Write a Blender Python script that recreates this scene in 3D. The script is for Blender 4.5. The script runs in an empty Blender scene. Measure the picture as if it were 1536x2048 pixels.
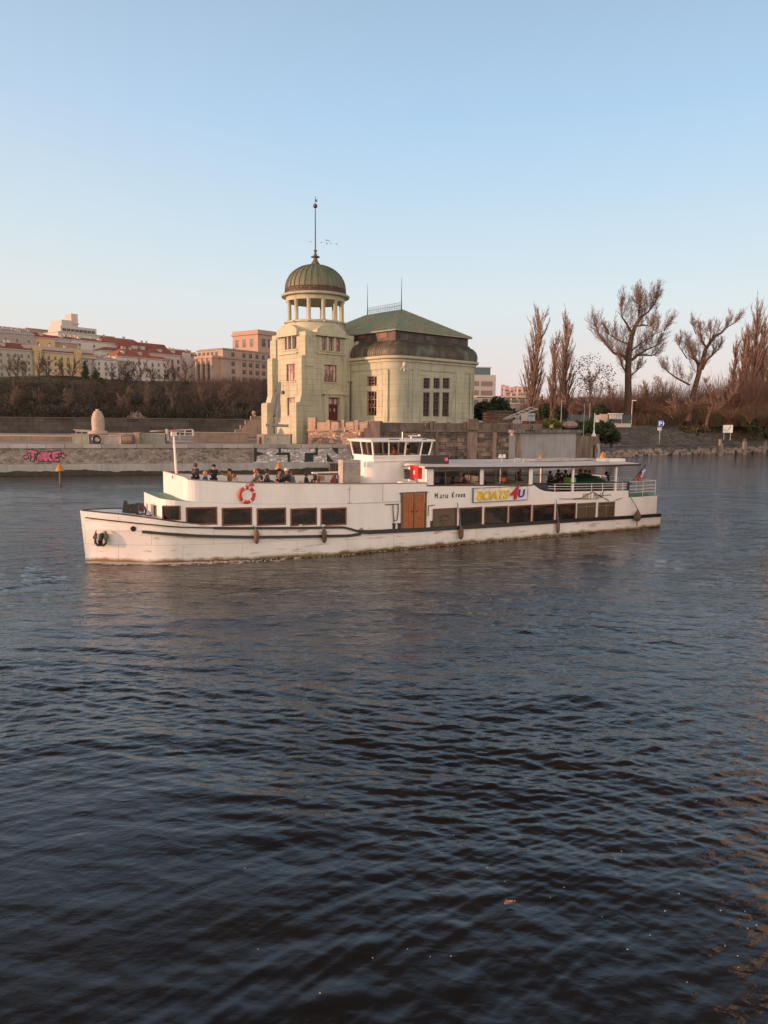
EXPO = 1.0; SUNP = 2.5; SKYP = (1, 1, 1); GLOW = (2.05, 1.4, .97)
SKY_COOL = [(0, (228, 212, 214)), (.06, (234, 222, 221)), (.15, (225, 234, 238)), (.25, (203, 227, 243)), (.36, (180, 213, 243)), (.5, (162, 190, 218)), (.68, (80, 92, 106)), (1, (28, 32, 40))]
SKY_WARM = [(0, (252, 226, 196)), (.06, (250, 230, 208)), (.2, (246, 236, 222)), (.32, (232, 228, 228)), (.5, (190, 206, 230)), (.7, (80, 92, 106)), (1, (28, 32, 40))]
import bpy, math, random
import numpy as np
from mathutils import Vector, Matrix
SC = bpy.context.scene
COL = SC.collection
random.seed(7); RNG = np.random.default_rng(7)
R = math.radians
# ---------------------------------------------------------------- camera model
F = 1479.0; PITCH = math.atan(179/F); ROLL = 0.009; CAMH = 6.5
fw = Vector((0, math.cos(PITCH), -math.sin(PITCH)))
rt0 = Vector((1, 0, 0)); up0 = Vector((0, math.sin(PITCH), math.cos(PITCH)))
RT = rt0*math.cos(ROLL) + up0*math.sin(ROLL); UP = up0*math.cos(ROLL) - rt0*math.sin(ROLL)
CAM = Vector((0, 0, CAMH))
def ray(x, y): return fw + RT*((x-768)/F) + UP*((1024-y)/F)
def at(x, y, Y):
    d = ray(x, y); return CAM + d*(Y/d.y)
def ground(x, y, z=0.0):
    d = ray(x, y); return CAM + d*((z-CAMH)/d.z)
def onplane(x, y, P, n):
    d = ray(x, y); t = ((P[0]-CAM.x)*n[0] + (P[1]-CAM.y)*n[1])/(d.x*n[0]+d.y*n[1]); return CAM + d*t
cam = bpy.data.cameras.new('camera'); camo = bpy.data.objects.new('camera', cam); COL.objects.link(camo)
cam.sensor_fit = 'VERTICAL'; cam.sensor_height = 36.0; cam.sensor_width = 27.0; cam.lens = 36.0*F/2048
cam.clip_start = 0.1; cam.clip_end = 9000
camo.matrix_world = Matrix.Translation(CAM) @ Matrix((RT, UP, -fw)).transposed().to_4x4()
SC.camera = camo
# ---------------------------------------------------------------- materials
MATS = {}
def _n(nt, t, **k):
    n = nt.nodes.new(t)
    for a, b in k.items(): setattr(n, a, b)
    return n
def M(name, col, rough=.7, metal=0.0, col2=None, scale=2.0, mix=(.4, .62), stretch=(1, 1, 1), var=.12, vscale=14,
      bump=0.0, bscale=20, kind=None, mortar=None, size=(1, .4), spec=.5, detail=4, grime=0.0):
    """procedural surface: base colour with a second tone laid in by noise, fine variation, optional masonry pattern and bump"""
    if name in MATS: return MATS[name]
    m = bpy.data.materials.new(name); m.use_nodes = True; nt = m.node_tree; L = nt.links.new
    b = nt.nodes['Principled BSDF']
    b.inputs['Roughness'].default_value = rough; b.inputs['Metallic'].default_value = metal
    b.inputs['Specular IOR Level'].default_value = spec
    tc = _n(nt, 'ShaderNodeTexCoord'); mp = _n(nt, 'ShaderNodeMapping'); mp.inputs['Scale'].default_value = stretch
    L(tc.outputs['Object'], mp.inputs['Vector'])
    ns = _n(nt, 'ShaderNodeTexNoise'); ns.inputs['Scale'].default_value = scale; ns.inputs['Detail'].default_value = detail
    L(mp.outputs[0], ns.inputs['Vector'])
    mr = _n(nt, 'ShaderNodeMapRange'); mr.inputs[1].default_value = mix[0]; mr.inputs[2].default_value = mix[1]
    L(ns.outputs[0], mr.inputs[0])
    mx = _n(nt, 'ShaderNodeMix', data_type='RGBA'); mx.inputs[6].default_value = (*col, 1); mx.inputs[7].default_value = (*(col2 or tuple(c*.8 for c in col)), 1)
    L(mr.outputs[0], mx.inputs[0]); cur = mx.outputs[2]
    hgt = None
    if kind == 'rubble':
        vo = _n(nt, 'ShaderNodeTexVoronoi', feature='DISTANCE_TO_EDGE'); vc = _n(nt, 'ShaderNodeTexVoronoi')
        for v in (vo, vc): v.inputs['Scale'].default_value = size[0]; v.inputs['Randomness'].default_value = .9
        dn = _n(nt, 'ShaderNodeTexNoise'); dn.inputs['Scale'].default_value = 3; L(tc.outputs['Object'], dn.inputs['Vector'])
        va = _n(nt, 'ShaderNodeVectorMath', operation='MULTIPLY_ADD'); va.inputs[1].default_value = (.25,)*3; L(dn.outputs['Color'], va.inputs[0])
        mp2 = _n(nt, 'ShaderNodeMapping'); mp2.inputs['Scale'].default_value = (1, 1, 1.7); L(tc.outputs['Object'], mp2.inputs['Vector'])
        L(mp2.outputs[0], va.inputs[2]); L(va.outputs[0], vo.inputs['Vector']); L(va.outputs[0], vc.inputs['Vector'])
        e = _n(nt, 'ShaderNodeMapRange'); e.inputs[1].default_value = .02; e.inputs[2].default_value = .12; L(vo.outputs[0], e.inputs[0])
        hs = _n(nt, 'ShaderNodeSeparateColor'); L(vc.outputs['Color'], hs.inputs[0])
        br = _n(nt, 'ShaderNodeMapRange'); br.inputs[3].default_value = .6; br.inputs[4].default_value = 1.45; L(hs.outputs[0], br.inputs[0])
        mm = _n(nt, 'ShaderNodeVectorMath', operation='SCALE'); L(cur, mm.inputs[0]); L(br.outputs[0], mm.inputs['Scale'])
        m3 = _n(nt, 'ShaderNodeMix', data_type='RGBA'); m3.inputs[6].default_value = (*mortar, 1); L(e.outputs[0], m3.inputs[0]); L(mm.outputs[0], m3.inputs[7])
        cur = m3.outputs[2]; hgt = e.outputs[0]
    elif kind in ('ashlar', 'course'):
        cb = _n(nt, 'ShaderNodeCombineXYZ'); sp = _n(nt, 'ShaderNodeSeparateXYZ'); L(tc.outputs['Object'], sp.inputs[0])
        ad = _n(nt, 'ShaderNodeMath', operation='ADD'); L(sp.outputs[0], ad.inputs[0]); L(sp.outputs[1], ad.inputs[1])
        L(ad.outputs[0], cb.inputs[0]); L(sp.outputs[2], cb.inputs[1])
        bt = _n(nt, 'ShaderNodeTexBrick'); bt.inputs['Scale'].default_value = 1; bt.inputs['Brick Width'].default_value = size[0]; bt.inputs['Row Height'].default_value = size[1]
        bt.inputs['Mortar Size'].default_value = .035 if kind == 'ashlar' else .02; bt.inputs['Color1'].default_value = (1.25,)*3+(1,); bt.inputs['Color2'].default_value = (.7,)*3+(1,)
        if kind == 'course': bt.inputs['Color1'].default_value = (1.03,)*3+(1,); bt.inputs['Color2'].default_value = (.95,)*3+(1,)
        mt = mortar or (.5, .5, .5); bt.inputs['Mortar'].default_value = (*mt, 1); L(cb.outputs[0], bt.inputs['Vector'])
        mm = _n(nt, 'ShaderNodeVectorMath', operation='MULTIPLY'); L(cur, mm.inputs[0]); L(bt.outputs[0], mm.inputs[1]); cur = mm.outputs[0]
        iv = _n(nt, 'ShaderNodeMath', operation='SUBTRACT'); iv.inputs[0].default_value = 1; L(bt.outputs['Fac'], iv.inputs[1]); hgt = iv.outputs[0]
    n2 = _n(nt, 'ShaderNodeTexNoise'); n2.inputs['Scale'].default_value = vscale; n2.inputs['Detail'].default_value = 5; L(mp.outputs[0], n2.inputs['Vector'])
    v2 = _n(nt, 'ShaderNodeMapRange'); v2.inputs[1].default_value = .3; v2.inputs[2].default_value = .7; v2.inputs[3].default_value = 1-var; v2.inputs[4].default_value = 1+var
    L(n2.outputs[0], v2.inputs[0])
    sc = _n(nt, 'ShaderNodeVectorMath', operation='SCALE'); L(cur, sc.inputs[0]); L(v2.outputs[0], sc.inputs['Scale']); cur = sc.outputs[0]
    if grime:
        g = _n(nt, 'ShaderNodeTexNoise'); g.inputs['Scale'].default_value = 1.1; g.inputs['Detail'].default_value = 6; gm = _n(nt, 'ShaderNodeMapping'); gm.inputs['Scale'].default_value = (1.6, 1.6, .22)
        L(tc.outputs['Object'], gm.inputs['Vector']); L(gm.outputs[0], g.inputs['Vector'])
        gr = _n(nt, 'ShaderNodeMapRange'); gr.inputs[1].default_value = .5; gr.inputs[2].default_value = .72; gr.inputs[3].default_value = 1; gr.inputs[4].default_value = 1-grime; L(g.outputs[0], gr.inputs[0])
        s2 = _n(nt, 'ShaderNodeVectorMath', operation='SCALE'); L(cur, s2.inputs[0]); L(gr.outputs[0], s2.inputs['Scale']); cur = s2.outputs[0]
    L(cur, b.inputs['Base Color'])
    if bump:
        bp = _n(nt, 'ShaderNodeBump'); bp.inputs['Distance'].default_value = bump
        nb = _n(nt, 'ShaderNodeTexNoise'); nb.inputs['Scale'].default_value = bscale; L(mp.outputs[0], nb.inputs['Vector'])
        if hgt is not None:
            a2 = _n(nt, 'ShaderNodeMath', operation='MULTIPLY_ADD'); a2.inputs[1].default_value = .4; L(nb.outputs[0], a2.inputs[0]); L(hgt, a2.inputs[2]); L(a2.outputs[0], bp.inputs['Height'])
        else: L(nb.outputs[0], bp.inputs['Height'])
        L(bp.outputs[0], b.inputs['Normal'])
    MATS[name] = m; return m
def glassy(name, tint=(.02, .02, .022), clear=0.0, rough=.04):
    if name in MATS: return MATS[name]
    m = M(name, tint, rough, var=.05, spec=.16)
    if clear:
        nt = m.node_tree; b = nt.nodes['Principled BSDF']; o = nt.nodes['Material Output']
        t = _n(nt, 'ShaderNodeBsdfTransparent'); t.inputs[0].default_value = (.8, .8, .78, 1); x = _n(nt, 'ShaderNodeMixShader'); x.inputs[0].default_value = clear
        nt.links.new(b.outputs[0], x.inputs[1]); nt.links.new(t.outputs[0], x.inputs[2]); nt.links.new(x.outputs[0], o.inputs['Surface'])
    return m
# ---------------------------------------------------------------- mesh builder
class MB:
    def __init__(s): s.v = []; s.f = []; s.m = []; s.k = 0
    def add(s, vs, fs):
        o = len(s.v); s.v.extend([tuple(p) for p in vs]); s.f.extend([tuple(i+o for i in f) for f in fs]); s.m.extend([s.k]*len(fs)); return s
    def box(s, x0, x1, y0, y1, z0, z1):
        return s.hexa([(x0, y0, z0), (x1, y0, z0), (x1, y1, z0), (x0, y1, z0)], [(x0, y0, z1), (x1, y0, z1), (x1, y1, z1), (x0, y1, z1)])
    def hexa(s, a, b):
        return s.add(list(a)+list(b), [(3, 2, 1, 0), (4, 5, 6, 7), (0, 1, 5, 4), (1, 2, 6, 5), (2, 3, 7, 6), (3, 0, 4, 7)])
    def bar(s, p, q, w, h=None):
        p = Vector(p); q = Vector(q); d = (q-p).normalized(); h = h or w
        u = d.cross(Vector((0, 0, 1)));  u = u.normalized() if u.length > 1e-3 else Vector((1, 0, 0)); t = u.cross(d).normalized()
        c = [u*(w/2)*a + t*(h/2)*b for a, b in ((-1, -1), (1, -1), (1, 1), (-1, 1))]
        return s.hexa([p+k for k in c], [q+k for k in c])
    def prism(s, pts, vec):
        n = len(pts); vec = Vector(vec); a = [Vector(p) for p in pts]
        return s.add(a+[p+vec for p in a], [tuple(range(n-1, -1, -1)), tuple(range(n, 2*n))] + [(i, (i+1) % n, n+(i+1) % n, n+i) for i in range(n)])
    def tube(s, pts, rad, n=6, caps=True):
        pts = [Vector(p) for p in pts]; N = len(pts)
        if not hasattr(rad, '__len__'): rad = [rad]*N
        vs = []; pu = None
        for i, p in enumerate(pts):
            d = (pts[min(i+1, N-1)]-pts[max(i-1, 0)]).normalized()
            u = d.cross(Vector((0, 0, 1))) if pu is None else pu - d*pu.dot(d)
            if u.length < 1e-3: u = d.cross(Vector((1, 0, 0)))
            u.normalize(); pu = u; w = d.cross(u)
            vs += [p + (u*math.cos(2*math.pi*k/n) + w*math.sin(2*math.pi*k/n))*rad[i] for k in range(n)]
        fs = [(i*n+k, i*n+(k+1) % n, (i+1)*n+(k+1) % n, (i+1)*n+k) for i in range(N-1) for k in range(n)]
        if caps: fs += [tuple(range(n-1, -1, -1)), tuple((N-1)*n+k for k in range(n))]
        return s.add(vs, fs)
    def lathe(s, prof, cx=0, cy=0, n=24, lobes=0, amp=0.0, sx=1, sy=1, ph=0):
        vs = []
        for r, z in prof:
            for k in range(n):
                a = 2*math.pi*k/n + ph; rr = r*(1-amp*abs(math.cos(a*lobes/2))) if lobes else r
                vs.append((cx+rr*math.cos(a)*sx, cy+rr*math.sin(a)*sy, z))
        N = len(prof)
        fs = [(i*n+k, i*n+(k+1) % n, (i+1)*n+(k+1) % n, (i+1)*n+k) for i in range(N-1) for k in range(n)]
        fs += [tuple(range(n-1, -1, -1)), tuple((N-1)*n+k for k in range(n))]
        return s.add(vs, fs)
    def ball(s, c, r, n=8, sz=1.0):
        return s.lathe([(max(r*math.sin(t), .001), c[2]-r*math.cos(t)*sz) for t in [math.pi*i/(n//2+1) for i in range(n//2+2)]], c[0], c[1], n)
    def loft(s, rings, closed=True, caps=(True, True)):
        n = len(rings[0]); vs = [p for r in rings for p in r]
        fs = []
        for i in range(len(rings)-1):
            for k in range(n if closed else n-1):
                fs.append((i*n+k, i*n+(k+1) % n, (i+1)*n+(k+1) % n, (i+1)*n+k))
        if caps[0]: fs.append(tuple(range(n-1, -1, -1)))
        if caps[1]: fs.append(tuple((len(rings)-1)*n+k for k in range(n)))
        return s.add(vs, fs)
    def holewall(s, o, a, nrm, W, H, holes, depth=.25, s0=0.0, z0=0.0, up=(0, 0, 1)):
        """wall from (s0,z0) to (W,H) along a / up with rectangular openings and reveals"""
        o = Vector(o); a = Vector(a); nrm = Vector(nrm); up = Vector(up)
        P = lambda x, z, d=0: o + a*x + up*z - nrm*d
        xs = sorted({s0, W, *[h[0] for h in holes], *[h[1] for h in holes]}); zs = sorted({z0, H, *[h[2] for h in holes], *[h[3] for h in holes]})
        xs = [x for x in xs if s0 <= x <= W]; zs = [z for z in zs if z0 <= z <= H]
        for i in range(len(xs)-1):
            for j in range(len(zs)-1):
                mx = (xs[i]+xs[i+1])/2; mz = (zs[j]+zs[j+1])/2
                if any(h[0] < mx < h[1] and h[2] < mz < h[3] for h in holes): continue
                s.add([P(xs[i], zs[j]), P(xs[i+1], zs[j]), P(xs[i+1], zs[j+1]), P(xs[i], zs[j+1])], [(0, 1, 2, 3)])
        for x0, x1, y0, y1 in holes:
            c = [(x0, y0), (x1, y0), (x1, y1), (x0, y1)]
            for k in range(4):
                p, q = c[k], c[(k+1) % 4]
                s.add([P(*p), P(*q), P(*q, depth), P(*p, depth)], [(3, 2, 1, 0)])
        return s
    def build(s, name, mats, parent=None, smooth=False, angle=40):
        me = bpy.data.meshes.new(name); me.from_pydata(s.v, [], s.f)
        if not isinstance(mats, (list, tuple)): mats = [mats]
        for m in mats: me.materials.append(m)
        if len(mats) > 1: me.polygons.foreach_set('material_index', s.m)
        if smooth:
            me.polygons.foreach_set('use_smooth', [True]*len(me.polygons)); me.set_sharp_from_angle(angle=R(angle))
        me.update(); o = bpy.data.objects.new(name, me); COL.objects.link(o)
        if parent: o.parent = parent
        return o
def tag(o, label=None, cat=None, group=None, kind=None):
    for k, v in (('label', label), ('category', cat), ('group', group), ('kind', kind)):
        if v: o[k] = v
    return o
def thing(name, label, cat, loc=(0, 0, 0), rz=0, group=None):
    o = bpy.data.objects.new(name, None); COL.objects.link(o); o.location = loc; o.rotation_euler = (0, 0, rz); o.empty_display_size = .1
    return tag(o, label, cat, group)
def kids(o): return [c for c in bpy.data.objects if c.parent == o]
def dup(o, loc=None, rz=None, label=None, parent=None):
    ks = kids(o); c = o.copy(); COL.objects.link(c)
    if parent: c.parent = parent
    if loc is not None: c.location = loc
    if rz is not None: c.rotation_euler = (0, 0, rz)
    if label: c['label'] = label
    for k in ks: dup(k, parent=c)
    return c
def text_mesh(txt, size, ext=.01, off=0.0, shear=0.0, space=1.0):
    cu = bpy.data.curves.new('lettering', 'FONT'); cu.body = txt; cu.size = size; cu.extrude = ext; cu.offset = off; cu.shear = shear; cu.space_character = space
    ob = bpy.data.objects.new('lettering', cu); COL.objects.link(ob); dg = bpy.context.evaluated_depsgraph_get()
    me = bpy.data.meshes.new_from_object(ob.evaluated_get(dg)); bpy.data.objects.remove(ob)
    co = np.empty(len(me.vertices)*3); me.vertices.foreach_get('co', co); return me, co.reshape(-1, 3)
def text_obj(name, txt, w, h, o, a, mat, parent=None, ext=.01, off=0.0, shear=0.0, up=(0, 0, 1)):
    """lettering fitted to a w x h box whose lower left corner is o, running along a"""
    me, co = text_mesh(txt, 1, 1, off, shear); mn = co.min(0); mx = co.max(0); a = np.array(a, float); up = np.array(up, float); n = np.cross(a, up)
    c = (co-mn)/(mx-mn); out = np.array(o, float) + c[:, :1]*w*a + c[:, 1:2]*h*up + (c[:, 2:3]-.5)*2*ext*n
    me.vertices.foreach_set('co', out.ravel()); me.materials.clear(); me.materials.append(mat); me.update()
    ob = bpy.data.objects.new(name, me); COL.objects.link(ob)
    if parent: ob.parent = parent
    return ob
def window(parent, o, a, nrm, W, H, nx, ny, fm, pm, t=.07, inset=.12, bars=None, name='window', dep=.06, xlines=None, ylines=None):
    """a framed window: frame mesh with mullions, child pane"""
    o = Vector(o); a = Vector(a); nrm = Vector(nrm); up = Vector((0, 0, 1)); f = MB()
    P = lambda x, z, d: o + a*x + up*z - nrm*d
    def bx(x0, x1, z0, z1, d0, d1): f.hexa([P(x0, z0, d0), P(x1, z0, d0), P(x1, z0, d1), P(x0, z0, d1)], [P(x0, z1, d0), P(x1, z1, d0), P(x1, z1, d1), P(x0, z1, d1)])
    i0, i1 = inset, inset+dep
    bx(0, t, 0, H, i0, i1); bx(W-t, W, 0, H, i0, i1); bx(t, W-t, 0, t, i0, i1); bx(t, W-t, H-t, H, i0, i1)
    m = t*.6
    for q in (xlines or [k/nx for k in range(1, nx)]): bx(W*q-m/2, W*q+m/2, t, H-t, i0+.01, i1-.01)
    for q in (ylines or [k/ny for k in range(1, ny)]): bx(t, W-t, H*q-m/2, H*q+m/2, i0+.004, i1-.004)
    if bars: bars(f, P, W, H)
    w = f.build(name, fm, parent)
    p = MB(); p.add([P(t/2, t/2, i1-.015), P(W-t/2, t/2, i1-.015), P(W-t/2, H-t/2, i1-.015), P(t/2, H-t/2, i1-.015)], [(0, 1, 2, 3)])
    p.build('pane', pm, w); return w
# ---------------------------------------------------------------- light
SUN = Vector((-.967, -.25, 0)); ELEV = R(5.5)
w = bpy.data.worlds.new("World"); SC.world = w; w.use_nodes = True; nt = w.node_tree; L = nt.links.new
bg = nt.nodes['Background']; sky = _n(nt, 'ShaderNodeTexSky', sky_type='NISHITA'); sky.sun_disc = False; sky.sun_elevation = ELEV
sky.sun_rotation = math.atan2(SUN.x, SUN.y); sky.air_density = SKYP[0]; sky.dust_density = SKYP[1]; sky.ozone_density = SKYP[2]; sky.altitude = 200
# the evening sky: Nishita air tinted by height above the horizon and by bearing from the setting sun, plus a warm fill glow added behind the camera
geo = _n(nt, 'ShaderNodeTexCoord'); sx = _n(nt, 'ShaderNodeSeparateXYZ'); nv = _n(nt, 'ShaderNodeVectorMath', operation='NORMALIZE')
L(geo.outputs['Generated'], nv.inputs[0]); L(nv.outputs[0], sx.inputs[0])
def ramp(st):
    c = _n(nt, 'ShaderNodeValToRGB'); e = c.color_ramp.elements
    while len(e) < len(st): e.new(.5)
    for q, (p, col) in zip(e, st):
        q.position = p; q.color = (*[(v/255/12.92 if v < 10 else ((v/255+.055)/1.055)**2.4) for v in col], 1)
    L(sx.outputs[2], c.inputs[0]); return c
rc = ramp(SKY_COOL); rw = ramp(SKY_WARM)
dt = _n(nt, 'ShaderNodeVectorMath', operation='DOT_PRODUCT'); dt.inputs[1].default_value = Vector((-.62, -.78, 0)); L(nv.outputs[0], dt.inputs[0])
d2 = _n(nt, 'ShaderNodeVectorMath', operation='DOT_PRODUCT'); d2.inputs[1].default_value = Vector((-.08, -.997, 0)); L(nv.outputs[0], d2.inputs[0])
az = _n(nt, 'ShaderNodeMapRange'); az.inputs[1].default_value = -.75; az.inputs[2].default_value = .85; L(dt.outputs['Value'], az.inputs[0])
mz = _n(nt, 'ShaderNodeMix', data_type='RGBA'); L(az.outputs[0], mz.inputs[0]); L(rc.outputs[0], mz.inputs[6]); L(rw.outputs[0], mz.inputs[7])
s1 = _n(nt, 'ShaderNodeVectorMath', operation='SCALE'); s1.inputs['Scale'].default_value = 1/(.15*2**EXPO); L(mz.outputs[2], s1.inputs[0])
m2 = _n(nt, 'ShaderNodeMix', data_type='RGBA'); m2.inputs[0].default_value = .93; L(sky.outputs[0], m2.inputs[6]); L(s1.outputs[0], m2.inputs[7])
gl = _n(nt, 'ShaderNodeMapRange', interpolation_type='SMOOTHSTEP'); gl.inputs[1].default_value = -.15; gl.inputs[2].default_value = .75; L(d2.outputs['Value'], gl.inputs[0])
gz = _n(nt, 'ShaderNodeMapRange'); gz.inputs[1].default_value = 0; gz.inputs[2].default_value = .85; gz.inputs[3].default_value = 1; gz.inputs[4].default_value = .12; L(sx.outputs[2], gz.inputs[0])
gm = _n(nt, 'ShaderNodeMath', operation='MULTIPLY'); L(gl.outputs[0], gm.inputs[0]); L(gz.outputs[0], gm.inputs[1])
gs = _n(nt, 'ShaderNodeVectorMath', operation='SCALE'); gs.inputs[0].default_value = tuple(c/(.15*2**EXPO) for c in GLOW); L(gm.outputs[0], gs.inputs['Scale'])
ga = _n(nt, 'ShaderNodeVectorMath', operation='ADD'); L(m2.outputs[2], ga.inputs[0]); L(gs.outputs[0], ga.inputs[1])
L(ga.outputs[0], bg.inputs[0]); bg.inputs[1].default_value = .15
sl = bpy.data.lights.new('sun', 'SUN'); sl.energy = SUNP; sl.angle = R(.5); sl.color = (1, .52, .32)
so = bpy.data.objects.new('sun', sl); COL.objects.link(so)
sd = Vector((SUN.x*math.cos(ELEV), SUN.y*math.cos(ELEV), math.sin(ELEV))); so.rotation_euler = sd.to_track_quat('Z', 'Y').to_euler()
SC.view_settings.view_transform = 'Standard'; SC.view_settings.look = 'None'; SC.view_settings.gamma = 1; SC.view_settings.exposure = EXPO
SC.cycles.use_denoising = True; SC.cycles.max_bounces = 8; SC.cycles.transparent_max_bounces = 12; SC.cycles.caustics_reflective = False; SC.cycles.sample_clamp_indirect = 6
# ---------------------------------------------------------------- river
def waves(X, Y):
    rg = np.random.default_rng(11); Z = np.zeros_like(X)
    wx = X + 1.6*np.sin(Y*.21+X*.05) + .7*np.sin(X*.37-Y*.31+1.3); wy = Y + 1.3*np.sin(X*.19-Y*.07+2) + .6*np.sin(Y*.43+X*.27)
    gust = .75 + .3*np.sin(X*.06+Y*.045+.8)*np.sin(Y*.075-X*.03+1.1) + .2*np.sin(X*.17+1)*np.sin(Y*.14)
    gust = gust*(1 - .45/(1+np.exp(-(X*.9-Y*.35-1)*.8)) * (Y < 24)*(1-np.clip((Y-14)/10, 0, 1)))
    gr = 1/(1+np.exp(-(X-1.5)/5.0)); d_ = np.maximum(np.maximum(np.abs(Y)*.0021, Y*Y*.00019), .01)
    for i in range(96):
        lam = .16*(5.2/.16)**((i+rg.random())/96); k = 2*math.pi/lam; grp = i % 3
        th = R(-72 if grp == 0 else (-112 if grp == 1 else -90)) + rg.normal()*(.22 if grp < 2 else .8)
        s = .034*(1.0 if lam < .7 else (.55 if lam < 2.0 else .26)); ph = rg.random()*6.28
        q = k*(wx*math.cos(th)+wy*math.sin(th))+ph
        res = np.clip((lam/d_-2.4)/2.5, 0, 1)
        if res.max() <= 0: continue
        w_ = (1.35*(1-gr)+.25) if grp == 0 else ((1.35*gr+.25) if grp == 1 else .8)
        Z += (s/k)*(np.sin(q)+.24*np.sin(2*q-1.57))*res*gust*w_
    Z *= .42+.58*np.clip((Y-7.5)/9, 0, 1); Z *= .8+.35*np.sin(X*.33+Y*.21+1)*np.sin(Y*.37-X*.18)
    # diverging wake crests running off the ship's near side
    O = SHIP_O; dx = X-O[0]; dy = Y-O[1]; u = dx*SA.x+dy*SA.y; v = -(dx*-SA.y+dy*SA.x)
    for off, am in ((0, .035), (3.2, .028), (6.6, .02)):
        d = (v-3.2) - (u+1.5-off)*.36; Z += am*np.exp(-(d/.55)**2)*np.exp(-np.clip(v, 0, 60)/9)*(v > 0)*np.sin(d*5+u*.9)
    return Z
SHIP_TH = R(29.13); SHIP_O = Vector((-13.70, 33.52, 0)); SA = Vector((math.cos(SHIP_TH), math.sin(SHIP_TH), 0)); SN = Vector((math.sin(SHIP_TH), -math.cos(SHIP_TH), 0))
def build_water():
    NY, NX = 1250, 640
    t = np.linspace(0, 1, NY); inv = (1-t)*(1/4.2) + t*(1/300.); yy = 1/inv
    yy = np.concatenate([[-260, -60, -12], yy, [420, 700]])
    s = np.linspace(-1, 1, NX); s = np.concatenate([[-30, -8, -2.2, -1.35], s, [1.35, 2.2, 8, 30]])
    hw = np.maximum(np.abs(yy), 4)*.60+3.2
    X = s[None, :]*hw[:, None]; Y = np.repeat(yy[:, None], X.shape[1], 1)
    Z = waves(X, Y); edge = (np.abs(s)[None, :] <= 1.0) & (Y > 4.1) & (Y < 301); Z = Z*edge
    Z *= np.clip((300-Y)/80, 0, 1)
    ny, nx = X.shape
    me = bpy.data.meshes.new('river_water'); me.vertices.add(nx*ny); me.vertices.foreach_set('co', np.stack([X, Y, Z], -1).astype('f').ravel())
    i = np.arange(ny-1)[:, None]*nx + np.arange(nx-1)[None, :]; q = np.stack([i, i+1, i+nx+1, i+nx], -1).reshape(-1)
    n = (nx-1)*(ny-1); me.loops.add(n*4); me.loops.foreach_set('vertex_index', q.astype('i')); me.polygons.add(n); me.polygons.foreach_set('loop_start', np.arange(n, dtype='i')*4); me.polygons.foreach_set('loop_total', np.full(n, 4, 'i'))
    me.update(calc_edges=True); me.polygons.foreach_set('use_smooth', [True]*n)
    o = bpy.data.objects.new('river_water', me); COL.objects.link(o); tag(o, kind='structure', label='dark rippled river water')
    m = M('water', (.0115, .0080, .0050), .045, var=.0, spec=.5, col2=(.016, .0112, .0072), scale=.3); nt = m.node_tree; b = nt.nodes['Principled BSDF']; b.inputs['IOR'].default_value = 1.5
    tc = _n(nt, 'ShaderNodeTexCoord'); hs = None
    for sc, wt, st, det in ((.42, 1.5, (.45, 1.6, 1), 3), (1.9, 1.0, (.75, 1.3, 1), 4), (5.0, .42, (.7, 1.2, 1), 3), (13, .12, (.9, 1.1, 1), 2)):
        mp = _n(nt, 'ShaderNodeMapping'); mp.inputs['Scale'].default_value = st; mp.inputs['Rotation'].default_value = (0, 0, {.42: -.12, 1.9: .3, 5.0: -.35, 13: .1}[sc]); nt.links.new(tc.outputs['Object'], mp.inputs[0])
        ns = _n(nt, 'ShaderNodeTexNoise'); ns.inputs['Scale'].default_value = sc; ns.inputs['Detail'].default_value = det; ns.inputs['Distortion'].default_value = .6; nt.links.new(mp.outputs[0], ns.inputs[0])
        mu = _n(nt, 'ShaderNodeMath', operation='MULTIPLY'); mu.inputs[1].default_value = wt; nt.links.new(ns.outputs[0], mu.inputs[0])
        if hs is None: hs = mu.outputs[0]
        else:
            ad = _n(nt, 'ShaderNodeMath', operation='ADD'); nt.links.new(hs, ad.inputs[0]); nt.links.new(mu.outputs[0], ad.inputs[1]); hs = ad.outputs[0]
    pn = _n(nt, 'ShaderNodeTexNoise'); pn.inputs['Scale'].default_value = .07; pn.inputs['Detail'].default_value = 3; nt.links.new(tc.outputs['Object'], pn.inputs[0])
    pr = _n(nt, 'ShaderNodeMapRange'); pr.inputs[1].default_value = .38; pr.inputs[2].default_value = .62; pr.inputs[3].default_value = .6; pr.inputs[4].default_value = 1.0; nt.links.new(pn.outputs[0], pr.inputs[0])
    sy = _n(nt, 'ShaderNodeSeparateXYZ'); nt.links.new(tc.outputs['Object'], sy.inputs[0])
    yr = _n(nt, 'ShaderNodeMapRange'); yr.inputs[1].default_value = 8; yr.inputs[2].default_value = 30; yr.inputs[3].default_value = .014; yr.inputs[4].default_value = .115; nt.links.new(sy.outputs[1], yr.inputs[0])
    bp = _n(nt, 'ShaderNodeBump'); nt.links.new(yr.outputs[0], bp.inputs['Distance']); nt.links.new(pr.outputs[0], bp.inputs['Strength']); nt.links.new(hs, bp.inputs['Height']); nt.links.new(bp.outputs[0], b.inputs['Normal'])
    me.materials.append(m)
build_water()
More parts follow.
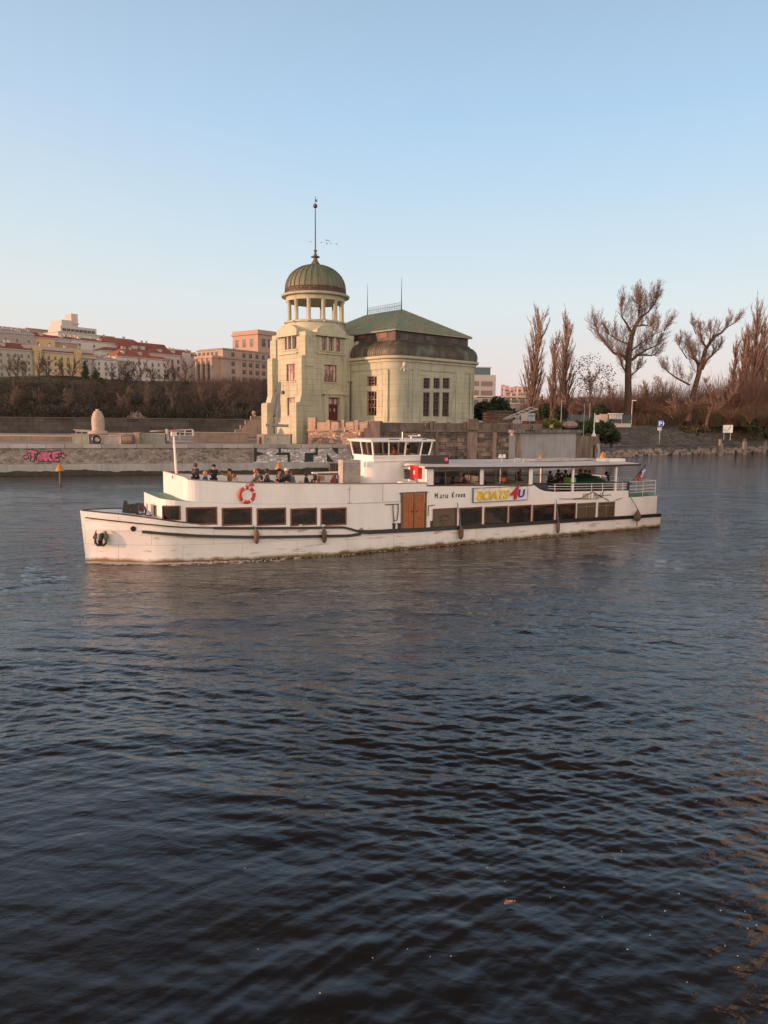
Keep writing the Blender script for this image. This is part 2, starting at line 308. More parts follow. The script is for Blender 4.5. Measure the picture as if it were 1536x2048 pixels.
# ---------------------------------------------------------------- passenger ship (x aft, -y towards the near side)
WHITE = M('ship_white', (.80, .79, .77), .38, col2=(.70, .68, .65), scale=.7, stretch=(1, 1, .35), mix=(.5, .75), var=.03, vscale=3, bump=.004, bscale=2.5)
BLACK = M('ship_black', (.018, .018, .02), .35)
MAHOG = M('window_wood', (.20, .055, .022), .4, col2=(.14, .038, .016), scale=6)
TEAK = M('door_wood', (.42, .15, .05), .4, col2=(.27, .085, .03), scale=4, stretch=(9, 9, .6), var=.2)
GREEN = M('deck_green', (.10, .22, .15), .6); GLASS = M('dark_glass', (.010, .009, .008), .05, col2=(.05, .032, .022), scale=1.3, mix=(.52, .66), stretch=(1, 1, 1.6), var=.3, vscale=6, spec=.3); CLEAR = glassy('clear_glass', (.012, .010, .010), .6)  # GLASS: blotchy second tone paints reflections into the pane colour
REDD = M('deck_red', (.16, .045, .035), .6); GREYM = M('louver_grey', (.42, .38, .34), .45); STEEL = M('ship_steel', (.5, .5, .5), .35, .6)
BROWNF = M('fender_brown', (.17, .105, .07), .9, col2=(.10, .065, .045), bump=.02, bscale=25); REDP = M('red_paint', (.62, .02, .015), .35); ROPE = M('rope_dark', (.03, .03, .03), .8); ROPEB = M('rope_blue', (.12, .28, .36), .8)
LAMPM = M('wood_bench', (.33, .14, .06), .5, col2=(.22, .09, .04), scale=5)
def hullmat():
    m = M('hull_paint', (.80, .785, .765), .36, col2=(.70, .675, .64), scale=.8, stretch=(1, 1, .4), mix=(.5, .8), var=.03, vscale=2.5, bump=.012, bscale=1.6)
    nt = m.node_tree; L = nt.links.new; b = nt.nodes['Principled BSDF']; prev = b.inputs['Base Color'].links[0].from_socket
    tc = _n(nt, 'ShaderNodeTexCoord'); sp = _n(nt, 'ShaderNodeSeparateXYZ'); L(tc.outputs['Object'], sp.inputs[0])
    ns = _n(nt, 'ShaderNodeTexNoise'); ns.inputs['Scale'].default_value = 1.8; ns.inputs['Detail'].default_value = 6; L(tc.outputs['Object'], ns.inputs[0])
    sb = _n(nt, 'ShaderNodeMath', operation='MULTIPLY_ADD'); sb.inputs[1].default_value = -.35; L(ns.outputs[0], sb.inputs[0]); L(sp.outputs[2], sb.inputs[2])
    mr = _n(nt, 'ShaderNodeMapRange'); mr.inputs[1].default_value = -.10; mr.inputs[2].default_value = .06; mr.inputs[3].default_value = 1; mr.inputs[4].default_value = 0; L(sb.outputs[0], mr.inputs[0])
    mx = _n(nt, 'ShaderNodeMix', data_type='RGBA'); mx.inputs[7].default_value = (.20, .135, .06, 1); L(mr.outputs[0], mx.inputs[0]); L(prev, mx.inputs[6])
    # rust runs and scuffs amidships
    n3 = _n(nt, 'ShaderNodeTexNoise'); n3.inputs['Scale'].default_value = 2.6; n3.inputs['Detail'].default_value = 8; mp = _n(nt, 'ShaderNodeMapping'); mp.inputs['Scale'].default_value = (.35, 1, 2.4); L(tc.outputs['Object'], mp.inputs[0]); L(mp.outputs[0], n3.inputs[0])
    r3 = _n(nt, 'ShaderNodeMapRange'); r3.inputs[1].default_value = .59; r3.inputs[2].default_value = .74; r3.inputs[4].default_value = .7; L(n3.outputs[0], r3.inputs[0])
    m3 = _n(nt, 'ShaderNodeMix', data_type='RGBA'); m3.inputs[7].default_value = (.30, .14, .08, 1); L(r3.outputs[0], m3.inputs[0]); L(mx.outputs[2], m3.inputs[6]); cb = _n(nt, 'ShaderNodeCombineXYZ'); L(sp.outputs[0], cb.inputs[0]); L(sp.outputs[2], cb.inputs[1])
    bt = _n(nt, 'ShaderNodeTexBrick'); bt.inputs['Scale'].default_value = 1; bt.inputs['Brick Width'].default_value = 2.6; bt.inputs['Row Height'].default_value = .85; bt.inputs['Mortar Size'].default_value = .014; bt.inputs['Color1'].default_value = (1, 1, 1, 1); bt.inputs['Color2'].default_value = (.94, .94, .93, 1); bt.inputs['Mortar'].default_value = (.74, .70, .66, 1); L(cb.outputs[0], bt.inputs['Vector'])
    mm = _n(nt, 'ShaderNodeVectorMath', operation='MULTIPLY'); L(m3.outputs[2], mm.inputs[0]); L(bt.outputs[0], mm.inputs[1]); L(mm.outputs[0], b.inputs['Base Color'])
    return m
HULL = hullmat()
ship = thing('passenger_ship', 'long white river passenger ship with brown framed windows and open decks', 'ship', SHIP_O, SHIP_TH)
US = [-.17, 0, .25, .5, 1, 2, 3.1, 5, 7, 9, 11.5, 13, 31, 34.2]; BS = [.0, .16, .36, .58, .98, 1.62, 2.2, 2.75, 3.1, 3.35, 3.5, 3.53, 3.53, 3.35]
WU = [-.17, 0, 1, 3.1, 6.9, 9.5, 11.5, 31, 34.2]; WB = [.0, .02, .62, 1.9, 2.9, 3.3, 3.48, 3.53, 3.35]
TU = [-.17, 1.36, 2.54, 3.34, 4.35, 5.25, 11.5, 12.45, 16.5, 21, 26.7, 34.2]; TZ = [2.40, 2.28, 2.12, 1.98, 1.84, 1.62, 1.36, 1.05, .96, .90, .86, .76]
bd = lambda u: float(np.interp(u, US, BS)); bw = lambda u: float(np.interp(u, WU, WB)); tz = lambda u: float(np.interp(u, TU, TZ))
def suw(px, py, y):
    q = onplane(px, py, SHIP_O - SN*0 + SN*(-y), SN); return (q-SHIP_O).dot(SA), q.z
us = [-.17, -.05, .1, .25, .5, .75, 1, 1.5, 2, 2.6, 3.1, 3.7, 4.35, 5.25] + list(np.arange(6, 34.2, .8)) + [34.2]
h = MB(); rings = []
for u in us:
    row = []; top = tz(u)
    for j in range(7):
        t = j/6; z = -.7 + t*(top+.7); k = max(0, min(1, (z+.05)/(top+.05))); b = bw(u)*(1-k)+bd(u)*k
        if z < 0: b *= 1-.25*abs(z)
        x = u + (0 if u > 1.2 else (1.2-u)/1.37*(1-k)*.17)
        row.append((x, -b, z))
    rings.append(row + [(p[0], -p[1], p[2]) for p in reversed(row)])
h.loft(rings, closed=False, caps=(False, True)); h.build('hull', HULL, ship, True, 30)
def strip(mb, u0, u1, zf, th, out, inset=0, n=40, side=-1):
    """moulding along the ship's side following its plan"""
    ul = np.linspace(u0, u1, n); rg = []
    for u in ul:
        y0 = side*(bd(u)-inset-.03); y1 = side*(bd(u)-inset+out); z = zf(u); rg.append([(u, y0, z-th/2), (u, y1, z-th/2), (u, y1, z+th/2), (u, y0, z+th/2)])
    mb.loft(rg)
rr = MB(); f1 = lambda u: float(np.interp(u, [-.14, 1.35, 2.53, 3.75, 5.25, 11.5, 12.42], [2.1, 1.95, 1.83, 1.70, 1.62, 1.36, 1.07]))
fl = lambda u: float(np.interp(u, [2.2, 4.6, 6.8, 11.8, 12.4], [1.50, 1.27, 1.13, .93, .98])); fa = lambda u: tz(u)
for s_ in (-1, 1):
    strip(rr, .02, 5.2, f1, .055, .03, side=s_); strip(rr, 5.2, 12.5, f1, .11, .07, side=s_); strip(rr, 2.2, 12.4, fl, .13, .07, side=s_); strip(rr, 12.3, 34.15, fa, .2, .09, side=s_)
rr.build('rub_rail', BLACK, ship)
# decks
d = MB(); ul = [-.1, .25, .5, 1, 2, 3, 4.2]; d.loft([[(u, -bd(u)+.05, 1.55), (u, bd(u)-.05, 1.55)] for u in ul], closed=False, caps=(False, False)); d.build('fore_deck', REDD, ship)
cp = MB()
for s_ in (-1, 1): cp.loft([[(u, s_*(bd(u)-.06), tz(u)-.01), (u, s_*(bd(u)+.03), tz(u)-.01), (u, s_*(bd(u)+.03), tz(u)+.045), (u, s_*(bd(u)-.06), tz(u)+.045)] for u in np.linspace(-.1, 4.3, 14)])
cp.build('bulwark_cap', BLACK, ship)
iw = MB()
for s_ in (-1, 1): iw.loft([[(u, s_*(max(bd(u)-.07, .01)), 1.5), (u, s_*(max(bd(u)-.05, .02)), tz(u))] for u in np.linspace(0, 5, 14)], closed=False, caps=(False, False))
iw.build('bulwark_lining', WHITE, ship)
# side wall outline of the deckhouse: (u, y) along the near side, rounded at the front
def plan(u0, uend, inset, rad_u=1.0, ycut=1.6, n=7, wide=None):
    B = lambda u: (bd(u)-inset) if wide is None else wide
    pts = [(u0, 0), (u0, -ycut*.55)]
    uc = u0+rad_u; yc = ycut; ye = B(uc)
    for i in range(n+1):
        a = i/n*math.pi/2; pts.append((uc-rad_u*math.cos(a), -(yc+(ye-yc)*math.sin(a))))
    u = uc+.6
    while u < uend-.01: pts.append((u, -B(u))); u += .7
    pts.append((uend, -B(uend))); return pts
HT = lambda u: float(np.interp(u, [3, 4.65, 6.9, 11.9, 16.3, 30, 34], [2.98, 2.80, 2.67, 2.50, 2.38, 2.2, 2.02]))
holes_ = [(4.03, 5.39, 1.76, 2.59), (5.58, 6.96, 1.68, 2.53), (7.17, 8.57, 1.62, 2.46), (8.77, 10.12, 1.54, 2.39), (10.3, 11.67, 1.46, 2.34)]
aft_h = [(16.68, 18.24, .99, 2.02), (18.36, 19.9, .96, 1.99), (20.03, 21.67, .91, 1.96), (21.73, 23.36, .88, 1.94), (23.44, 25.08, .86, 1.91), (25.2, 26.75, .84, 1.89), (26.83, 28.36, .86, 1.86), (28.53, 29.94, .88, 1.84)]
def sidewall(mb, pts, zlo, zhi, cuts, side=-1, dep=.07):
    """wall following a plan polyline, with rectangular openings given in u; returns nothing"""
    # walk along the polyline, splitting it at the opening edges
    P = [Vector((a, b, 0)) for a, b in pts]; seg = []
    for a, b in zip(P[:-1], P[1:]):
        cs = sorted({a.x, b.x, *[c for h_ in cuts for c in h_[:2] if min(a.x, b.x) < c < max(a.x, b.x)]}) if abs(b.x-a.x) > 1e-4 else [a.x]
        if len(cs) == 1: seg.append((a, b)); continue
        if b.x < a.x: cs = cs[::-1]
        q = [a.lerp(b, (c-a.x)/(b.x-a.x)) for c in cs]; seg += list(zip(q[:-1], q[1:]))
    for a, b in seg:
        mx = (a.x+b.x)/2; hs = [h_ for h_ in cuts if h_[0]-1e-4 < mx < h_[1]+1e-4 and a.y < -1.7]
        zs = [(zlo, zhi)] if not hs else [(zlo, lambda u, q=hs[0]: q[2]), (lambda u, q=hs[0]: q[3], zhi)]
        s_ = -side
        for l, t in zs:
            mb.add([(a.x, a.y*s_, l(a.x)), (b.x, b.y*s_, l(b.x)), (b.x, b.y*s_, t(b.x)), (a.x, a.y*s_, t(a.x))], [(0, 1, 2, 3)])
zr = lambda u: tz(u)-.05
hp = plan(3.0, 16.3, .10)
hw = MB()
for s_ in (-1, 1):
    front = (3.02, 3.86, 2.02, 2.66)
    sidewall(hw, hp, lambda u: max(1.5, tz(u)-.1) if u < 5.2 else tz(u)-.1, HT, holes_+[(3.10, 3.80, 2.0, 2.68)]+([(14.82, 16.22, .9, 2.86)] if s_ < 0 else []), s_)
hw.build('deckhouse_wall', WHITE, ship, True, 35)
# ledge beside the deckhouse
lg = MB()
for s_ in (-1, 1): lg.loft([[(u, s_*(bd(u)-.2), tz(u)), (u, s_*bd(u), tz(u))] for u in np.linspace(3.4, 34.1, 60)], closed=False, caps=(False, False))
lg.build('side_ledge', BLACK, ship)
rf = MB(); top = [(p[0]+.03, min(p[1]+(.03 if p[0] < 4.4 else .12), 0), HT(p[0])+(.012 if p[0] < 4.4 else 0)) for p in hp]; full = top + [(p[0], -p[1], p[2]) for p in reversed(top[1:])]
rf.loft([[(x, y, z-.07) for x, y, z in full], full]); rf.build('deckhouse_roof', GREEN, ship)
# upper deck bulwark
BT = lambda u: float(np.interp(u, [4, 4.2, 7, 9.4, 12, 16.4], [3.98, 3.84, 3.64, 3.56, 3.46, 3.37]))
bp_ = plan(4.02, 16.4, .14, .75, 1.9)
bwk = MB()
for s_ in (-1, 1):
    sidewall(bwk, bp_, lambda u: HT(u)+.004, BT, [(14.82, 16.22, .9, 2.86)] if s_ < 0 else [], s_); sidewall(bwk, [(x+.06 if i < 10 else x, y+.06 if y < -.5 else y) for i, (x, y) in enumerate(bp_)], HT, BT, [], s_)
bwk.build('upper_deck_bulwark', WHITE, ship, True, 35)
cr = MB()
for s_ in (-1, 1):
    rg = []
    for x, y in bp_: rg.append([(x-.02, s_*-y*1.0-(-s_)*0+(.03*s_), BT(x)), (x+.05, s_*(-y-.09), BT(x)), (x+.05, s_*(-y-.09), BT(x)+.035), (x-.02, s_*(-y+.03), BT(x)+.035)])
    cr.loft(rg)
cr.build('bulwark_rail', M('varnished_rail', (.30, .17, .10), .4), ship)
# aft hull-side superstructure
AT = lambda u: float(np.interp(u, [16.3, 23.5, 23.9, 24.3, 25.0, 31.05, 31.1, 33.9], [3.06+.2, 3.04, 2.80, 2.68, 2.60, 2.46, 2.02, 2.02]))
aw = MB(); pa = [(16.3, -3.45)] + [(16.3+i*.55, -(bd(16.3+i*.55)-.06)) for i in range(1, 32)] + [(33.85, -3.30)]; pa = sorted(set(pa + [(x, -(bd(x)-.06)) for x in (23.5, 23.9, 24.3, 25.0, 31.05, 31.1)]))
sidewall(aw, pa, zr, AT, aft_h, -1); sidewall(aw, pa, zr, AT, aft_h, 1)
aw.add([(33.85, -3.3, .7), (33.85, 3.3, .7), (33.85, 3.3, 2.02), (33.85, -3.3, 2.02)], [(0, 1, 2, 3)])
aw.add([(31.08, -3.4, 2.0), (31.08, 3.4, 2.0), (31.08, 3.4, 2.46), (31.08, -3.4, 2.46)], [(0, 1, 2, 3)])
aw.add([(16.3, -3.45, 2.3), (16.3, 3.45, 2.3), (16.3, 3.45, 3.26), (16.3, -3.45, 3.26)], [(0, 1, 2, 3)])
aw.build('hull_side_wall', WHITE, ship)
ad = MB(); ad.box(16.35, 31.05, -3.42, 3.42, 2.28, 2.34); ad.build('upper_deck', REDD, ship)
sdk = MB(); sdk.box(31.12, 33.83, -3.28, 3.28, 1.96, 2.04); sdk.box(31.15, 33.2, -3.1, -1.2, 2.045, 2.17); sdk.build('stern_deck', GREEN, ship)
ins = MB(); ins.box(8, 30.5, -2.6, 2.6, .5, .6); ins.box(5, 30, -.06, .06, .5, 2.2); ins.build('saloon_floor', M('dark_interior', (.03, .022, .018), .7), ship)
# ship windows: frames and panes, one object each
def swin(u0, u1, z0, z1, fm, pm, side=-1, nx=1, xl=None, yl=None, t=.075, inset=.0):
    y0 = bd(u0)-(.10 if u0 < 16 else .06); y1 = bd(u1)-(.10 if u0 < 16 else .06); o = Vector((u0, side*y0, z0)); e = Vector((u1, side*y1, z0)); a = (e-o); W = a.length; a.normalize()
    n_ = Vector((a.y, -a.x, 0)) if side < 0 else Vector((-a.y, a.x, 0))
    return window(ship, o, a, n_, W, z1-z0, nx, 1, fm, pm, t=t, inset=inset-.02, dep=.05, xlines=xl, ylines=yl)
GOLD = M('gilt_frame', (.25, .19, .11), .4); FROST = M('frosted_pane', (.10, .075, .05), .25)
for hh in holes_:
    for s_ in (-1, 1): swin(*hh, MAHOG, GLASS, s_)
for i, hh in enumerate(aft_h):
    for s_ in (-1, 1): swin(*hh, MAHOG if i < 6 else GOLD, GLASS if 0 < i < 6 else FROST, s_, xl=[.5] if i >= 6 else None, yl=[.76] if i >= 6 else None, t=.075 if i < 6 else .05)
# corner window and little pane in the rounded front
cpts = [(x, y) for x, y in hp if 3.09 < x < 3.81]
for s_ in (-1, 1):
    cw = MB(); cpn = MB(); pp = [(x, s_*-y) for x, y in cpts]
    for z0, z1 in ((2.0, 2.05), (2.63, 2.68)): cw.loft([[(x, y, z0), (x+.03, y-.03*s_, z0), (x+.03, y-.03*s_, z1), (x, y, z1)] for x, y in pp])
    for x, y in (pp[0], pp[-1]): cw.bar((x, y, 2.02), (x, y, 2.66), .06)
    cpn.loft([[(x+.02, y-.02*s_, 2.03), (x+.02, y-.02*s_, 2.66)] for x, y in pp], closed=False, caps=(False, False))
    w_ = cw.build('corner_window', MAHOG, ship); cpn.build('pane', GLASS, w_)
fwn = window(ship, (2.995, -1.15, 2.08), (0, 1, 0), (-1, 0, 0), .55, .52, 1, 1, GOLD, GLASS, t=.05, inset=-.02, dep=.04)
# double door
dr = MB(); y = -(3.53-.10); dr.k = 0
for k in range(2):
    x0 = 14.88+k*.68
    dr.box(x0, x0+.62, y-.03, y+.03, .96, 2.84)
    for q in range(4): dr.box(x0+.06+q*.14, x0+.15+q*.14, y-.045, y-.03, 1.86, 2.72); dr.box(x0+.06+q*.14, x0+.15+q*.14, y-.045, y-.03, 1.06, 1.74)
dd = dr.build('double_door', TEAK, ship)
q = MB()
for x in (15.40, 15.67): q.lathe([(.03, 0), (.045, .03), (.02, .05)], n=8); q.v = q.v[:-24] + [(x+a, y-.05-c, 1.95+b) for a, b, c in q.v[-24:]]
q.build('handle', BLACK, dd)
df = MB(); df.box(14.76, 14.86, y-.05, y+.05, .92, 2.9); df.box(16.22, 16.3, y-.05, y+.05, .92, 2.9); df.box(15.52, 15.56, y-.05, y, .95, 2.86); df.box(14.7, 16.32, y-.12, y+.04, 2.88, 2.95)
df.build('door_frame', M('door_frame_brown', (.17, .10, .06), .5), dd)
# upper saloon
ym = -3.42; ZB = lambda u: float(np.interp(u, [16.4, 23.3], [3.28, 3.08])); ZT = lambda u: float(np.interp(u, [16.2, 21, 26.5, 31.8], [4.14, 4.04, 3.98, 4.0]))
sa = MB()
for s_ in (-1, 1):
    for u0, u1 in ((16.35, 16.72), (19.74, 19.97), (23.16, 23.42)):
        sa.hexa([(u0, s_*3.42, ZB(u0)), (u1, s_*3.42, ZB(u1)), (u1, s_*3.34, ZB(u1)), (u0, s_*3.34, ZB(u0))], [(u0, s_*3.42, ZT(u0)), (u1, s_*3.42, ZT(u1)), (u1, s_*3.34, ZT(u1)), (u0, s_*3.34, ZT(u0))])
for y0, y1 in ((-3.42, -2.2), (-.4, .4), (2.2, 3.42)): sa.box(16.30, 16.36, y0+(.0), y1, 3.2, 4.14)
sa.box(16.30, 16.36, -3.42, 3.42, 3.2, 3.45); sa.box(16.301, 16.359, -3.4, 3.4, 4.0, 4.13)
for y0, y1 in ((-3.34, -1.2), (1.2, 3.34)): sa.box(23.36, 23.4, y0, y1, 2.34, 3.2)
sa.build('saloon_wall', WHITE, ship)
bb = MB(); bb.loft([[(u, -3.46, AT(u)-.03 if u < 23.5 else 3.02), (u, -3.50, AT(u)-.03 if u < 23.5 else 3.02), (u, -3.50, AT(u)+.03 if u < 23.5 else 3.06), (u, -3.46, AT(u)+.03 if u < 23.5 else 3.06)] for u in (16.3, 20, 23.4)]); bb.build('saloon_sill', BLACK, ship)
BRN = M('bronze_frame', (.16, .10, .06), .4)
for s_ in (-1, 1):
    for u0, u1, xl in ((16.72, 19.74, [.26, .75]), (19.97, 23.16, [.27, .73])):
        z0 = ZB(u1)+.02; z1 = ZT(u1)-.03; a = Vector((1, 0, 0)); n_ = Vector((0, s_, 0))
        window(ship, (u0, s_*3.41, z0), a, n_, u1-u0, z1-z0, 3, 1, BRN, CLEAR, t=.055, inset=.01, dep=.04, xlines=xl)
window(ship, (16.30, -2.2, 3.45), (0, 1, 0), (-1, 0, 0), 1.8, .55, 1, 1, BRN, CLEAR, t=.05, inset=.01, dep=.03)
rf = MB()
ulist = [16.1, 16.5, 18.5, 21, 24, 26.5, 29, 31, 31.9]
camb = [(-3.56, 0), (-3.3, .06), (-2.2, .13), (-1, .17), (0, .18), (1, .17), (2.2, .13), (3.3, .06), (3.56, 0)]
rf.loft([[(u + (.0), y, ZT(u)+.04) for y, c in camb[::-1]] + [(u, y, ZT(u)+.09+c*(1 if 16.2 < u < 31.5 else .6)) for y, c in camb] for u in ulist]); rf.build('canopy_roof', M('roof_paint', (.72, .68, .65), .75, col2=(.62, .58, .55), scale=.8, var=.06, grime=.12), ship, True, 30)
re = MB()
re.loft([[(u, -3.54, ZT(u)-.01), (u, -3.61, ZT(u)-.01), (u, -3.61, ZT(u)+.10), (u, -3.54, ZT(u)+.10)] for u in ulist]); re.loft([[(u, 3.54, ZT(u)-.01), (u, 3.61, ZT(u)-.01), (u, 3.61, ZT(u)+.10), (u, 3.54, ZT(u)+.10)] for u in ulist]); re.box(31.86, 31.93, -3.54, 3.54, 3.99, 4.1)
re.build('roof_edge', BLACK, ship)
for u in (26.5, 30.0):
    for s_ in (-1, 1): p = MB(); p.box(u-.07, u+.07, s_*3.38-.05, s_*3.38+.05, AT(u)-.05, ZT(u)+.03); p.build('canopy_post', WHITE, ship)
# things on the canopy: skylight strip, boxes, hoops, antenna
rk = MB(); rk.box(24.6, 30.0, -1.6, -.6, 4.26, 4.36); rk.build('roof_hatch', M('pale_grey', (.5, .47, .44), .6), ship)
rk = MB(); rk.box(30.3, 31.6, -2.6, -1.9, 4.2, 4.38); rk.build('roof_box', WHITE, ship); rk = MB(); rk.box(29.5, 29.9, -2.6, -2.2, 4.22, 4.42); rk.build('roof_vent', WHITE, ship)
rk = MB(); rk.tube([(22.7, -1.5, 4.2), (22.7, -1.5, 4.62)], .02); rk.box(22.5, 22.62, -1.56, -1.44, 4.5, 4.72); rk.box(22.78, 22.92, -1.56, -1.44, 4.5, 4.72); rk.build('floodlight', WHITE, ship)
rk = MB(); rk.tube([(23.9, -2.0, 4.2), (23.9, -2.0, 4.45), (24.9, -2.0, 4.38)], .022); rk.tube([(23.9, -1.2, 4.2), (23.9, -1.2, 4.45), (24.9, -1.2, 4.38)], .022); rk.build('roof_rack', WHITE, ship)
rk = MB(); rk.tube([(18.7, 0.5, 4.3), (20.6, 2.6, 5.5)], .025); rk.build('aerial_rod', STEEL, ship)
rk = MB(); rk.box(16.6, 18.3, -2.5, -2.3, 4.3, 4.78); dis = rk.build('display_box', BLACK, ship)
rk = MB(); rk.box(18.05, 18.2, -2.51, -2.5, 4.47, 4.62); lm = M('red_led', (.8, .02, .05), .4); lm.node_tree.nodes['Principled BSDF'].inputs['Emission Color'].default_value = (1, .02, .08, 1); lm.node_tree.nodes['Principled BSDF'].inputs['Emission Strength'].default_value = 1.2; rk.build('red_lamp', lm, dis)
# railings
rl = MB()
for z_ in (.14, .29, .44): rl.tube([(u, -3.42, AT(u)+z_) for u in (24.6, 26.5, 28.5, 31.0)], .017, 5)
for u in (25.1, 28.0, 28.9, 30.6): rl.tube([(u, -3.42, AT(u)), (u, -3.42, AT(u)+.5)], .02, 5)
rl.build('aft_railing', WHITE, ship)
rl = MB(); rl.tube([(23.45, -3.42, 3.12), (27, -3.42, 3.06), (31.05, -3.42, 2.98)], .032, 6); rl.tube([(23.45, 3.42, 3.12), (31.05, 3.42, 2.98)], .032, 6); rl.box(31.0, 31.14, -3.46, -3.36, 2.0, 3.0)
rl.build('handrail', BLACK, ship)
rl = MB()
for z_ in (.25, .45, .65, .93): rl.tube([(31.2, -3.25, 2.04+z_), (33.75, -3.2, 2.04+z_), (33.8, 0, 2.04+z_), (33.75, 3.2, 2.04+z_), (25.2, 3.4, 2.5+z_*.8)], .018, 5)
for x, y in ((31.25, -3.25), (32.6, -3.22), (33.75, -3.2), (33.8, -1.6), (33.8, 0), (33.8, 1.6), (33.75, 3.2), (32.2, 3.25)): rl.tube([(x, y, 2.0), (x, y, 2.98)], .02, 5)
rl.build('stern_railing', WHITE, ship)
pc = MB(); pc.tube([(31.5, -1.4, 2.1), (31.35, -1.5, 3.0), (31.35, -1.5, 3.3)], .09, 6); pc.tube([(31.9, -1.2, 2.1), (31.4, -1.45, 3.1)], .05, 5); pc.build('stern_davit', M('dark_red_post', (.08, .03, .03), .6), ship)
pc = MB(); pc.ball((31.2, -1.5, 3.36), .16, 8); pc.tube([(31.5, -1.5, 3.3), (31.5, -1.5, 3.72)], .02, 5); pc.build('searchlight', BLACK, ship)
# flag
fl_ = thing('national_flag', 'small red, white and blue flag on a slanting staff at the stern', 'flag', SHIP_O, SHIP_TH)
g = MB(); g.tube([(32.7, -1.5, 2.1), (34.05, -2.1, 3.95)], .028, 5); g.build('flagstaff', BLACK, fl_)
def flagc(x, y): return 0 if x < .5*(1-abs(2*y-1)) else (1 if y > .5 else 2)
g = MB(); nx_, ny_ = 14, 8; base = Vector((34.02, -2.09, 3.9)); dn = Vector((-.42, .18, -.58))
P_ = lambda i, j: base + dn*(j/ny_) + Vector((.10, .25, -.9))*.62*(i/nx_) + Vector((.07, -.05, 0))*math.sin(i*.9+j*.3)
for i in range(nx_):
    for j in range(ny_): g.k = flagc((i+.5)/nx_, 1-(j+.5)/ny_); g.add([P_(i, j), P_(i+1, j), P_(i+1, j+1), P_(i, j+1)], [(0, 1, 2, 3)])
g.build('flag_cloth', [M('flag_blue', (.03, .07, .35), .7), M('flag_white', (.75, .73, .72), .7), M('flag_red', (.55, .03, .03), .7)], fl_)
# wheelhouse on its rounded drum
Y0 = -1.15; ua, za = suw(744, 881.5, Y0-.15); ub, zb_ = suw(865, 883.5, Y0-.15); uc_, zc = suw(747.5, 921, Y0); ud, zd_ = suw(856, 921, Y0); _, zs_ = suw(800, 911.6, Y0)
WT, WS, WB0 = (za+zb_)/2, zs_, (zc+zd_)/2
ul1 = suw(725, 950, -.8)[0]; ur1 = suw(846, 950, Y0+.05)[0]
dm = MB(); prof = []
for k in range(9): a = k/8*math.pi/2; prof.append((ul1+.85-.85*math.cos(a), -(.3+(-Y0-.05-.3)*math.sin(a))))
ring = prof + [(ur1, Y0+.05), (ur1, -Y0-.05)] + [(x, -y) for x, y in reversed(prof)]
dm.loft([[(x, y, 2.4) for x, y in ring], [(x, y, WB0) for x, y in ring]]); whs = dm.build('wheelhouse_base', WHITE, ship, True, 35)
A_ = [(uc_, Y0), (ud, Y0), (ud, -Y0), (uc_, -Y0)]; B_ = [(ua, Y0-.15), (ub, Y0-.15), (ub, -Y0+.15), (ua, -Y0+.15)]
kS = (WS-WB0)/(WT-WB0); lerp = lambda p, q, t: (p[0]+(q[0]-p[0])*t, p[1]+(q[1]-p[1])*t)
C_ = [lerp(a, b, kS) for a, b in zip(A_, B_)]
wb_ = MB(); wb_.loft([[(*p, WB0) for p in A_], [(*p, WS) for p in C_]], caps=(True, False)); wb_.box(uc_-.02, ud+.1, Y0-.04, -Y0+.04, WB0-.03, WB0+.02)
wb_.add([(*C_[0], WS-.01), (*C_[1], WS-.01), (*C_[2], WS-.01), (*C_[3], WS-.01)], [(0, 1, 2, 3)]); wb_.build('wheelhouse_apron', WHITE, ship)
wf = MB()
def fposts(i, j, ts, w=.075):
    for t in ts: p = lerp(C_[i], C_[j], t); q_ = lerp(B_[i], B_[j], t); wf.bar((*p, WS), (*q_, WT), w)
fposts(0, 1, (0, .27, .55, .83, 1)); fposts(3, 2, (.27, .55, .83)); fposts(3, 0, (0, .5)); fposts(1, 2, (.5, 1))
for i in range(4): wf.bar((*C_[i], WS), (*C_[(i+1) % 4], WS), .08); wf.bar((*B_[i], WT), (*B_[(i+1) % 4], WT), .09)
wfo = wf.build('wheelhouse_window_frame', WHITE, ship)
for i in range(4):
    k = (i+1) % 4; g = MB(); g.add([(*lerp(C_[i], C_[k], .03), WS), (*lerp(C_[i], C_[k], .97), WS), (*lerp(B_[i], B_[k], .97), WT), (*lerp(B_[i], B_[k], .03), WT)], [(0, 1, 2, 3)]); g.build('pane', CLEAR, wfo)
rf = MB(); o_ = .12; cx_ = (ua+ub)/2
rf.loft([[(ua-o_, Y0-.15-o_, WT), (ub+o_, Y0-.15-o_, WT), (ub+o_, -Y0+.15+o_, WT), (ua-o_, -Y0+.15+o_, WT)], [(ua-o_, Y0-.15-o_, WT+.07), (ub+o_, Y0-.15-o_, WT+.07), (ub+o_, -Y0+.15+o_, WT+.07), (ua-o_, -Y0+.15+o_, WT+.07)], [(ua+.2, Y0+.3, WT+.14), (ub-.2, Y0+.3, WT+.14), (ub-.2, -Y0-.3, WT+.14), (ua+.2, -Y0-.3, WT+.14)]]); rf.build('wheelhouse_roof', WHITE, ship)
g = MB(); g.tube([(cx_+.2, -.9, WT+.1), (cx_+.2, -.9, WT+.5)], .025, 5); g.build('whip_aerial', STEEL, ship); g = MB(); g.tube([(cx_+1.0, -.5, WT+.13), (cx_+1.0, -.5, WT+.28)], .03, 5); g.box(cx_+.85, cx_+1.5, -.55, -.45, WT+.24, WT+.31); g.ball((cx_+1.55, -.5, WT+.3), .09); g.build('roof_aerial', STEEL, ship)
g = MB(); g.tube([(cx_-.9, Y0-.2, WT+.12), (cx_-.3, Y0-.25, WT+.1)], .02, 5); g.tube([(cx_+1.2, Y0-.25, WT+.1), (cx_+1.5, Y0-.2, WT+.1)], .02, 5); g.build('roof_bracket', BLACK, ship)
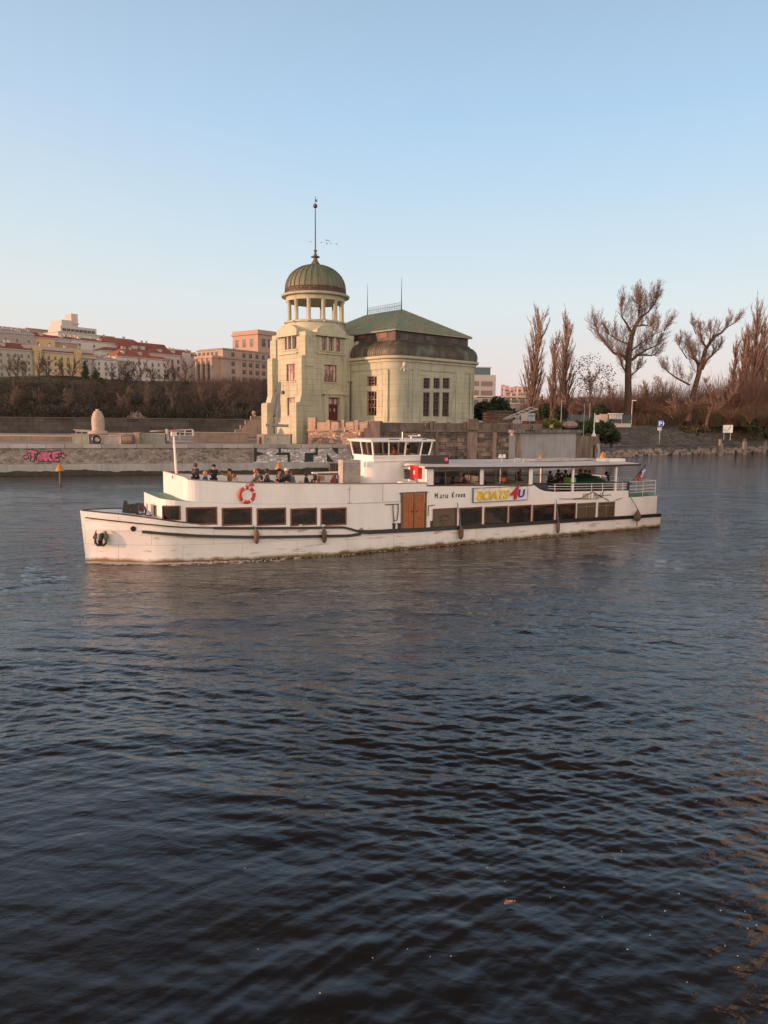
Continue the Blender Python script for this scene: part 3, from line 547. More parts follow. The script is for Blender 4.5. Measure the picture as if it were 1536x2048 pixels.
g = MB(); g.box(ul1+.0, ul1+.12, -.95, -.82, WB0-.32, WB0-.05); g.build('loudhailer', WHITE, ship)
g = MB(); _, zq = suw(810, 942, Y0); uq = suw(810, 942, Y0+.03)[0]; g.box(uq-.08, uq+.08, Y0+.02, Y0+.06, zq-.08, zq+.08); g.build('vent_grille', GREYM, ship)
# ventilation tower with louvres
u0, z1_ = suw(686.5, 921, -1.5); u1, z0_ = suw(722, 966, -1.5)
g = MB(); g.box(u0, u1, -1.46, -1.0, 2.5, z1_); 
for k in range(16):
    z = 2.9+(z1_-2.95)*k/16; g.box(u0+.04, u1-.04, -1.53, -1.46, z, z+.055)
g.box(u0-.04, u0, -1.54, -.98, 2.5, z1_+.03); g.build('louvred_casing', GREYM, ship)
# bench rail beside it
ur_, zr_ = suw(660, 944, 2.2); g = MB(); g.box(ur_-1.1, ur_+1.6, 2.1, 2.3, zr_-.06, zr_+.02); g.box(ur_-.95, ur_-.8, 2.15, 2.25, 2.5, zr_-.06); g.box(ur_+1.3, ur_+1.45, 2.15, 2.25, 2.5, zr_-.06); g.build('pipe_shelf', WHITE, ship)
g = MB(); u_, z_ = suw(745, 960, -2.4); g.box(13.2+2, 16.0, -2.9, -2.3, 3.3, 3.42); g.build('deck_locker', WHITE, ship)
# fire cabinet
uf, zf_ = suw(836, 932, -2.95); uf2 = suw(846, 945, -2.95)[0]; zf2 = suw(836, 958, -2.95)[1]
fc = MB(); fc.box(uf, uf2, -2.95, -2.15, zf2, zf_); fc.box(uf-.02, uf2+.02, -2.97, -2.13, zf_, zf_+.03); fco = fc.build('fire_cabinet', REDP, ship)
fc = MB(); fc.box(uf-.006, uf, -2.65, -2.5, zf2+.22, zf2+.42); fc.build('notice_label', M('label_cream', (.6, .5, .4), .6), fco)
# name, sign board, small lettering
NIB = Vector((.045, 0, .03))
def stroke(mb, pts, o, k):
    for p, q_ in zip(pts[:-1], pts[1:]):
        P0 = Vector((o[0]+p[0]*k, o[1], o[2]+p[1]*k)); P1 = Vector((o[0]+q_[0]*k, o[1], o[2]+q_[1]*k))
        nb_ = NIB*(k/.3); d_ = Vector((0, -.008, 0))
        a = [P0-nb_/2, P0+nb_/2, P1+nb_/2, P1-nb_/2]; mb.hexa(a, [v+d_ for v in a])
BLK = {'M': [[(.02, 0), (.12, .12), (.12, .9), (.02, .8)], [(.12, .95), (.37, .35), (.62, .98)], [(.62, .95), (.62, .1), (.72, 0)]], 'a': [[(.02, .5), (.2, .6), (.28, .5), (.28, .1), (.38, 0)], [(.28, .35), (.05, .25), (.08, 0), (.28, .1)]],
       'r': [[(.05, .6), (.1, .5), (.1, 0)], [(.1, .5), (.25, .62), (.32, .5)]], 'i': [[(.03, .6), (.09, .5), (.09, .08), (.16, 0)], [(.09, .8), (.12, .85)]], 'C': [[(.5, .85), (.3, 1), (.08, .8), (.08, .2), (.3, 0), (.52, .15)], [(.28, .9), (.28, .1)]],
       'o': [[(.08, .5), (.2, .62), (.32, .5), (.32, .12), (.2, 0), (.08, .12), (.08, .5)]], 'n': [[(.03, .6), (.1, .5), (.1, 0)], [(.1, .5), (.25, .62), (.3, .5), (.3, .08), (.38, 0)]]}
g = MB(); x = 16.78
for ch, adv in (('M', .8), ('a', .42), ('r', .36), ('i', .22), ('a', .5), (' ', .35), ('C', .62), ('r', .36), ('o', .42), ('o', .42), ('n', .4)):
    for st in BLK.get(ch, []): stroke(g, st, (x, -3.475, 2.56), .29)
    x += adv*.41
g.build('ship_name_lettering', M('ink_navy', (.03, .035, .06), .5), ship)
sb = MB(); sb.box(19.22, 22.93, -3.60, -3.48, 2.27, 3.0); sbo = sb.build('sign_board', M('sign_white', (.78, .77, .75), .4), ship)
sf = MB(); 
for z0, z1 in ((2.24, 2.27), (3.0, 3.03)): sf.box(19.19, 22.96, -3.61, -3.47, z0, z1)
for x0 in (19.19, 22.93): sf.box(x0, x0+.03, -3.61, -3.47, 2.27, 3.0)
sf.build('sign_edge', M('sign_edge_grey', (.2, .2, .2), .5), sbo)
YEL = M('sign_yellow', (.85, .58, .01), .4); SRED = M('sign_red', (.6, .02, .05), .4); SBLU = M('sign_blue', (.02, .06, .42), .4)
text_obj('lettering', 'BOATS', 2.2, .50, (19.38, -3.63, 2.36), (1, 0, 0), YEL, sbo, ext=.03, off=.026, shear=.22)
text_obj('lettering', '4', .60, .72, (21.66, -3.645, 2.32), (1, 0, 0), SRED, sbo, ext=.035, off=.022, shear=.2)
text_obj('lettering', 'U', .46, .46, (22.26, -3.63, 2.40), (1, 0, 0), SBLU, sbo, ext=.03, off=.018, shear=.15)
INKB = M('ink_black', (.05, .04, .04), .5)
g = MB(); g.box(27.25, 27.75, -3.482, -3.476, 2.05, 2.42); g.build('small_emblem', M('emblem_beige', (.5, .43, .33), .6), ship)
g = MB()
for k in range(3): g.box(27.85, 27.95, -3.482, -3.476, 2.1+k*.12, 2.15+k*.12)
g.build('emblem_dots', INKB, ship)
text_obj('side_lettering', 'Plzeň', .62, .30, (28.12, -3.48, 2.10), (1, 0, 0), INKB, ship, ext=.004, off=.0, shear=.25)
text_obj('side_lettering', 'NA KOLEČKU', .72, .10, (28.86, -3.48, 2.2), (1, 0, 0), INKB, ship, ext=.004, off=.01)
# door-side ropes, bitts, small fittings, boat poles
g = MB()
for x in (14.36, 14.66, 16.62): g.lathe([(.09, 0), (.09, .34), (.115, .35), (.115, .4)], x, -3.42, 8); g.v = g.v[:-32]+[(a, b, c+.98) for a, b, c in g.v[-32:]]
g.build('mooring_bitt', BLACK, ship)
g = MB(); g.tube([(13.8, -3.48, 2.37), (14.6, -3.48, 2.37)], .022, 5); g.tube([(14.25, -3.5, 2.37), (14.28, -3.5, 1.8), (14.34, -3.5, 1.5), (14.5, -3.5, 1.55), (14.56, -3.5, 1.9), (14.56, -3.5, 2.35)], .025, 5); g.tube([(14.28, -3.5, 1.9), (14.33, -3.5, 1.2)], .02, 5)
g.tube([(16.42, -3.5, 2.2), (16.8, -3.5, 2.22)], .018, 5); g.tube([(16.4, -3.5, 2.2), (16.38, -3.5, 1.65)], .018, 5); g.build('hanging_rope', ROPE, ship)
g = MB(); g.tube([(25.4, -3.52, 2.18), (27.2, -3.52, 2.1), (28.5, -3.52, 2.05)], .016, 5); g.tube([(27.0, -3.52, 2.12), (28.0, -3.52, 2.5), (29.4, -3.52, 1.9)], .02, 5); g.tube([(28.9, -3.52, 2.5), (28.7, -3.52, 2.1)], .02, 5); g.tube([(29.9, -3.52, 1.9), (30.5, -3.52, 2.02)], .016, 5); g.box(26.5, 27.1, -3.54, -3.5, 2.1, 2.16); g.build('boat_hook_rack', ROPE, ship)
g = MB(); g.box(12.4, 12.56, -3.46, -3.42, 1.13, 1.27); g.build('vent_grille', GREYM, ship)
g = MB(); g.tube([(12.95, -3.44, 1.1), (12.95, -3.55, 1.12), (12.95, -3.56, 1.22), (12.95, -3.44, 1.26)], .03, 6); g.build('fuel_vent', WHITE, ship)
for x, z in ((7.0, 1.63), (9.25, 1.52), (10.4, 1.46)): g = MB(); g.box(x-.12, x+.12, -bd(x)+.0, -bd(x)+.08, z-.01, z+.03); g.box(x-.06, x-.02, -bd(x), -bd(x)+.06, z+.03, z+.1); g.box(x+.02, x+.06, -bd(x), -bd(x)+.06, z+.03, z+.1); g.build('mooring_cleat', WHITE, ship)
# hull plate seams, door slab seam in the bulwark
g = MB(); g.box(11.83, 11.85, -3.405, -3.395, 2.55, 3.42); g.box(11.83, 16.0, -3.425, -3.39, 2.50, 2.515); g.box(13.7, 13.72, -3.405, -3.395, 2.55, 3.42); g.box(11.72, 11.95, -3.43, -3.39, 2.5, 2.55); g.box(11.72, 11.9, -3.41, -3.39, 3.2, 3.23); g.build('gangway_hatch_seam', GREYM, ship)
# porthole + anchor + bow gear
def hullpt(px, py):
    u = 2.
    for _ in range(50):
        q_ = onplane(px, py, SHIP_O+SN*(bd(u)*.92), SN); u = .6*u+.4*(q_-SHIP_O).dot(SA)
    k = q_.z/tz(u); return u, -(bw(u)*(1-k)+bd(u)*k), q_.z
x_, y_, z_ = hullpt(267, 1057); g = MB(); nv_ = Vector((-.42, -.9, -.1)).normalized(); g.tube([Vector((x_, y_, z_))-nv_*.1, Vector((x_, y_, z_))+nv_*.06], .125, 14); g.build('hawse_hole', BLACK, ship)
an = MB(); ax_, ay_, az_ = hullpt(203, 1080); c0 = Vector((ax_, ay_-.12, az_)); t_ = Vector((.80, -.60, 0)); e_ = Vector((0, 0, 1)); nn = Vector((-.6, -.8, 0))
T = lambda a, b, c=0: c0 + t_*a + e_*b + nn*c
an.tube([T(0, .22, -.1), T(0, .2, .06), T(.0, 0, .14), T(0, -.16, .1)], [.12, .13, .12, .09], 8)
for s_ in (-1, 1):
    an.tube([T(0, -.2, .08), T(.14*s_, -.22, .1), T(.25*s_, -.12, .1), T(.27*s_, .08, .06), T(.2*s_, .3, .02)], [.07, .065, .06, .05, .03], 7)
    an.prism([T(.27*s_-.1, .08, .08), T(.27*s_+.1, .06, .08), T(.27*s_+.07, .3, .05), T(.22*s_, .46, .02)], nn*.05)
an.build('anchor', BLACK, ship)
g = MB(); g.box(1.75, 2.35, -.35, .3, 1.55, 2.62); g.prism([(1.5, -.3, 1.6), (1.72, -.3, 2.8), (1.85, -.3, 2.8), (2.0, -.3, 1.6)], (0, .1, 0))
for k in range(3): g.tube([(2.3+.36*math.cos(a), -.42-.03*k, 2.3+.34*math.sin(a)) for a in np.linspace(0, 6.28, 15)], .035, 5)
g.tube([(1.5, -.5, 1.58), (1.8, -.4, 1.9), (2.5, -.5, 2.2), (2.9, -.3, 1.7)], .04, 5); g.build('anchor_winch', BLACK, ship)
RB = M('bitt_red', (.13, .04, .035), .5)
for x, y, zt in ((2.35, 1.1, 2.52), (2.75, 1.1, 2.5), (2.3, -.75, 2.2), (2.68, -.9, 2.15)):
    g = MB(); g.lathe([(.11, 1.55), (.11, zt-.06), (.14, zt-.05), (.14, zt)], x, y, 10); g.build('bollard', RB if y > 0 else BLACK, ship)
# mast with lamp
mu, mz_ = suw(353, 952, 0); mu2, mz2 = suw(347.5, 872, 0)
g = MB(); g.tube([(mu, 0, 2.9), (mu, 0, mz_), (mu2, 0, mz2)], [.075, .065, .045], 8); ms = g.build('mast', WHITE, ship)
g = MB(); g.box(mu2-.12, mu2+.12, -.12, .12, mz2, mz2+.2); g.build('mast_lamp', M('lamp_pale', (.8, .7, .6), .3), ms); g = MB(); g.box(mu2-.09, mu2+.09, -.09, .09, mz2+.2, mz2+.27); g.build('lamp_cap', REDP, ms)
g = MB(); g.ball((mu-.12, -.1, mz_-.03), .13, 10); g.build('bell', REDP, ms)
g = MB(); g.tube([(mu-.1, -.1, 3.8), (mu+.1, -1.2, 2.95)], .02, 4); g.tube([(mu+.05, -.5, 3.6), (mu+.1, -1.0, 2.95)], .02, 4); g.build('mast_stay', BROWNF, ms)
# lifebuoy and fenders are hung on: things of their own
def local_thing(name, label, cat, group=None): return thing(name, label, cat, SHIP_O, SHIP_TH, group)
lb = local_thing('lifebuoy', 'red lifebuoy with white bands hung on the white upper bulwark', 'lifebuoy'); cu, cz = suw(497, 990.5, -3.2); yb = -(bd(cu)-.14)-.07
g = MB(); rg = []
g2 = MB()
for i in range(41):
    a = i/40*2*math.pi; c = Vector((math.cos(a), 0, math.sin(a))); rg.append([Vector((cu, yb, cz)) + c*(.34+.08*math.cos(t)) + Vector((0, .06*math.sin(t), 0)) for t in np.linspace(0, 2*math.pi, 9)[:-1]])
g.loft(rg, caps=(False, False)); g.build('ring', M('buoy_red', (.60, .05, .02), .5, col2=(.5, .03, .02)), lb, True, 60)
for a0 in (70, 108, 20, 235, 300):
    rg = [[Vector((cu, yb, cz)) + Vector((math.cos(a), 0, math.sin(a)))*(.34+.088*math.cos(t)) + Vector((0, .068*math.sin(t), 0)) for t in np.linspace(0, 2*math.pi, 9)[:-1]] for a in np.linspace(R(a0-6), R(a0+6), 4)]; g2.loft(rg)
g2.build('reflective_band', WHITE, lb, True, 60)
g = MB(); g.tube([(cu+.1, yb-.05, cz+.42), (cu+.22, yb-.08, cz+.55), (cu+.3, yb-.06, cz+.42)], .05, 5); g.tube([(cu+.02, yb, cz+.4), (cu, yb+.05, cz+.6)], .015, 4); g.build('line_bundle', M('buoy_red', ()), lb)
def fender(px, py0, py1, label, r, rope, yo=-3.62, pear=False):
    f_ = local_thing('fender', label, 'fender', 'rope fenders hung along the near side of the ship'); u, z1 = suw(px, py0, yo); _, z0 = suw(px, py1, yo); L_ = z1-z0; y = -(bd(u)+.09+r)
    g = MB(); pr = [(.02, 0), (.6, .06), (.95, .25), (1, .5), (.95, .8), (.6, .94), (.1, 1)] if not pear else [(.05, 0), (.55, .05), (.95, .22), (1, .4), (.7, .65), (.3, .88), (.1, 1)]
    g.lathe([(max(a*r, .01), z0+b*L_) for a, b in pr], u, y, 10); g.build('fender_body', BROWNF, f_, True, 60)
    g = MB(); g.tube([(u+rope[0], -(bd(u)+.02), rope[1]), (u, y, z1-.02)], .02, 5); 
    if pear: g.tube([(u, y, z0+.02), (u, y, z0-.3)], .03, 5)
    g.build('rope', ROPEB if not pear else ROPE, f_); return f_
fender(517, 1060, 1090, 'brown rope fender below the window nearest the lifebuoy', .13, (-.08, 1.66)); fender(648, 1058, 1086, 'brown rope fender below the last window before the gangway hatch', .13, (-.1, 1.5))
fender(922, 1055, 1079, 'squat brown rope fender hanging just aft of the wooden double door', .14, (-.12, 2.3), -3.75); fender(1117, 1043, 1067, 'slim brown rope fender hanging below the sixth window aft of the door', .11, (-.05, 2.15), -3.75)
fender(1276, 1018, 1043, 'fat pear shaped brown fender hanging near the stern of the ship', .24, (-.3, 2.0), -3.85, True)
# emblem on first aft window
g = MB(); g.tube([(17.1, -3.47, 1.55), (17.45, -3.47, 1.62), (17.8, -3.47, 1.55)], .02, 4); g.tube([(17.15, -3.47, 1.55), (17.2, -3.47, 1.32), (17.45, -3.47, 1.36), (17.7, -3.47, 1.32), (17.75, -3.47, 1.55)], .018, 4); g.box(17.33, 17.57, -3.476, -3.468, 1.18, 1.24); g.build('window_decal', M('decal_brown', (.12, .05, .03), .5), ship)
# deck furniture in view: chairs and tables
def chair(u, y, z, label, rz=0):
    t = thing('deck_chair', label, 'chair', SHIP_O+SA*u+SN*(-y)+Vector((0, 0, z)), SHIP_TH+rz, 'wooden chairs on the open upper deck')
    g = MB(); g.box(-.2, .2, -.2, .2, .42, .45); g.build('seat', LAMPM, t)
    g = MB()
    for k in range(5): g.box(.19, .215, -.2+k*.085, -.14+k*.085, .5, .86)
    g.box(.185, .22, -.22, .22, .86, .95); g.build('backrest', LAMPM, t)
    for a in (-.19, .19):
        for b in (-.19, .19): g = MB(); g.tube([(a, b, 0), (a, b, .42)], .015, 5); g.build('leg', STEEL, t)
    return t
# ---------------------------------------------------------------- island, embankments, powerhouse
BPHI = R(41.0); BO = Vector((1.21, 99.4, 0)); BA = Vector((math.cos(BPHI), math.sin(BPHI), 0)); BN = Vector((-math.sin(BPHI), math.cos(BPHI), 0))
def loc_b(q): d = q-BO; return d.dot(BA), d.dot(BN), q.z
def b_right(px, py, y=0.0): l = loc_b(onplane(px, py, BO+BN*y, BN)); return l[0], l[2]
def b_left(px, py, x=0.0): l = loc_b(onplane(px, py, BO+BA*x, BA)); return l[1], l[2]
PAINT = M('green_paint', (.468, .465, .34), .8, col2=(.395, .395, .295), scale=.25, kind='course', size=(5.2, .72), mortar=(.87, .87, .85), var=.05, bump=.02, bscale=6, grime=.32)
TRIM = M('green_trim', (.48, .475, .35), .8, col2=(.42, .415, .315), scale=.6, var=.06, grime=.2)
COPPER = M('copper_green', (.22, .30, .235), .6, col2=(.31, .28, .20), scale=.35, stretch=(1, 1, .35), mix=(.42, .62), var=.18, vscale=5, grime=.2)
COPBR = M('copper_brown', (.075, .06, .042), .55, col2=(.12, .15, .10), scale=.55, stretch=(1, 1, .8), mix=(.46, .64), var=.28, vscale=4, grime=.45)
DOMEG = M('dome_copper', (.13, .155, .10), .6, col2=(.16, .14, .09), scale=.4, var=.16, vscale=4, stretch=(1, 1, .3), grime=.3)
RUSTC = M('rust_copper', (.075, .042, .03), .65, col2=(.13, .12, .08), scale=3, mix=(.5, .7), var=.2)
DARKC = M('dark_copper', (.045, .03, .028), .6, col2=(.08, .06, .05), scale=1)
WINR = M('window_red', (.16, .035, .025), .5); CURT = M('curtain_pane', (.55, .40, .38), .12, col2=(.20, .13, .13), scale=1.2, stretch=(2.5, 2.5, .5), mix=(.45, .6), var=.1)
GRIL = M('grille_orange', (.42, .24, .15), .5); DPANE = glassy('dim_pane', (.03, .025, .03), 0, .1)
IRON = M('wrought_iron', (.05, .045, .045), .6)
ph = thing('river_powerhouse', 'pale green powerhouse with a domed lookout tower and green copper roof', 'building', BO, BPHI)
ZG = 3.55; ZC = 14.95
def rrect(x0, x1, y0, y1, r, z, n=6):
    pts = []
    for cx, cy, a0 in ((x0+r, y0+r, 180), (x1-r, y0+r, 270), (x1-r, y1-r, 0), (x0+r, y1-r, 90)):
        for k in range(n+1): a = R(a0+90*k/n); pts.append((cx+r*math.cos(a), cy+r*math.sin(a), z))
    return pts
BX, BY, RAD = 17.1, 24.0, 2.3
# openings on the two visible walls
rw_cols = [(848, 861.5), (868, 881), (886.5, 900.5)]; rh = []
for a, b in rw_cols:
    x0, _ = b_right(a, 800); x1, _ = b_right(b, 800)
    for yt, yb in ((755.5, 777), (784.5, 833)): rh.append((x0, x1, b_right(a, yb)[1], b_right(a, yt)[1]))
lh = []
ly = sorted((b_left(732, 800)[0], b_left(751.5, 800)[0]))
for yt, yb in ((752.5, 772.5), (782.5, 831.5)): lh.append((ly[0], ly[1], b_left(741, yb)[1], b_left(741, yt)[1]))
mw = MB()
pr0, pr1 = b_right(842, 800)[0], b_right(912, 800)[0]; pz1 = b_right(877, 743.5)[1]; sp = [(RAD+.12, b_right(826, 800)[0]), (b_right(928, 800)[0], b_right(946, 800)[0])]
pl0, pl1 = b_left(775, 800)[0], b_left(723, 800)[0]
zs0 = 6.6
panels = [(pr0, pr1, zs0, pz1)] + [(a, b, zs0, pz1) for a, b in sp]
mw.holewall((0, 0, 0), (1, 0, 0), (0, -1, 0), BX-RAD, ZC, panels, .14, s0=RAD, z0=ZG-3)
mw.holewall((0, .14, 0), (1, 0, 0), (0, -1, 0), pr1, pz1, rh, .42, s0=pr0, z0=zs0)
for a, b in sp: mw.holewall((0, .14, 0), (1, 0, 0), (0, -1, 0), b, pz1, [], s0=a, z0=zs0)
mw.holewall((0, BY, 0), (0, -1, 0), (-1, 0, 0), BY-RAD, ZC, [(BY-9.6, BY-pl0, zs0, pz1)], .14, s0=0, z0=ZG-3)
mw.holewall((.14, BY, 0), (0, -1, 0), (-1, 0, 0), BY-pl0, pz1, [(BY-b, BY-a, c, d) for a, b, c, d in lh], .42, s0=BY-9.6, z0=zs0)
for cx, cy, a0 in ((RAD, RAD, 180), (BX-RAD, RAD, 270)):
    ring = [(cx+RAD*math.cos(R(a0+90*k/12)), cy+RAD*math.sin(R(a0+90*k/12))) for k in range(13)]
    mw.loft([[(x, y, ZG-3) for x, y in ring], [(x, y, ZC) for x, y in ring]], closed=False, caps=(False, False))
mw.add([(BX, RAD, 0), (BX, BY, 0), (BX, BY, ZC), (BX, RAD, ZC)], [(0, 1, 2, 3)]); mw.add([(BX, BY, 0), (0, BY, 0), (0, BY, ZC), (BX, BY, ZC)], [(0, 1, 2, 3)])
mw.build('wall', PAINT, ph, True, 20)
pl = MB(); pl.loft([rrect(-.22, BX+.22, -.22, BY, RAD+.22, z, 8) for z in (ZG-3, 6.5)] + [rrect(-.1, BX+.1, -.1, BY, RAD+.1, 6.6, 8)], caps=(False, True)); pl.build('plinth', TRIM, ph, True, 30)
co = MB(); o = lambda d, z: rrect(-d, BX+d, -d, BY+d, RAD+d, z, 8)
co.loft([o(.02, ZC-.35), o(.18, ZC-.3), o(.2, ZC-.05), o(.55, ZC+.1), o(.6, ZC+.42), o(.1, ZC+.5)]); co.build('cornice', TRIM, ph, True, 35)
# bulging copper mansard
ms_ = MB(); Z0 = ZC+.5; prof = [(.28, 0, 2.5), (.34, .4, 2.5), (.26, .86, 2.3), (.0, 1.33, 1.9), (-.45, 1.77, 1.4), (-.95, 2.0, .9), (-1.2, 2.05, .5)]
ms_.loft([rrect(-d, BX+d, -d, BY+d, max(r_, .05), Z0+z, 8) for d, z, r_ in prof], caps=(True, True))
for k in range(46):       # standing seams
    for f_ in range(2):
        L_ = (BX if f_ == 0 else BY); t = (k+.5)/46*(L_-4)+2
        pts = [((t, -d-.01, Z0+z) if f_ == 0 else (-d-.01, t, Z0+z)) for d, z, r_ in prof]; ms_.tube(pts, .028, 3, False)
ms_.build('mansard_roof', COPBR, ph, True, 35)
bd_ = MB(); bd_.loft([rrect(1.2, BX-1.2, 1.2, BY-1.2, .12, z, 8) for z in (Z0+2.0, Z0+2.2)] + [rrect(1.4, BX-1.4, 1.4, BY-1.4, .1, z, 8) for z in (Z0+2.21, Z0+3.5)]); bd_.build('clerestory_band', DARKC, ph)
for px in (808, 858, 907):
    x, z = b_right(px, 674 if px < 820 else (677 if px < 880 else 682), 1.4); v = MB(); v.box(x-.7, x+.7, 1.33, 1.4, z-.35, z+.35)
    for k in range(4): v.box(x-.6+k*.34, x-.5+k*.34, 1.27, 1.33, z-.3, z+.3)
    v.build('louvre_vent', M('vent_grey', (.12, .10, .09), .6), ph)
for py_ in (724, 767):
    y, z = b_left(py_, 671, 1.4); v = MB(); v.box(1.33, 1.4, y-.8, y+.8, z-.35, z+.35); v.build('louvre_vent', M('vent_brown', (.2, .08, .05), .6), ph)
# hip roof with seams and ridge cresting
ZE = Z0+3.46; e0 = 1.0; rx = BX/2; ry0 = 8.2; ry1 = BY-8.2+.2; ZR = 22.95
hr = MB(); A0, A1, A2, A3 = (e0, e0, ZE), (BX-e0, e0, ZE), (BX-e0, BY-e0, ZE), (e0, BY-e0, ZE); R0, R1 = (rx, ry0, ZR), (rx, ry1, ZR)
hr.add([A0, A1, A2, A3, R0, R1], [(0, 1, 4), (1, 2, 5, 4), (2, 3, 5), (3, 0, 4, 5), (3, 2, 1, 0)])
hr.loft([rrect(e0-.04, BX-e0+.04, e0-.04, BY-e0+.04, .02, ZE-.14, 1), rrect(e0-.04, BX-e0+.04, e0-.04, BY-e0+.04, .02, ZE+.0, 1)])
def seamline(p, q): hr.bar(Vector(p)+Vector((0, 0, .04)), Vector(q)+Vector((0, 0, .04)), .08, .14)
for k in range(1, 32):
    t = k/32; x = e0+(BX-2*e0)*t; yy = e0+(ry0-e0)*(1-abs(2*t-1)); zz = ZE+(ZR-ZE)*(1-abs(2*t-1)); seamline((x, e0, ZE), (x, yy, zz))
for k in range(1, 46):
    y = e0+(BY-2*e0)*k/46; f_ = min(1, (y-e0)/(ry0-e0), (BY-e0-y)/(BY-e0-ry1)); seamline((e0, y, ZE), (e0+(rx-e0)*f_, y, ZE+(ZR-ZE)*f_))
seamline(A0, R0); seamline(A1, R0); seamline(A3, R1)
hr.build('hip_roof', COPPER, ph)
cg = MB(); n_ = 15
for k in range(n_+1):
    y = ry0+(ry1-ry0)*k/n_; cg.tube([(rx, y, ZR), (rx, y, ZR+1.15)], .025, 3)
for z in (.25, .6, 1.0): cg.tube([(rx, ry0, ZR+z), (rx, ry1, ZR+z)], .025, 3)
for k in range(n_): y = ry0+(ry1-ry0)*(k+.5)/n_; cg.tube([(rx, y-.18, ZR+.6), (rx, y, ZR+.85), (rx, y+.18, ZR+.6), (rx, y, ZR+.3), (rx, y-.18, ZR+.6)], .02, 3)
cg.build('ridge_cresting', IRON, ph)
for y in (ry0, ry1): t = MB(); t.tube([(rx, y, ZR-.1), (rx, y, ZR+1.6), (rx, y, ZR+4.6)], [.09, .06, .02], 5); t.build('lightning_rod', IRON, ph)
def lattice(f, P, W, H):
    for k in (.33, .66): 
        for z0, z1 in ((.0, .18), (.30, .52), (.62, .82)):
            for s_ in (-1, 1): f.bar(P(W*(k-.12*s_), H*z0+.05, .05), P(W*(k+.12*s_), H*z1, .05), .035)
for a, b, c, d_ in rh: window(ph, (a, .14, c), (1, 0, 0), (0, -1, 0), b-a, d_-c, 2, 3, M('grille_dull', (.16, .11, .09), .5), glassy('dim_pane', ()), t=.09, inset=.22, bars=lattice)
for a, b, c, d_ in lh: window(ph, (.14, b, c), (0, -1, 0), (-1, 0, 0), b-a, d_-c, 3, 3 if d_-c > 2 else 1, GRIL, glassy('dim_pane', ()), t=.1, inset=.22, bars=lattice)
# camera / loudhailer cluster on the corner
x, z = b_right(808, 732, -.3); g = MB(); g.lathe([(.22, z), (.25, z+.1), (.2, z+.5), (.1, z+.55)], x, -.35, 8); g.tube([(x, -.35, z), (x, -.35, z-.7)], .1, 6); g.bar((x-.7, -.4, z-.45), (x-.1, -.35, z-.15), .14); g.bar((x+.7, -.5, z-.5), (x, -.35, z-.3), .12); g.bar((x, -.35, z-.3), (x, .1, z-.1), .1); g.build('camera_cluster', M('camera_white', (.6, .55, .5), .5), ph)
# --- tower
TX0, TX1, TY0, TY1 = -7.75, .55, 9.3, 17.6; TCX, TCY = -3.3, 13.2
t_r = lambda px, py, y=TY0: b_right(px, py, y); t_l = lambda px, py, x=TX0: b_left(px, py, x)
tw = MB(); ZT0 = 18.6
wr = []   # right face openings (x0,x1,z0,z1)
def rr_(px0, px1, yt, yb): x0, x1 = t_r(px0, 750)[0], t_r(px1, 750)[0]; xm = (px0+px1)/2; return (x0, x1, t_r(xm, yb)[1], t_r(xm, yt)[1])
def ll_(px0, px1, yt, yb): a, b = sorted((t_l(px0, 750)[0], t_l(px1, 750)[0])); xm = (px0+px1)/2; return (a, b, t_l(xm, yb)[1], t_l(xm, yt)[1])
W3r = [rr_(643, 651.5, 670, 701), rr_(657, 665.5, 671, 702), rr_(671.5, 680.5, 673, 703)]; W2r = rr_(648, 674, 730, 764); DOOR = rr_(656, 677, 796, 841.5)
W3l = [ll_(570, 576.5, 671, 700), ll_(579.5, 584.5, 670, 699.5), ll_(588, 593.5, 669, 699)]; W2l = ll_(573, 590, 728, 762); W1l = ll_(574, 590, 795, 831)
tw.holewall((TX0, TY0, 0), (1, 0, 0), (0, -1, 0), TX1-TX0, ZT0, [(a-TX0, b-TX0, c, d_) for a, b, c, d_ in W3r+[W2r, DOOR]], .4, z0=ZG-3)
tw.holewall((TX0, TY1, 0), (0, -1, 0), (-1, 0, 0), TY1-TY0, ZT0, [(TY1-b, TY1-a, c, d_) for a, b, c, d_ in W3l+[W2l, W1l]], .4, z0=ZG-3)
tw.add([(TX1, TY0, 0), (TX1, TY1, 0), (TX1, TY1, ZT0), (TX1, TY0, ZT0)], [(0, 1, 2, 3)]); tw.add([(TX1, TY1, 0), (TX0, TY1, 0), (TX0, TY1, ZT0), (TX1, TY1, ZT0)], [(0, 1, 2, 3)])
tw.add([(TX0, TY0, ZT0), (TX1, TY0, ZT0), (TX1, TY1, ZT0), (TX0, TY1, ZT0)], [(0, 1, 2, 3)])
tw.build('tower_wall', PAINT, ph)
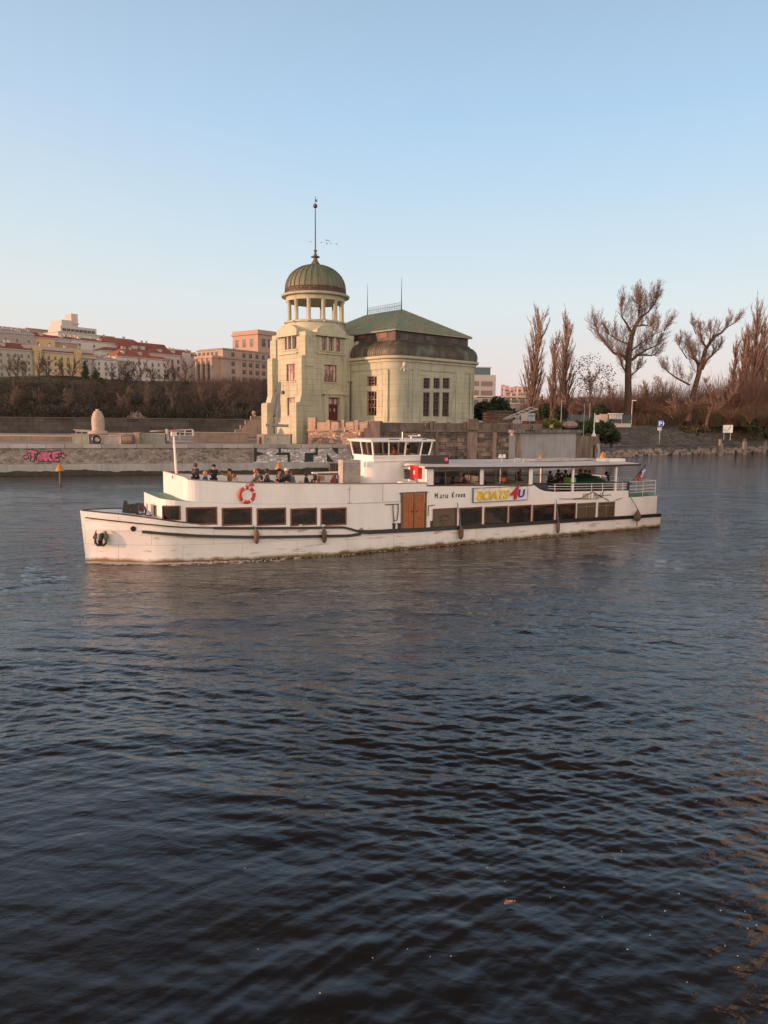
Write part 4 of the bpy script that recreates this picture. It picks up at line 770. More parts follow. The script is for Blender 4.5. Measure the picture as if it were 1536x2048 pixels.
# central bays with arched gables on each face
W = TX1-TX0
def gable(o, a, nrm, c0, c1):
    g = MB(); o = Vector(o); a = Vector(a); nrm = Vector(nrm); up = Vector((0, 0, 1)); pts = [(c0, 18.15)]
    for k in range(13): t = k/12; pts.append((c0+(c1-c0)*t, 19.0+.85*math.sin(math.pi*t)**.8))
    pts.append((c1, 18.15)); P = [o+a*x+up*z+nrm*.02 for x, z in pts]; g.prism(P, nrm*.3)
    g.hexa([o+a*(c0-.15)+up*18.15+nrm*.0, o+a*(c1+.15)+up*18.15, o+a*(c1+.15)+up*18.15+nrm*.45, o+a*(c0-.15)+up*18.15+nrm*.45], [o+a*(c0-.15)+up*18.35, o+a*(c1+.15)+up*18.35, o+a*(c1+.15)+up*18.35+nrm*.45, o+a*(c0-.15)+up*18.35+nrm*.45])
    g.hexa([o+a*(c0+.2)+up*15.75, o+a*(c1-.2)+up*15.75, o+a*(c1-.2)+up*15.75+nrm*.22, o+a*(c0+.2)+up*15.75+nrm*.22], [o+a*(c0+.2)+up*15.95, o+a*(c1-.2)+up*15.95, o+a*(c1-.2)+up*15.95+nrm*.22, o+a*(c0+.2)+up*15.95+nrm*.22])
    # curved roof behind the gable
    g.prism([o+a*x+up*(z-.08) for x, z in pts], -nrm*2.2); g.build('arched_gable', TRIM, ph)
gable((TX0, TY0, 0), (1, 0, 0), (0, -1, 0), 1.7, 6.6); gable((TX0, TY1, 0), (0, -1, 0), (-1, 0, 0), 1.7, 6.6); gable((TX1, TY1, 0), (-1, 0, 0), (0, 1, 0), 1.7, 6.6); gable((TX1, TY0, 0), (0, 1, 0), (1, 0, 0), 1.7, 6.6)
# corner piers with scrolled heads, and stepped buttresses on the left face
def pier(x0, x1, y0, y1, z0, z1, sc=True, name='corner_pier', axis=0):
    g = MB(); g.box(x0, x1, y0, y1, z0, z1)
    if sc:      # rolled scroll on top
        r_ = min(.42, (x1-x0)/2, (y1-y0)/2)
        n = 9
        if axis == 0: pts = [(x0, z1), (x0, z1+r_*.6)] + [(x0+r_-r_*math.cos(a), z1+r_*.6+r_*math.sin(a)*.8) for a in np.linspace(0, math.pi, n)] + [(x1, z1-.0)]; g.prism([(x, y0+.003, z) for x, z in pts], (0, y1-y0-.006, 0))
        else: pts = [(y0, z1), (y0, z1+r_*.6)] + [(y0+r_-r_*math.cos(a), z1+r_*.6+r_*math.sin(a)*.8) for a in np.linspace(0, math.pi, n)] + [(y1, z1)]; g.prism([(x0+.003, y, z) for y, z in pts], (x1-x0-.006, 0, 0))
    return g.build(name, PAINT, ph)
for ix, iy in ((0, 0), (1, 0), (0, 1), (1, 1)):
    x0 = TX0-.22 if ix == 0 else TX1-1.3; y0 = TY0-.22 if iy == 0 else TY1-1.3
    pier(x0, x0+1.5, y0, y0+1.5, 12.2 if ix+iy else 14, 17.5, True, axis=0)
    g = MB(); g.box(x0+.2, x0+1.3, y0+.2, y0+1.3, 17.5, 18.5); g.build('pier_core', TRIM, ph)
pier(TX1+.2, TX1+1.2, TY0-.2, TY0+.5, 14.0, 17.4, True)
for y0, y1 in ((TY0-.12, TY0+1.15), (TY1-1.15, TY1+.12)):
    pier(TX0-.75, TX0, y0, y1, ZG, 14.9, True, 'buttress'); pier(TX0-1.75, TX0-.7, y0-.15, y1+.1, ZG, 8.55, True, 'buttress')
    g = MB(); g.prism([(TX0-.75, y0+.02, 8.6), (TX0-1.5, y0+.02, 8.6), (TX0-1.1, y0+.02, 9.0), (TX0-.85, y0+.02, 9.9), (TX0-.75, y0+.02, 10.1)], (0, y1-y0-.04, 0)); g.build('buttress_sweep', TRIM, ph)
g = MB(); g.box(TX0-.5, TX0, TY0+1.2, TY1-1.2, ZG-1, 6.9); g.box(TX0-.6, TX0, TY0+1.2, TY1-1.2, 6.9, 7.05); g.box(TX0-.1, TX1, TY0-.12, TY0, ZG-1, 6.5); g.build('tower_plinth', TRIM, ph)
def sill(x0, x1, z, fr=True):
    g = MB()
    if fr: g.box(x0-.2, x1+.2, TY0-.16, TY0, z-.16, z)
    else: g.box(TX0-.16, TX0, x0-.2, x1+.2, z-.16, z)
    g.build('sill', TRIM, ph)
for a, b, c, d_ in W3r: window(ph, (a, TY0, c), (1, 0, 0), (0, -1, 0), b-a, d_-c, 2, 3, WINR, CURT, t=.07, inset=.2)
for a, b, c, d_ in W3l: window(ph, (TX0, b, c), (0, -1, 0), (-1, 0, 0), b-a, d_-c, 2, 3, WINR, CURT, t=.07, inset=.2)
a, b, c, d_ = W2r; window(ph, (a, TY0, c), (1, 0, 0), (0, -1, 0), b-a, d_-c, 4, 3, WINR, CURT, t=.09, inset=.2, ylines=[.66]); sill(a, b, c)
for q in (W2l, W1l): a, b, c, d_ = q; window(ph, (TX0, b, c), (0, -1, 0), (-1, 0, 0), b-a, d_-c, 3, 3, WINR, CURT, t=.09, inset=.2, ylines=[.66]); sill(a, b, c, False)
sill(W3r[0][0], W3r[2][1], W3r[0][2]-.0); sill(W3l[2][0], W3l[0][1], W3l[0][2], False)
for q in range(2): m_ = (W3r[q][1]+W3r[q+1][0])/2; g = MB(); g.tube([(m_, TY0-.12, W3r[0][2]), (m_, TY0-.12, W3r[0][3]+.3)], [.16, .13], 8); g.build('pilaster', TRIM, ph)
for q in range(2): m_ = (W3l[q][0]+W3l[q+1][1])/2; g = MB(); g.tube([(TX0-.12, m_, W3l[0][2]), (TX0-.12, m_, W3l[0][3]+.3)], [.16, .13], 8); g.build('pilaster', TRIM, ph)
# door with surround and pediment
a, b, c, d_ = DOOR; g = MB(); y = TY0+.25
g.box(a, b, y, y+.06, c, d_); dl = g.build('door', M('door_red', (.10, .018, .014), .45), ph)
g = MB(); g.add([(a+.15, y-.01, d_-.85), (b-.15, y-.01, d_-.85), (b-.15, y-.01, d_-.12), (a+.15, y-.01, d_-.12)], [(0, 1, 2, 3)]); g.build('fanlight', CURT, dl)
for k in (.18, .58): g = MB(); x = a+(b-a)*k; g.box(x, x+.34, y-.02, y, c+1.3, c+1.7); g.build('door_pane', CURT, dl)
g = MB(); g.bar(((a+b)/2, y-.03, c), ((a+b)/2, y-.03, d_-.95), .05); g.bar((a, y-.03, d_-.92), (b, y-.03, d_-.92), .09); g.build('door_rail', WINR, dl)
g = MB(); g.box(a-.75, a-.12, TY0-.3, TY0, 6.5, d_+.35); g.box(b+.12, b+.75, TY0-.3, TY0, 6.5, d_+.35); g.box(a-.75, b+.75, TY0-.32, TY0, d_+.1, d_+.45); g.build('door_surround', TRIM, ph)
g = MB(); x0, x1 = a-1.15, b+1.15; zp = d_+.45; g.box(x0, x1, TY0-.6, TY0, zp, zp+.16); g.prism([(x0+.1, TY0-.5, zp+.16), (x1-.1, TY0-.5, zp+.16), ((x0+x1)/2+.5, TY0-.5, zp+.85), ((x0+x1)/2, TY0-.5, zp+1.05), ((x0+x1)/2-.5, TY0-.5, zp+.85)], (0, .5, 0)); g.build('door_pediment', TRIM, ph)
# recessed strip lines and drain pipe
g = MB(); g.box(W2r[0]-.7, W2r[0]-.6, TY0-.05, TY0, 6.6, 14.9); g.box(W2r[1]+.85, W2r[1]+.95, TY0-.05, TY0, 6.6, 14.9); g.box(W2r[0]-.7, W2r[1]+.95, TY0-.05, TY0, 14.8, 14.9); g.build('wall_moulding', TRIM, ph)
g = MB(); g.tube([(-.16, TY0-.16, 6.6), (-.16, TY0-.16, ZC)], .09, 6); g.build('drain_pipe', IRON, ph)
# drum, columns, entablature, dome, spire
g = MB(); g.lathe([(4.1, 18.2), (4.15, 20.05), (4.35, 20.15), (4.4, 20.35), (4.1, 20.42)], TCX, TCY, 48); g.build('lantern_base', TRIM, ph, True, 35)
for k in range(12):
    a = 2*math.pi*(k+.35)/12; x, y = TCX+3.8*math.cos(a), TCY+3.8*math.sin(a); g = MB(); g.lathe([(.36, 20.4), (.36, 20.52), (.29, 20.58), (.27, 23.0), (.34, 23.1), (.36, 23.2)], x, y, 12); g.build('column', TRIM, ph, True, 40)
    g = MB(); g.ball((TCX+4.42*math.cos(a), TCY+4.42*math.sin(a), 20.15), .16, 8); g.build('ball_finial', TRIM, ph)
g = MB(); pr = [(3.35, 23.17), (4.1, 23.17), (4.15, 23.72), (4.75, 23.8), (4.85, 24.02), (4.7, 24.12), (4.2, 24.15), (3.35, 24.15)]; n = 48
g.lathe(pr, TCX, TCY, n); g.build('entablature', TRIM, ph, True, 35)
g = MB(); g.lathe([(4.25, 24.1), (4.3, 24.35), (4.22, 24.4), (4.24, 24.8), (4.3, 24.85), (4.25, 24.97)], TCX, TCY, 48); 
for k in range(48): a = 2*math.pi*k/48; g.ball((TCX+4.26*math.cos(a), TCY+4.26*math.sin(a), 24.6), .1, 6)
g.build('dome_frieze', RUSTC, ph, True, 35)
g = MB(); pr = [(4.24*math.cos(t)**.92 if t < 1.5 else .6, 24.9+3.42*math.sin(t)) for t in np.linspace(0, 1.42, 14)]; g.lathe(pr, TCX, TCY, 32*6, lobes=64, amp=.012)
for k in range(32): a = 2*math.pi*k/32; g.tube([(TCX+(r_+.02)*math.cos(a), TCY+(r_+.02)*math.sin(a), z_) for r_, z_ in pr], .055, 4, False)
g.build('dome', DOMEG, ph, True, 50)
g = MB(); ZD = 28.1; g.lathe([(.95, ZD), (.7, ZD+.3), (.36, ZD+.8), (.27, ZD+1.1), (.30, ZD+1.22), (.62, ZD+1.30), (.62, ZD+1.4), (.30, ZD+1.48), (.16, ZD+1.9), (.15, ZD+2.05), (.25, ZD+2.12), (.25, ZD+2.25), (.10, ZD+2.35), (.07, ZD+7.8), (.06, ZD+8.0)], TCX, TCY, 14); g.build('spire', M('spire_copper', (.10, .08, .065), .6, col2=(.13, .12, .09), scale=2), ph, True, 40)
g = MB(); g.ball((TCX, TCY, ZD+8.2), .31, 14); g.build('spire_ball', M('ball_copper', (.10, .055, .045), .5), ph, True, 60)
g = MB(); g.tube([(TCX, TCY, ZD+8.4), (TCX, TCY, ZD+9.5)], .04, 5); g.prism([(TCX, TCY, ZD+8.8), (TCX+.42, TCY, ZD+8.85), (TCX+.25, TCY, ZD+9.0), (TCX+.38, TCY, ZD+9.15), (TCX, TCY, ZD+9.1)], (0, .03, 0)); g.build('weather_vane', IRON, ph)
# ---------------------------------------------------------------- left embankment
def wl(px, py=None): return ground(px, py, 0)
E0 = wl(0, 952); E1 = wl(700, 944.6); ed = (E1-E0).normalized(); en = Vector((ed.y, -ed.x, 0)); 
STONE = M('rubble_stone', (.30, .26, .225), .9, col2=(.22, .19, .165), scale=.8, kind='rubble', size=(1.75,), mortar=(.36, .33, .30), bump=.06, var=.15)
STONEW = M('rubble_whitewashed', (.62, .60, .59), .85, col2=(.52, .50, .49), scale=.8, kind='rubble', size=(2.1,), mortar=(.36, .35, .35), bump=.06, var=.1)
CONC = M('concrete', (.42, .41, .40), .85, col2=(.36, .35, .34), scale=.5, var=.08, grime=.2, bump=.02)
CAPST = M('coping_stone', (.40, .37, .34), .8, col2=(.33, .30, .28), scale=.5, kind='ashlar', size=(2.0, 9), mortar=(.35, .35, .35), var=.08)
def ewall(px, py): q = onplane(px, py, E0, en); return (q-E0).dot(ed), q.z
def frame(o, d, name, label, cat): return thing(name, label, cat, o, math.atan2(d.y, d.x))
ew = frame(E0, ed, 'embankment_wall', 'long rubble stone quay wall with a concrete foot and graffiti, behind the ship', 'wall')
sE = ewall(714, 920)[0]; sC = ewall(657, 935)[0]; ztop = 3.62; zmid = ewall(300, 927)[1]; zcop = ewall(300, 896.5)[1]; sW = ewall(507.5, 915)[0]
g = MB(); g.box(-70, sW, .15, 1.6, zmid-.5, zcop+.02); g.build('stone_face', STONE, ew)
g = MB(); g.box(sW, sE+9, .15, 1.6, zmid-.6, zcop+.02); g.build('stone_face', STONEW, ew)['label'] = 'whitewashed stretch of the stone face'
g = MB(); g.box(-70, sE+9, .0, 2.2, zcop+.02, ztop); g.build('coping', CAPST, ew)
g = MB(); g.box(-70, sC, -.35, 1.0, -1, zmid); g.build('concrete_foot', CONC, ew)
# dark algae line along the foot, uneven upper edge
g = MB(); pts = []; s = -70; rnd = random.Random(3)
while s < sC: pts.append((s, .28+.22*max(0, math.sin(s*.21)+.4*math.sin(s*.9))+rnd.random()*.14)); s += .45
g.loft([[(x, -.375, -.3), (x, -.375, z), (x, -.36, z+.05)] for x, z in pts], closed=False, caps=(False, False)); g.build('algae_stain', M('algae', (.055, .045, .03), .7, col2=(.03, .03, .02), scale=2), ew)
g = MB()
for k in range(7): s = -40+k*17; g.box(s, s+.04, -.354, -.34, .2, zmid-.02)
g.build('expansion_joint', M('joint_dark', (.1, .1, .1), .9), ew)
PINK = M('spray_pink', (.62, .16, .26), .6, var=.08); SBLK = M('spray_black', (.02, .03, .028), .6)
def ep(px, py, d): s, z = ewall(px, py); return Vector((s, .15-d, z))
# pink piece: fat letters traced as blobs over black outline
def fat(mb, pts, r, d, th):
    for (x0, y0), (x1, y1) in zip(pts[:-1], pts[1:]):
        a = ep(x0, y0, d); b = ep(x1, y1, d); v = (b-a); L_ = max(v.length, 1e-3); v /= L_; n_ = Vector((-v.z, 0, v.x))
        poly = [a-n_*r-v*r*.6, b-n_*r+v*r*.6, b+n_*r+v*r*.6, a+n_*r-v*r*.6]; mb.prism(poly, (0, -th, 0))
LT = [[(56, 903), (64, 902), (72, 905)], [(64, 903), (66, 914), (64, 921)], [(80, 908), (76, 917), (82, 920), (84, 910), (80, 907)], [(86, 906), (89, 919)], [(92, 905), (92, 921)], [(100, 906), (94, 912), (102, 921)], [(106, 906), (108, 920), (116, 920)], [(107, 912), (114, 911)], [(106, 906), (120, 904)], [(50, 915), (54, 913)], [(125, 911), (128, 913)]]
g = MB(); [fat(g, l, .26, .02+.002*i, .012) for i, l in enumerate(LT)]; g.build('graffiti_outline', SBLK, ew)
g = MB(); [fat(g, l, .15, .06+.002*i, .012) for i, l in enumerate(LT)]; g.build('graffiti', PINK, ew)['label'] = 'pink bubble letter graffiti'
POLY = [[(508, 891), (514, 891), (514, 903), (531, 908), (514, 912), (513, 923.5), (508, 923.5)], [(557, 891), (562, 891), (562, 905), (580, 905), (581, 923.5), (576, 923.5), (575, 910), (549, 910), (558, 904)], [(631, 891), (636, 891), (636, 911), (627, 911), (627, 923.5), (609, 923.5), (610, 906), (631, 905)], [(660, 891), (677, 891), (677, 909), (671, 905)], [(654, 907), (668, 923.5), (654, 923.5)]]
g = MB(); [g.prism([ep(x, y, .02) for x, y in p], (0, -.02, 0)) for p in POLY]; g.build('graffiti', SBLK, ew)['label'] = 'huge black block letter shapes on the whitewashed stones'
rc = random.Random(5); g = MB()
for k in range(26):
    x = rc.choice([rc.uniform(200, 300), rc.uniform(5, 40), rc.uniform(330, 480)]); y = rc.uniform(902, 922); w_ = rc.uniform(1, 4); h_ = rc.uniform(1, 3.5); g.prism([ep(x, y, .012+k*.0004), ep(x+w_, y+rc.uniform(-.6, .6), .012+k*.0004), ep(x+w_*.8, y+h_, .012+k*.0004), ep(x+.3, y+h_*.8, .012+k*.0004)], (0, -.004, 0))
g.build('paint_patch', M('pale_patch', (.5, .46, .42), .8), ew)
# island ground behind the wall
GRND = M('island_paving', (.30, .26, .225), .9, col2=(.24, .20, .17), scale=.3, kind='ashlar', size=(2.5, 2.0), mortar=(.8, .8, .8), var=.1, grime=.2)
g = MB(); P0 = E0+ed*-70-en*1.6; P1 = E0+ed*(sE+8)-en*1.6; poly = [P0, P1, Vector((-1.2, 101, 0)), Vector((16, 110, 0)), Vector((26, 128, 0)), Vector((-30, 160, 0)), Vector((-190, 150, 0))]
g.prism([(p.x, p.y, ZG-5) for p in poly], (0, 0, 5)); g.build('island_ground', GRND)['kind'] = 'structure'
# ---------------------------------------------------------------- stone terrace, walls and lock gear on the island
def wallthing(name, label, cat, A, B):
    d = (B-A); L_ = d.length; d.normalize(); return thing(name, label, cat, A, math.atan2(d.y, d.x)), L_
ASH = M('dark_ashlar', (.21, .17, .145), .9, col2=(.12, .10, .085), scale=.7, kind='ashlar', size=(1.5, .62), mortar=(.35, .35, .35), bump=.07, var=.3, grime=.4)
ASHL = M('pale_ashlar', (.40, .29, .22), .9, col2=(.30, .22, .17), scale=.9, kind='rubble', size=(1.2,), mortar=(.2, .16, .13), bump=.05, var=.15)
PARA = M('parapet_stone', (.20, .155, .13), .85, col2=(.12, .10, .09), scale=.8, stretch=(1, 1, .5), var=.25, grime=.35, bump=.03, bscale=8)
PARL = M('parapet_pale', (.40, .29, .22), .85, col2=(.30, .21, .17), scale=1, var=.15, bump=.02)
def zat(px, py, D): return at(px, py, D).z
A = at(616, 850, 100); A.z = 0; B = at(741, 850, 95.6); B.z = 0
t, L_ = wallthing('terrace_wall', 'sunlit pale stone terrace wall with a stepped parapet at the foot of the domed tower', 'wall', A, B)
z0, zc, zp = ZG-.4, zat(660, 861, 98), zat(660, 842, 98); zw = zat(620, 838, 100)
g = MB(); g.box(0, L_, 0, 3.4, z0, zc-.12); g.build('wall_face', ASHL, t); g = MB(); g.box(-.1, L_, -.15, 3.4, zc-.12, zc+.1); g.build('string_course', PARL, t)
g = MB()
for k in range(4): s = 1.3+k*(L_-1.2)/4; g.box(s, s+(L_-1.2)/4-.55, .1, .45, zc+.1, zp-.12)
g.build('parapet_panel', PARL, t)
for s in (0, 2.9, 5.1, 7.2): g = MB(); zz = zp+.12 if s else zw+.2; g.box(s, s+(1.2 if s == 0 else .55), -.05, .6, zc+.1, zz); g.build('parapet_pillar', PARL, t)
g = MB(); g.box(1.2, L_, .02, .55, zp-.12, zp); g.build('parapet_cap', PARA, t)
g = MB(); s = 7.4*1.0; zf = zc+.05; g.tube([(5.9, -.3, zf-.2), (6.1, -.5, zf+.3)], [.16, .12], 8); g.build('wall_lamp', M('lamp_grey', (.5, .5, .5), .4), t)
# terrace ground
g = MB(); poly = [A+Vector((0, .6, 0)), B+Vector((0, .6, 0)), at(1030, 850, 99.5), at(1080, 850, 108), at(1070, 850, 135), at(900, 850, 140), Vector((-4.9, 106.4, 0)), Vector((-9, 101.5, 0))]
g.prism([(p.x, p.y, 0) for p in poly], (0, 0, 6.25)); g.build('terrace_ground', M('terrace_gravel', (.20, .17, .14), .95, var=.2))['kind'] = 'structure'
# stair with sloping handrail
t, L_ = wallthing('stone_stair', 'dark stone stairway with a sloping handrail between the pale and dark terrace walls', 'stairs', B+Vector((0, -.1, 0)), at(762, 850, 95.3)*1.0)
for k in range(9): pass
g = MB(); n = 4
for k in range(n): g.box(-1.6+k*.45, -1.6+(k+1)*.45 + .001*k, -1.0, -.05, ZG-1, 4.3+(k+1)*.5)
g.build('step_flight', PARA, t)
g = MB(); g.box(.2, 1.5, -1.7, .6, 0, zat(750, 842, 95)); g.build('stair_pier', PARA, t)
g = MB(); g.tube([(-6.8, -1.6, ZG+1.2), (.7, -1.6, zat(752, 840, 94))], .07, 6); g.build('handrail', M('rail_pale', (.45, .36, .3), .6), t)
# dark stone river wall with pilasters
A = at(757, 850, 95.3); A.z = 0; B = at(1027, 850, 99.2); B.z = 0
t, L_ = wallthing('river_wall', 'soot dark stone river wall with rounded parapet posts below the powerhouse', 'wall', A, B)
za = lambda py: zat(880, py, 97)
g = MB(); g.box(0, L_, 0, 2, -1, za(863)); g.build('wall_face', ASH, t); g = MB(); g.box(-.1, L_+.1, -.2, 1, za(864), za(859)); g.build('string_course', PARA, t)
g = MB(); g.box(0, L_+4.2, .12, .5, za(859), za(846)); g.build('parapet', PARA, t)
def xs(px): q = onplane(px, 850, A, Vector(((B-A).y, -(B-A).x, 0)).normalized()); return (q-A).length
for px0, px1, top, out in ((762, 773, 843, .25), (800, 812, 842.5, .25), (815, 823, 843, .2), (856, 866, 843.5, .25), (897, 906, 843, .25), (908, 933, 838, .45), (966, 976, 845, .25), (1004, 1012, 845, .25), (1052, 1062, 846, .2)):
    x0, x1 = xs(px0), xs(px1); g = MB(); zt = za(top); r_ = .22
    g.prism([(x0, -out, za(859)), (x1, -out, za(859)), (x1, -out, zt-r_)] + [((x1-r_)+r_*math.cos(a), -out, zt-r_+r_*math.sin(a)) for a in (.4, .8, 1.2, 1.57)] + [((x0+r_)-r_*math.cos(a), -out, zt-r_+r_*math.sin(a)) for a in (1.57, 1.2, .8, .4)] + [(x0, -out, zt-r_)], (0, out+.7, 0)); g.build('parapet_post', PARA, t)
PLS = M('pilaster_stone', (.30, .22, .18), .9, col2=(.16, .12, .10), scale=1.1, stretch=(1, 1, .3), mix=(.42, .6), var=.2, bump=.04, bscale=6)
for px0, px1 in ((822, 832), (908, 931), (966, 974), (1008, 1026)): x0, x1 = xs(px0), xs(px1); g = MB(); g.box(x0, x1, -.28, .05, za(930), za(864)-.02); g.build('pilaster', PLS, t)
rs = random.Random(9); g = MB()
for k in range(60):
    x = rs.uniform(.5, L_-1.5); z = za(932)+rs.randint(0, 6)*.62; w_ = rs.uniform(.6, 1.5); g.box(x, min(x+w_, L_), -rs.uniform(.05, .16), .05, z+.04, z+.56)
g.build('rough_block', PLS, t)
g = MB()
for k in range(3): x = xs(866+k*10); g.tube([(x, -.06, za(909)), (x, -.2, za(909))], .3, 10)
g.build('round_boss', PARA, t)
# smooth concrete quay
A2 = at(1026, 850, 98.6); A2.z = 0; B2 = at(1153, 850, 108); B2.z = 0; t, L_ = wallthing('concrete_quay', 'smooth grey concrete quay wall with an overhanging slab right of the dark river wall', 'wall', A2, B2)
zt = zat(1026, 866, 98.6); g = MB(); g.box(0, L_, 0, 12, -1, zt); g.build('quay_wall', CONC, t); g = MB(); g.box(-.3, L_+.9, -.4, 12, zt, zt+.42); g.build('quay_slab', M('stained_slab', (.26, .23, .21), .85, col2=(.12, .11, .10), scale=2.2, mix=(.48, .56), stretch=(1.5, 1.5, .5)), t)
g = MB(); g.box(.9, 1.5, -.6, .1, zt-3.9, zt-3.3); g.build('bracket_stone', PARA, t)
A3 = at(1153, 850, 108); A3.z = 0; B3 = at(1196, 850, 112); B3.z = 0; t, L_ = wallthing('concrete_pier', 'brown stained concrete pier with a dark ladder slot at the end of the quay', 'wall', A3, B3)
BRC = M('brown_concrete', (.27, .19, .125), .85, col2=(.15, .11, .08), scale=.9, stretch=(1, 1, .3), mix=(.42, .6), grime=.3); zt3 = zat(1175, 873, 110)
g = MB(); g.box(0, L_, 0, 3.5, -1, zt3); g.build('pier_block', BRC, t); g = MB(); g.box(L_-1.0, L_-.6, -.03, .05, .3, zt3-1.3); g.build('ladder_slot', M('slot_dark', (.03, .012, .01), .8), t)
g = MB(); g.box(L_, L_+3, .2, 3, -1, zat(1210, 907, 112)); g.build('pier_foot', CONC, t)
g = MB(); ws = []
for k in range(3): g.tube([(L_+.3+.2*k, .1, 1.5), (L_+.35+.25*k, .0, 2.6), (L_+.2+.2*k, .1, 3.6)], .06, 5)
g.build('white_hose', M('hose_white', (.6, .6, .58), .5), t)
# quay low wall and fence block past the graffiti wall
t, L_ = wallthing('rusty_sluice_fence', 'brown sluice fence standing where the concrete foot of the quay wall ends', 'fence', ground(659, 946.5), ground(706, 945.5)); g = MB(); g.box(0, L_, 0, .2, -.5, zmid-.15); g.build('board_face', M('brown_boards', (.10, .07, .05), .8, kind='ashlar', size=(.25, 3), mortar=(.4, .4, .4)), t)
g = MB(); g.box(-.1, L_+.1, -.05, .25, zmid-.15, zmid-.05)
for k in range(5): g.box(k*L_/4.2, k*L_/4.2+.1, -.1, .0, -.5, zmid-.15)
g.build('fence_frame', M('brown_steel', (.16, .12, .10), .6), t)
# --- objects on the island
def stand(px, py, D=None): q = ground(px, py, ZG); return q
GREYB = M('box_greygreen', (.26, .28, .24), .7, col2=(.22, .24, .21), scale=1); PALE = M('pale_stone_box', (.45, .36, .28), .8); STG = M('steel_grey', (.19, .20, .21), .45, .3); STP = M('steel_pale', (.45, .42, .40), .5)
def D_of(py, px=300): return ground(px, py, ZG).y
def boxthing(name, label, cat, px0, px1, yt, D, dep, mats, lid=True, rz=None, group=None):
    a = at(px0, 870, D); b = at(px1, 870, D); w_ = (b-a).length; t = thing(name, label, cat, (a.x, a.y, ZG), math.atan2((b-a).y, (b-a).x) if rz is None else rz, group); h_ = zat((px0+px1)/2, yt, D)-ZG
    g = MB(); g.box(0, w_, 0, dep, 0, h_-.08); g.build('body', mats[0], t)
    g = MB(); n = max(2, int(w_/1.3)); 
    for k in range(n+1): g.box(k*w_/n-.03, k*w_/n+.03, -.03, .0, .05, h_-.1)
    g.build('panel_rib', mats[1], t); g = MB(); g.box(-.12, w_+.12, -.12, dep+.1, h_-.08, h_); g.build('lid', mats[1], t); return t
D0 = 96.2
t = boxthing('control_cabinet', 'grey concrete machine housing under the raised lifting beam beside the tower', 'cabinet', 529, 580, 868.5, 95.8, 2.2, (GREYB, PALE)); g = MB(); g.box(-1.0, -.05, 0, 2.2, 0, 1.25); g.build('end_wall', PALE, t); g = MB(); g.prism([(-.8, -.02, 0), (-.3, -.02, 0), (-.45, -.02, 1.0), (-.62, -.02, 1.0)], (0, .02, 0)); g.build('end_mark', WINR, t)
boxthing('container', 'grey green container box, the one behind the ship\'s mast', 'container', 277, 329, 867, 93, 2.2, (GREYB, PALE)); boxthing('container', 'grey green container box left of the round stone pillar', 'container', 145, 177, 868, 92, 2.2, (GREYB, PALE))
boxthing('utility_box', 'pale lilac grey box at the foot of the round stone pillar', 'box', 207, 242, 871, 91, 1.6, (M('lilac_grey', (.38, .35, .37), .6), PALE)); boxthing('concrete_post', 'cream concrete post between the barrel and the container box', 'post', 269, 277, 865, 92, .8, (PALE, PALE))
p = at(197, 870, 99); t = thing('stone_pillar', 'ribbed beehive shaped pale stone pillar on a round base', 'pillar', (p.x, p.y, ZG)); zz = lambda y: zat(197, y, 99)-ZG
PST = M('pillar_stone', (.50, .40, .33), .8, col2=(.42, .33, .27), scale=2); g = MB(); pr = []
for k in range(10):
    z_ = zz(861)+(zz(821)-zz(861))*k/9.3; r_ = [.80, .80, .82, .83, .82, .80, .75, .66, .52, .25][k]; pr += [(r_, z_), (r_*1.0, z_+.24), (r_*.94, z_+.27)]
g.lathe(pr, n=20); g.build('ribbed_shaft', PST, t, True, 30); g = MB(); g.lathe([(1.15, 0), (1.15, 1.0), (1.25, 1.1), (1.28, zz(861)-.25), (1.1, zz(861)-.05), (.8, zz(861))], n=20); g.build('round_base', PST, t, True, 30)
p = at(257, 880, 91); t = thing('barrel', 'brown drum lying between the lilac box and the cream post', 'barrel', (p.x, p.y, ZG)); g = MB(); g.tube([(-.62, 0, .62), (-.3, 0, .62), (.3, 0, .62), (.62, 0, .62)], [.58, .62, .62, .58], 14); g.build('drum', M('drum_brown', (.22, .15, .12), .5), t)
p = at(193, 884, 90.6); t = thing('tyre', 'black tyre leaning at the foot of the round stone pillar', 'tyre', (p.x, p.y, ZG)); g = MB(); g.loft([[Vector((math.cos(a)*(.42+.16*math.cos(b)), .16*math.sin(b), .58+math.sin(a)*(.42+.16*math.cos(b)))) for b in np.linspace(0, 6.28, 9)[:-1]] for a in np.linspace(0, 6.28, 19)], caps=(False, False)); g.build('tyre_ring', BLACK, t)
# barrier frame / crane-like gear behind the mast
def at3(px, py, D): return at(px, py, D)
t = thing('lock_gate_gear', 'pale steel framework of posts and slanting rails on the island behind the ship\'s mast', 'machinery', (0, 0, 0)); g = MB(); D1 = 93.5
for a, b, w_ in (((333, 858), (337, 882), .32), ((386, 860), (386, 872), .22), ((360, 866), (360, 882), .12), ((370, 860), (370, 872), .14)): g.bar(at3(*a, D1), at3(*b, D1), w_)
g.build('gear_post', STP, t); g = MB()
for a, b in (((300, 862), (386, 859)), ((332, 862), (386, 866)), ((300, 863), (331, 861)), ((332, 882), (386, 883)), ((345, 872), (386, 870)), ((338, 866), (360, 874))): g.bar(at3(*a, D1+.3), at3(*b, D1+.3), .1)
g.build('gear_rail', STP, t)
t = thing('pipe_railing', 'low pale pipe railing left of the round stone pillar', 'railing', (0, 0, 0)); g = MB()
for a, b in (((147, 859.5), (181, 861)), ((152, 862), (180, 863))): g.bar(at3(*a, 97), at3(*b, 97), .09)
g.build('pipe_rail', STP, t); g = MB()
for x in (152, 163, 175): g.bar(at3(x, 860, 97), at3(x, 868, 97), .07)
g.build('rail_post', STP, t)
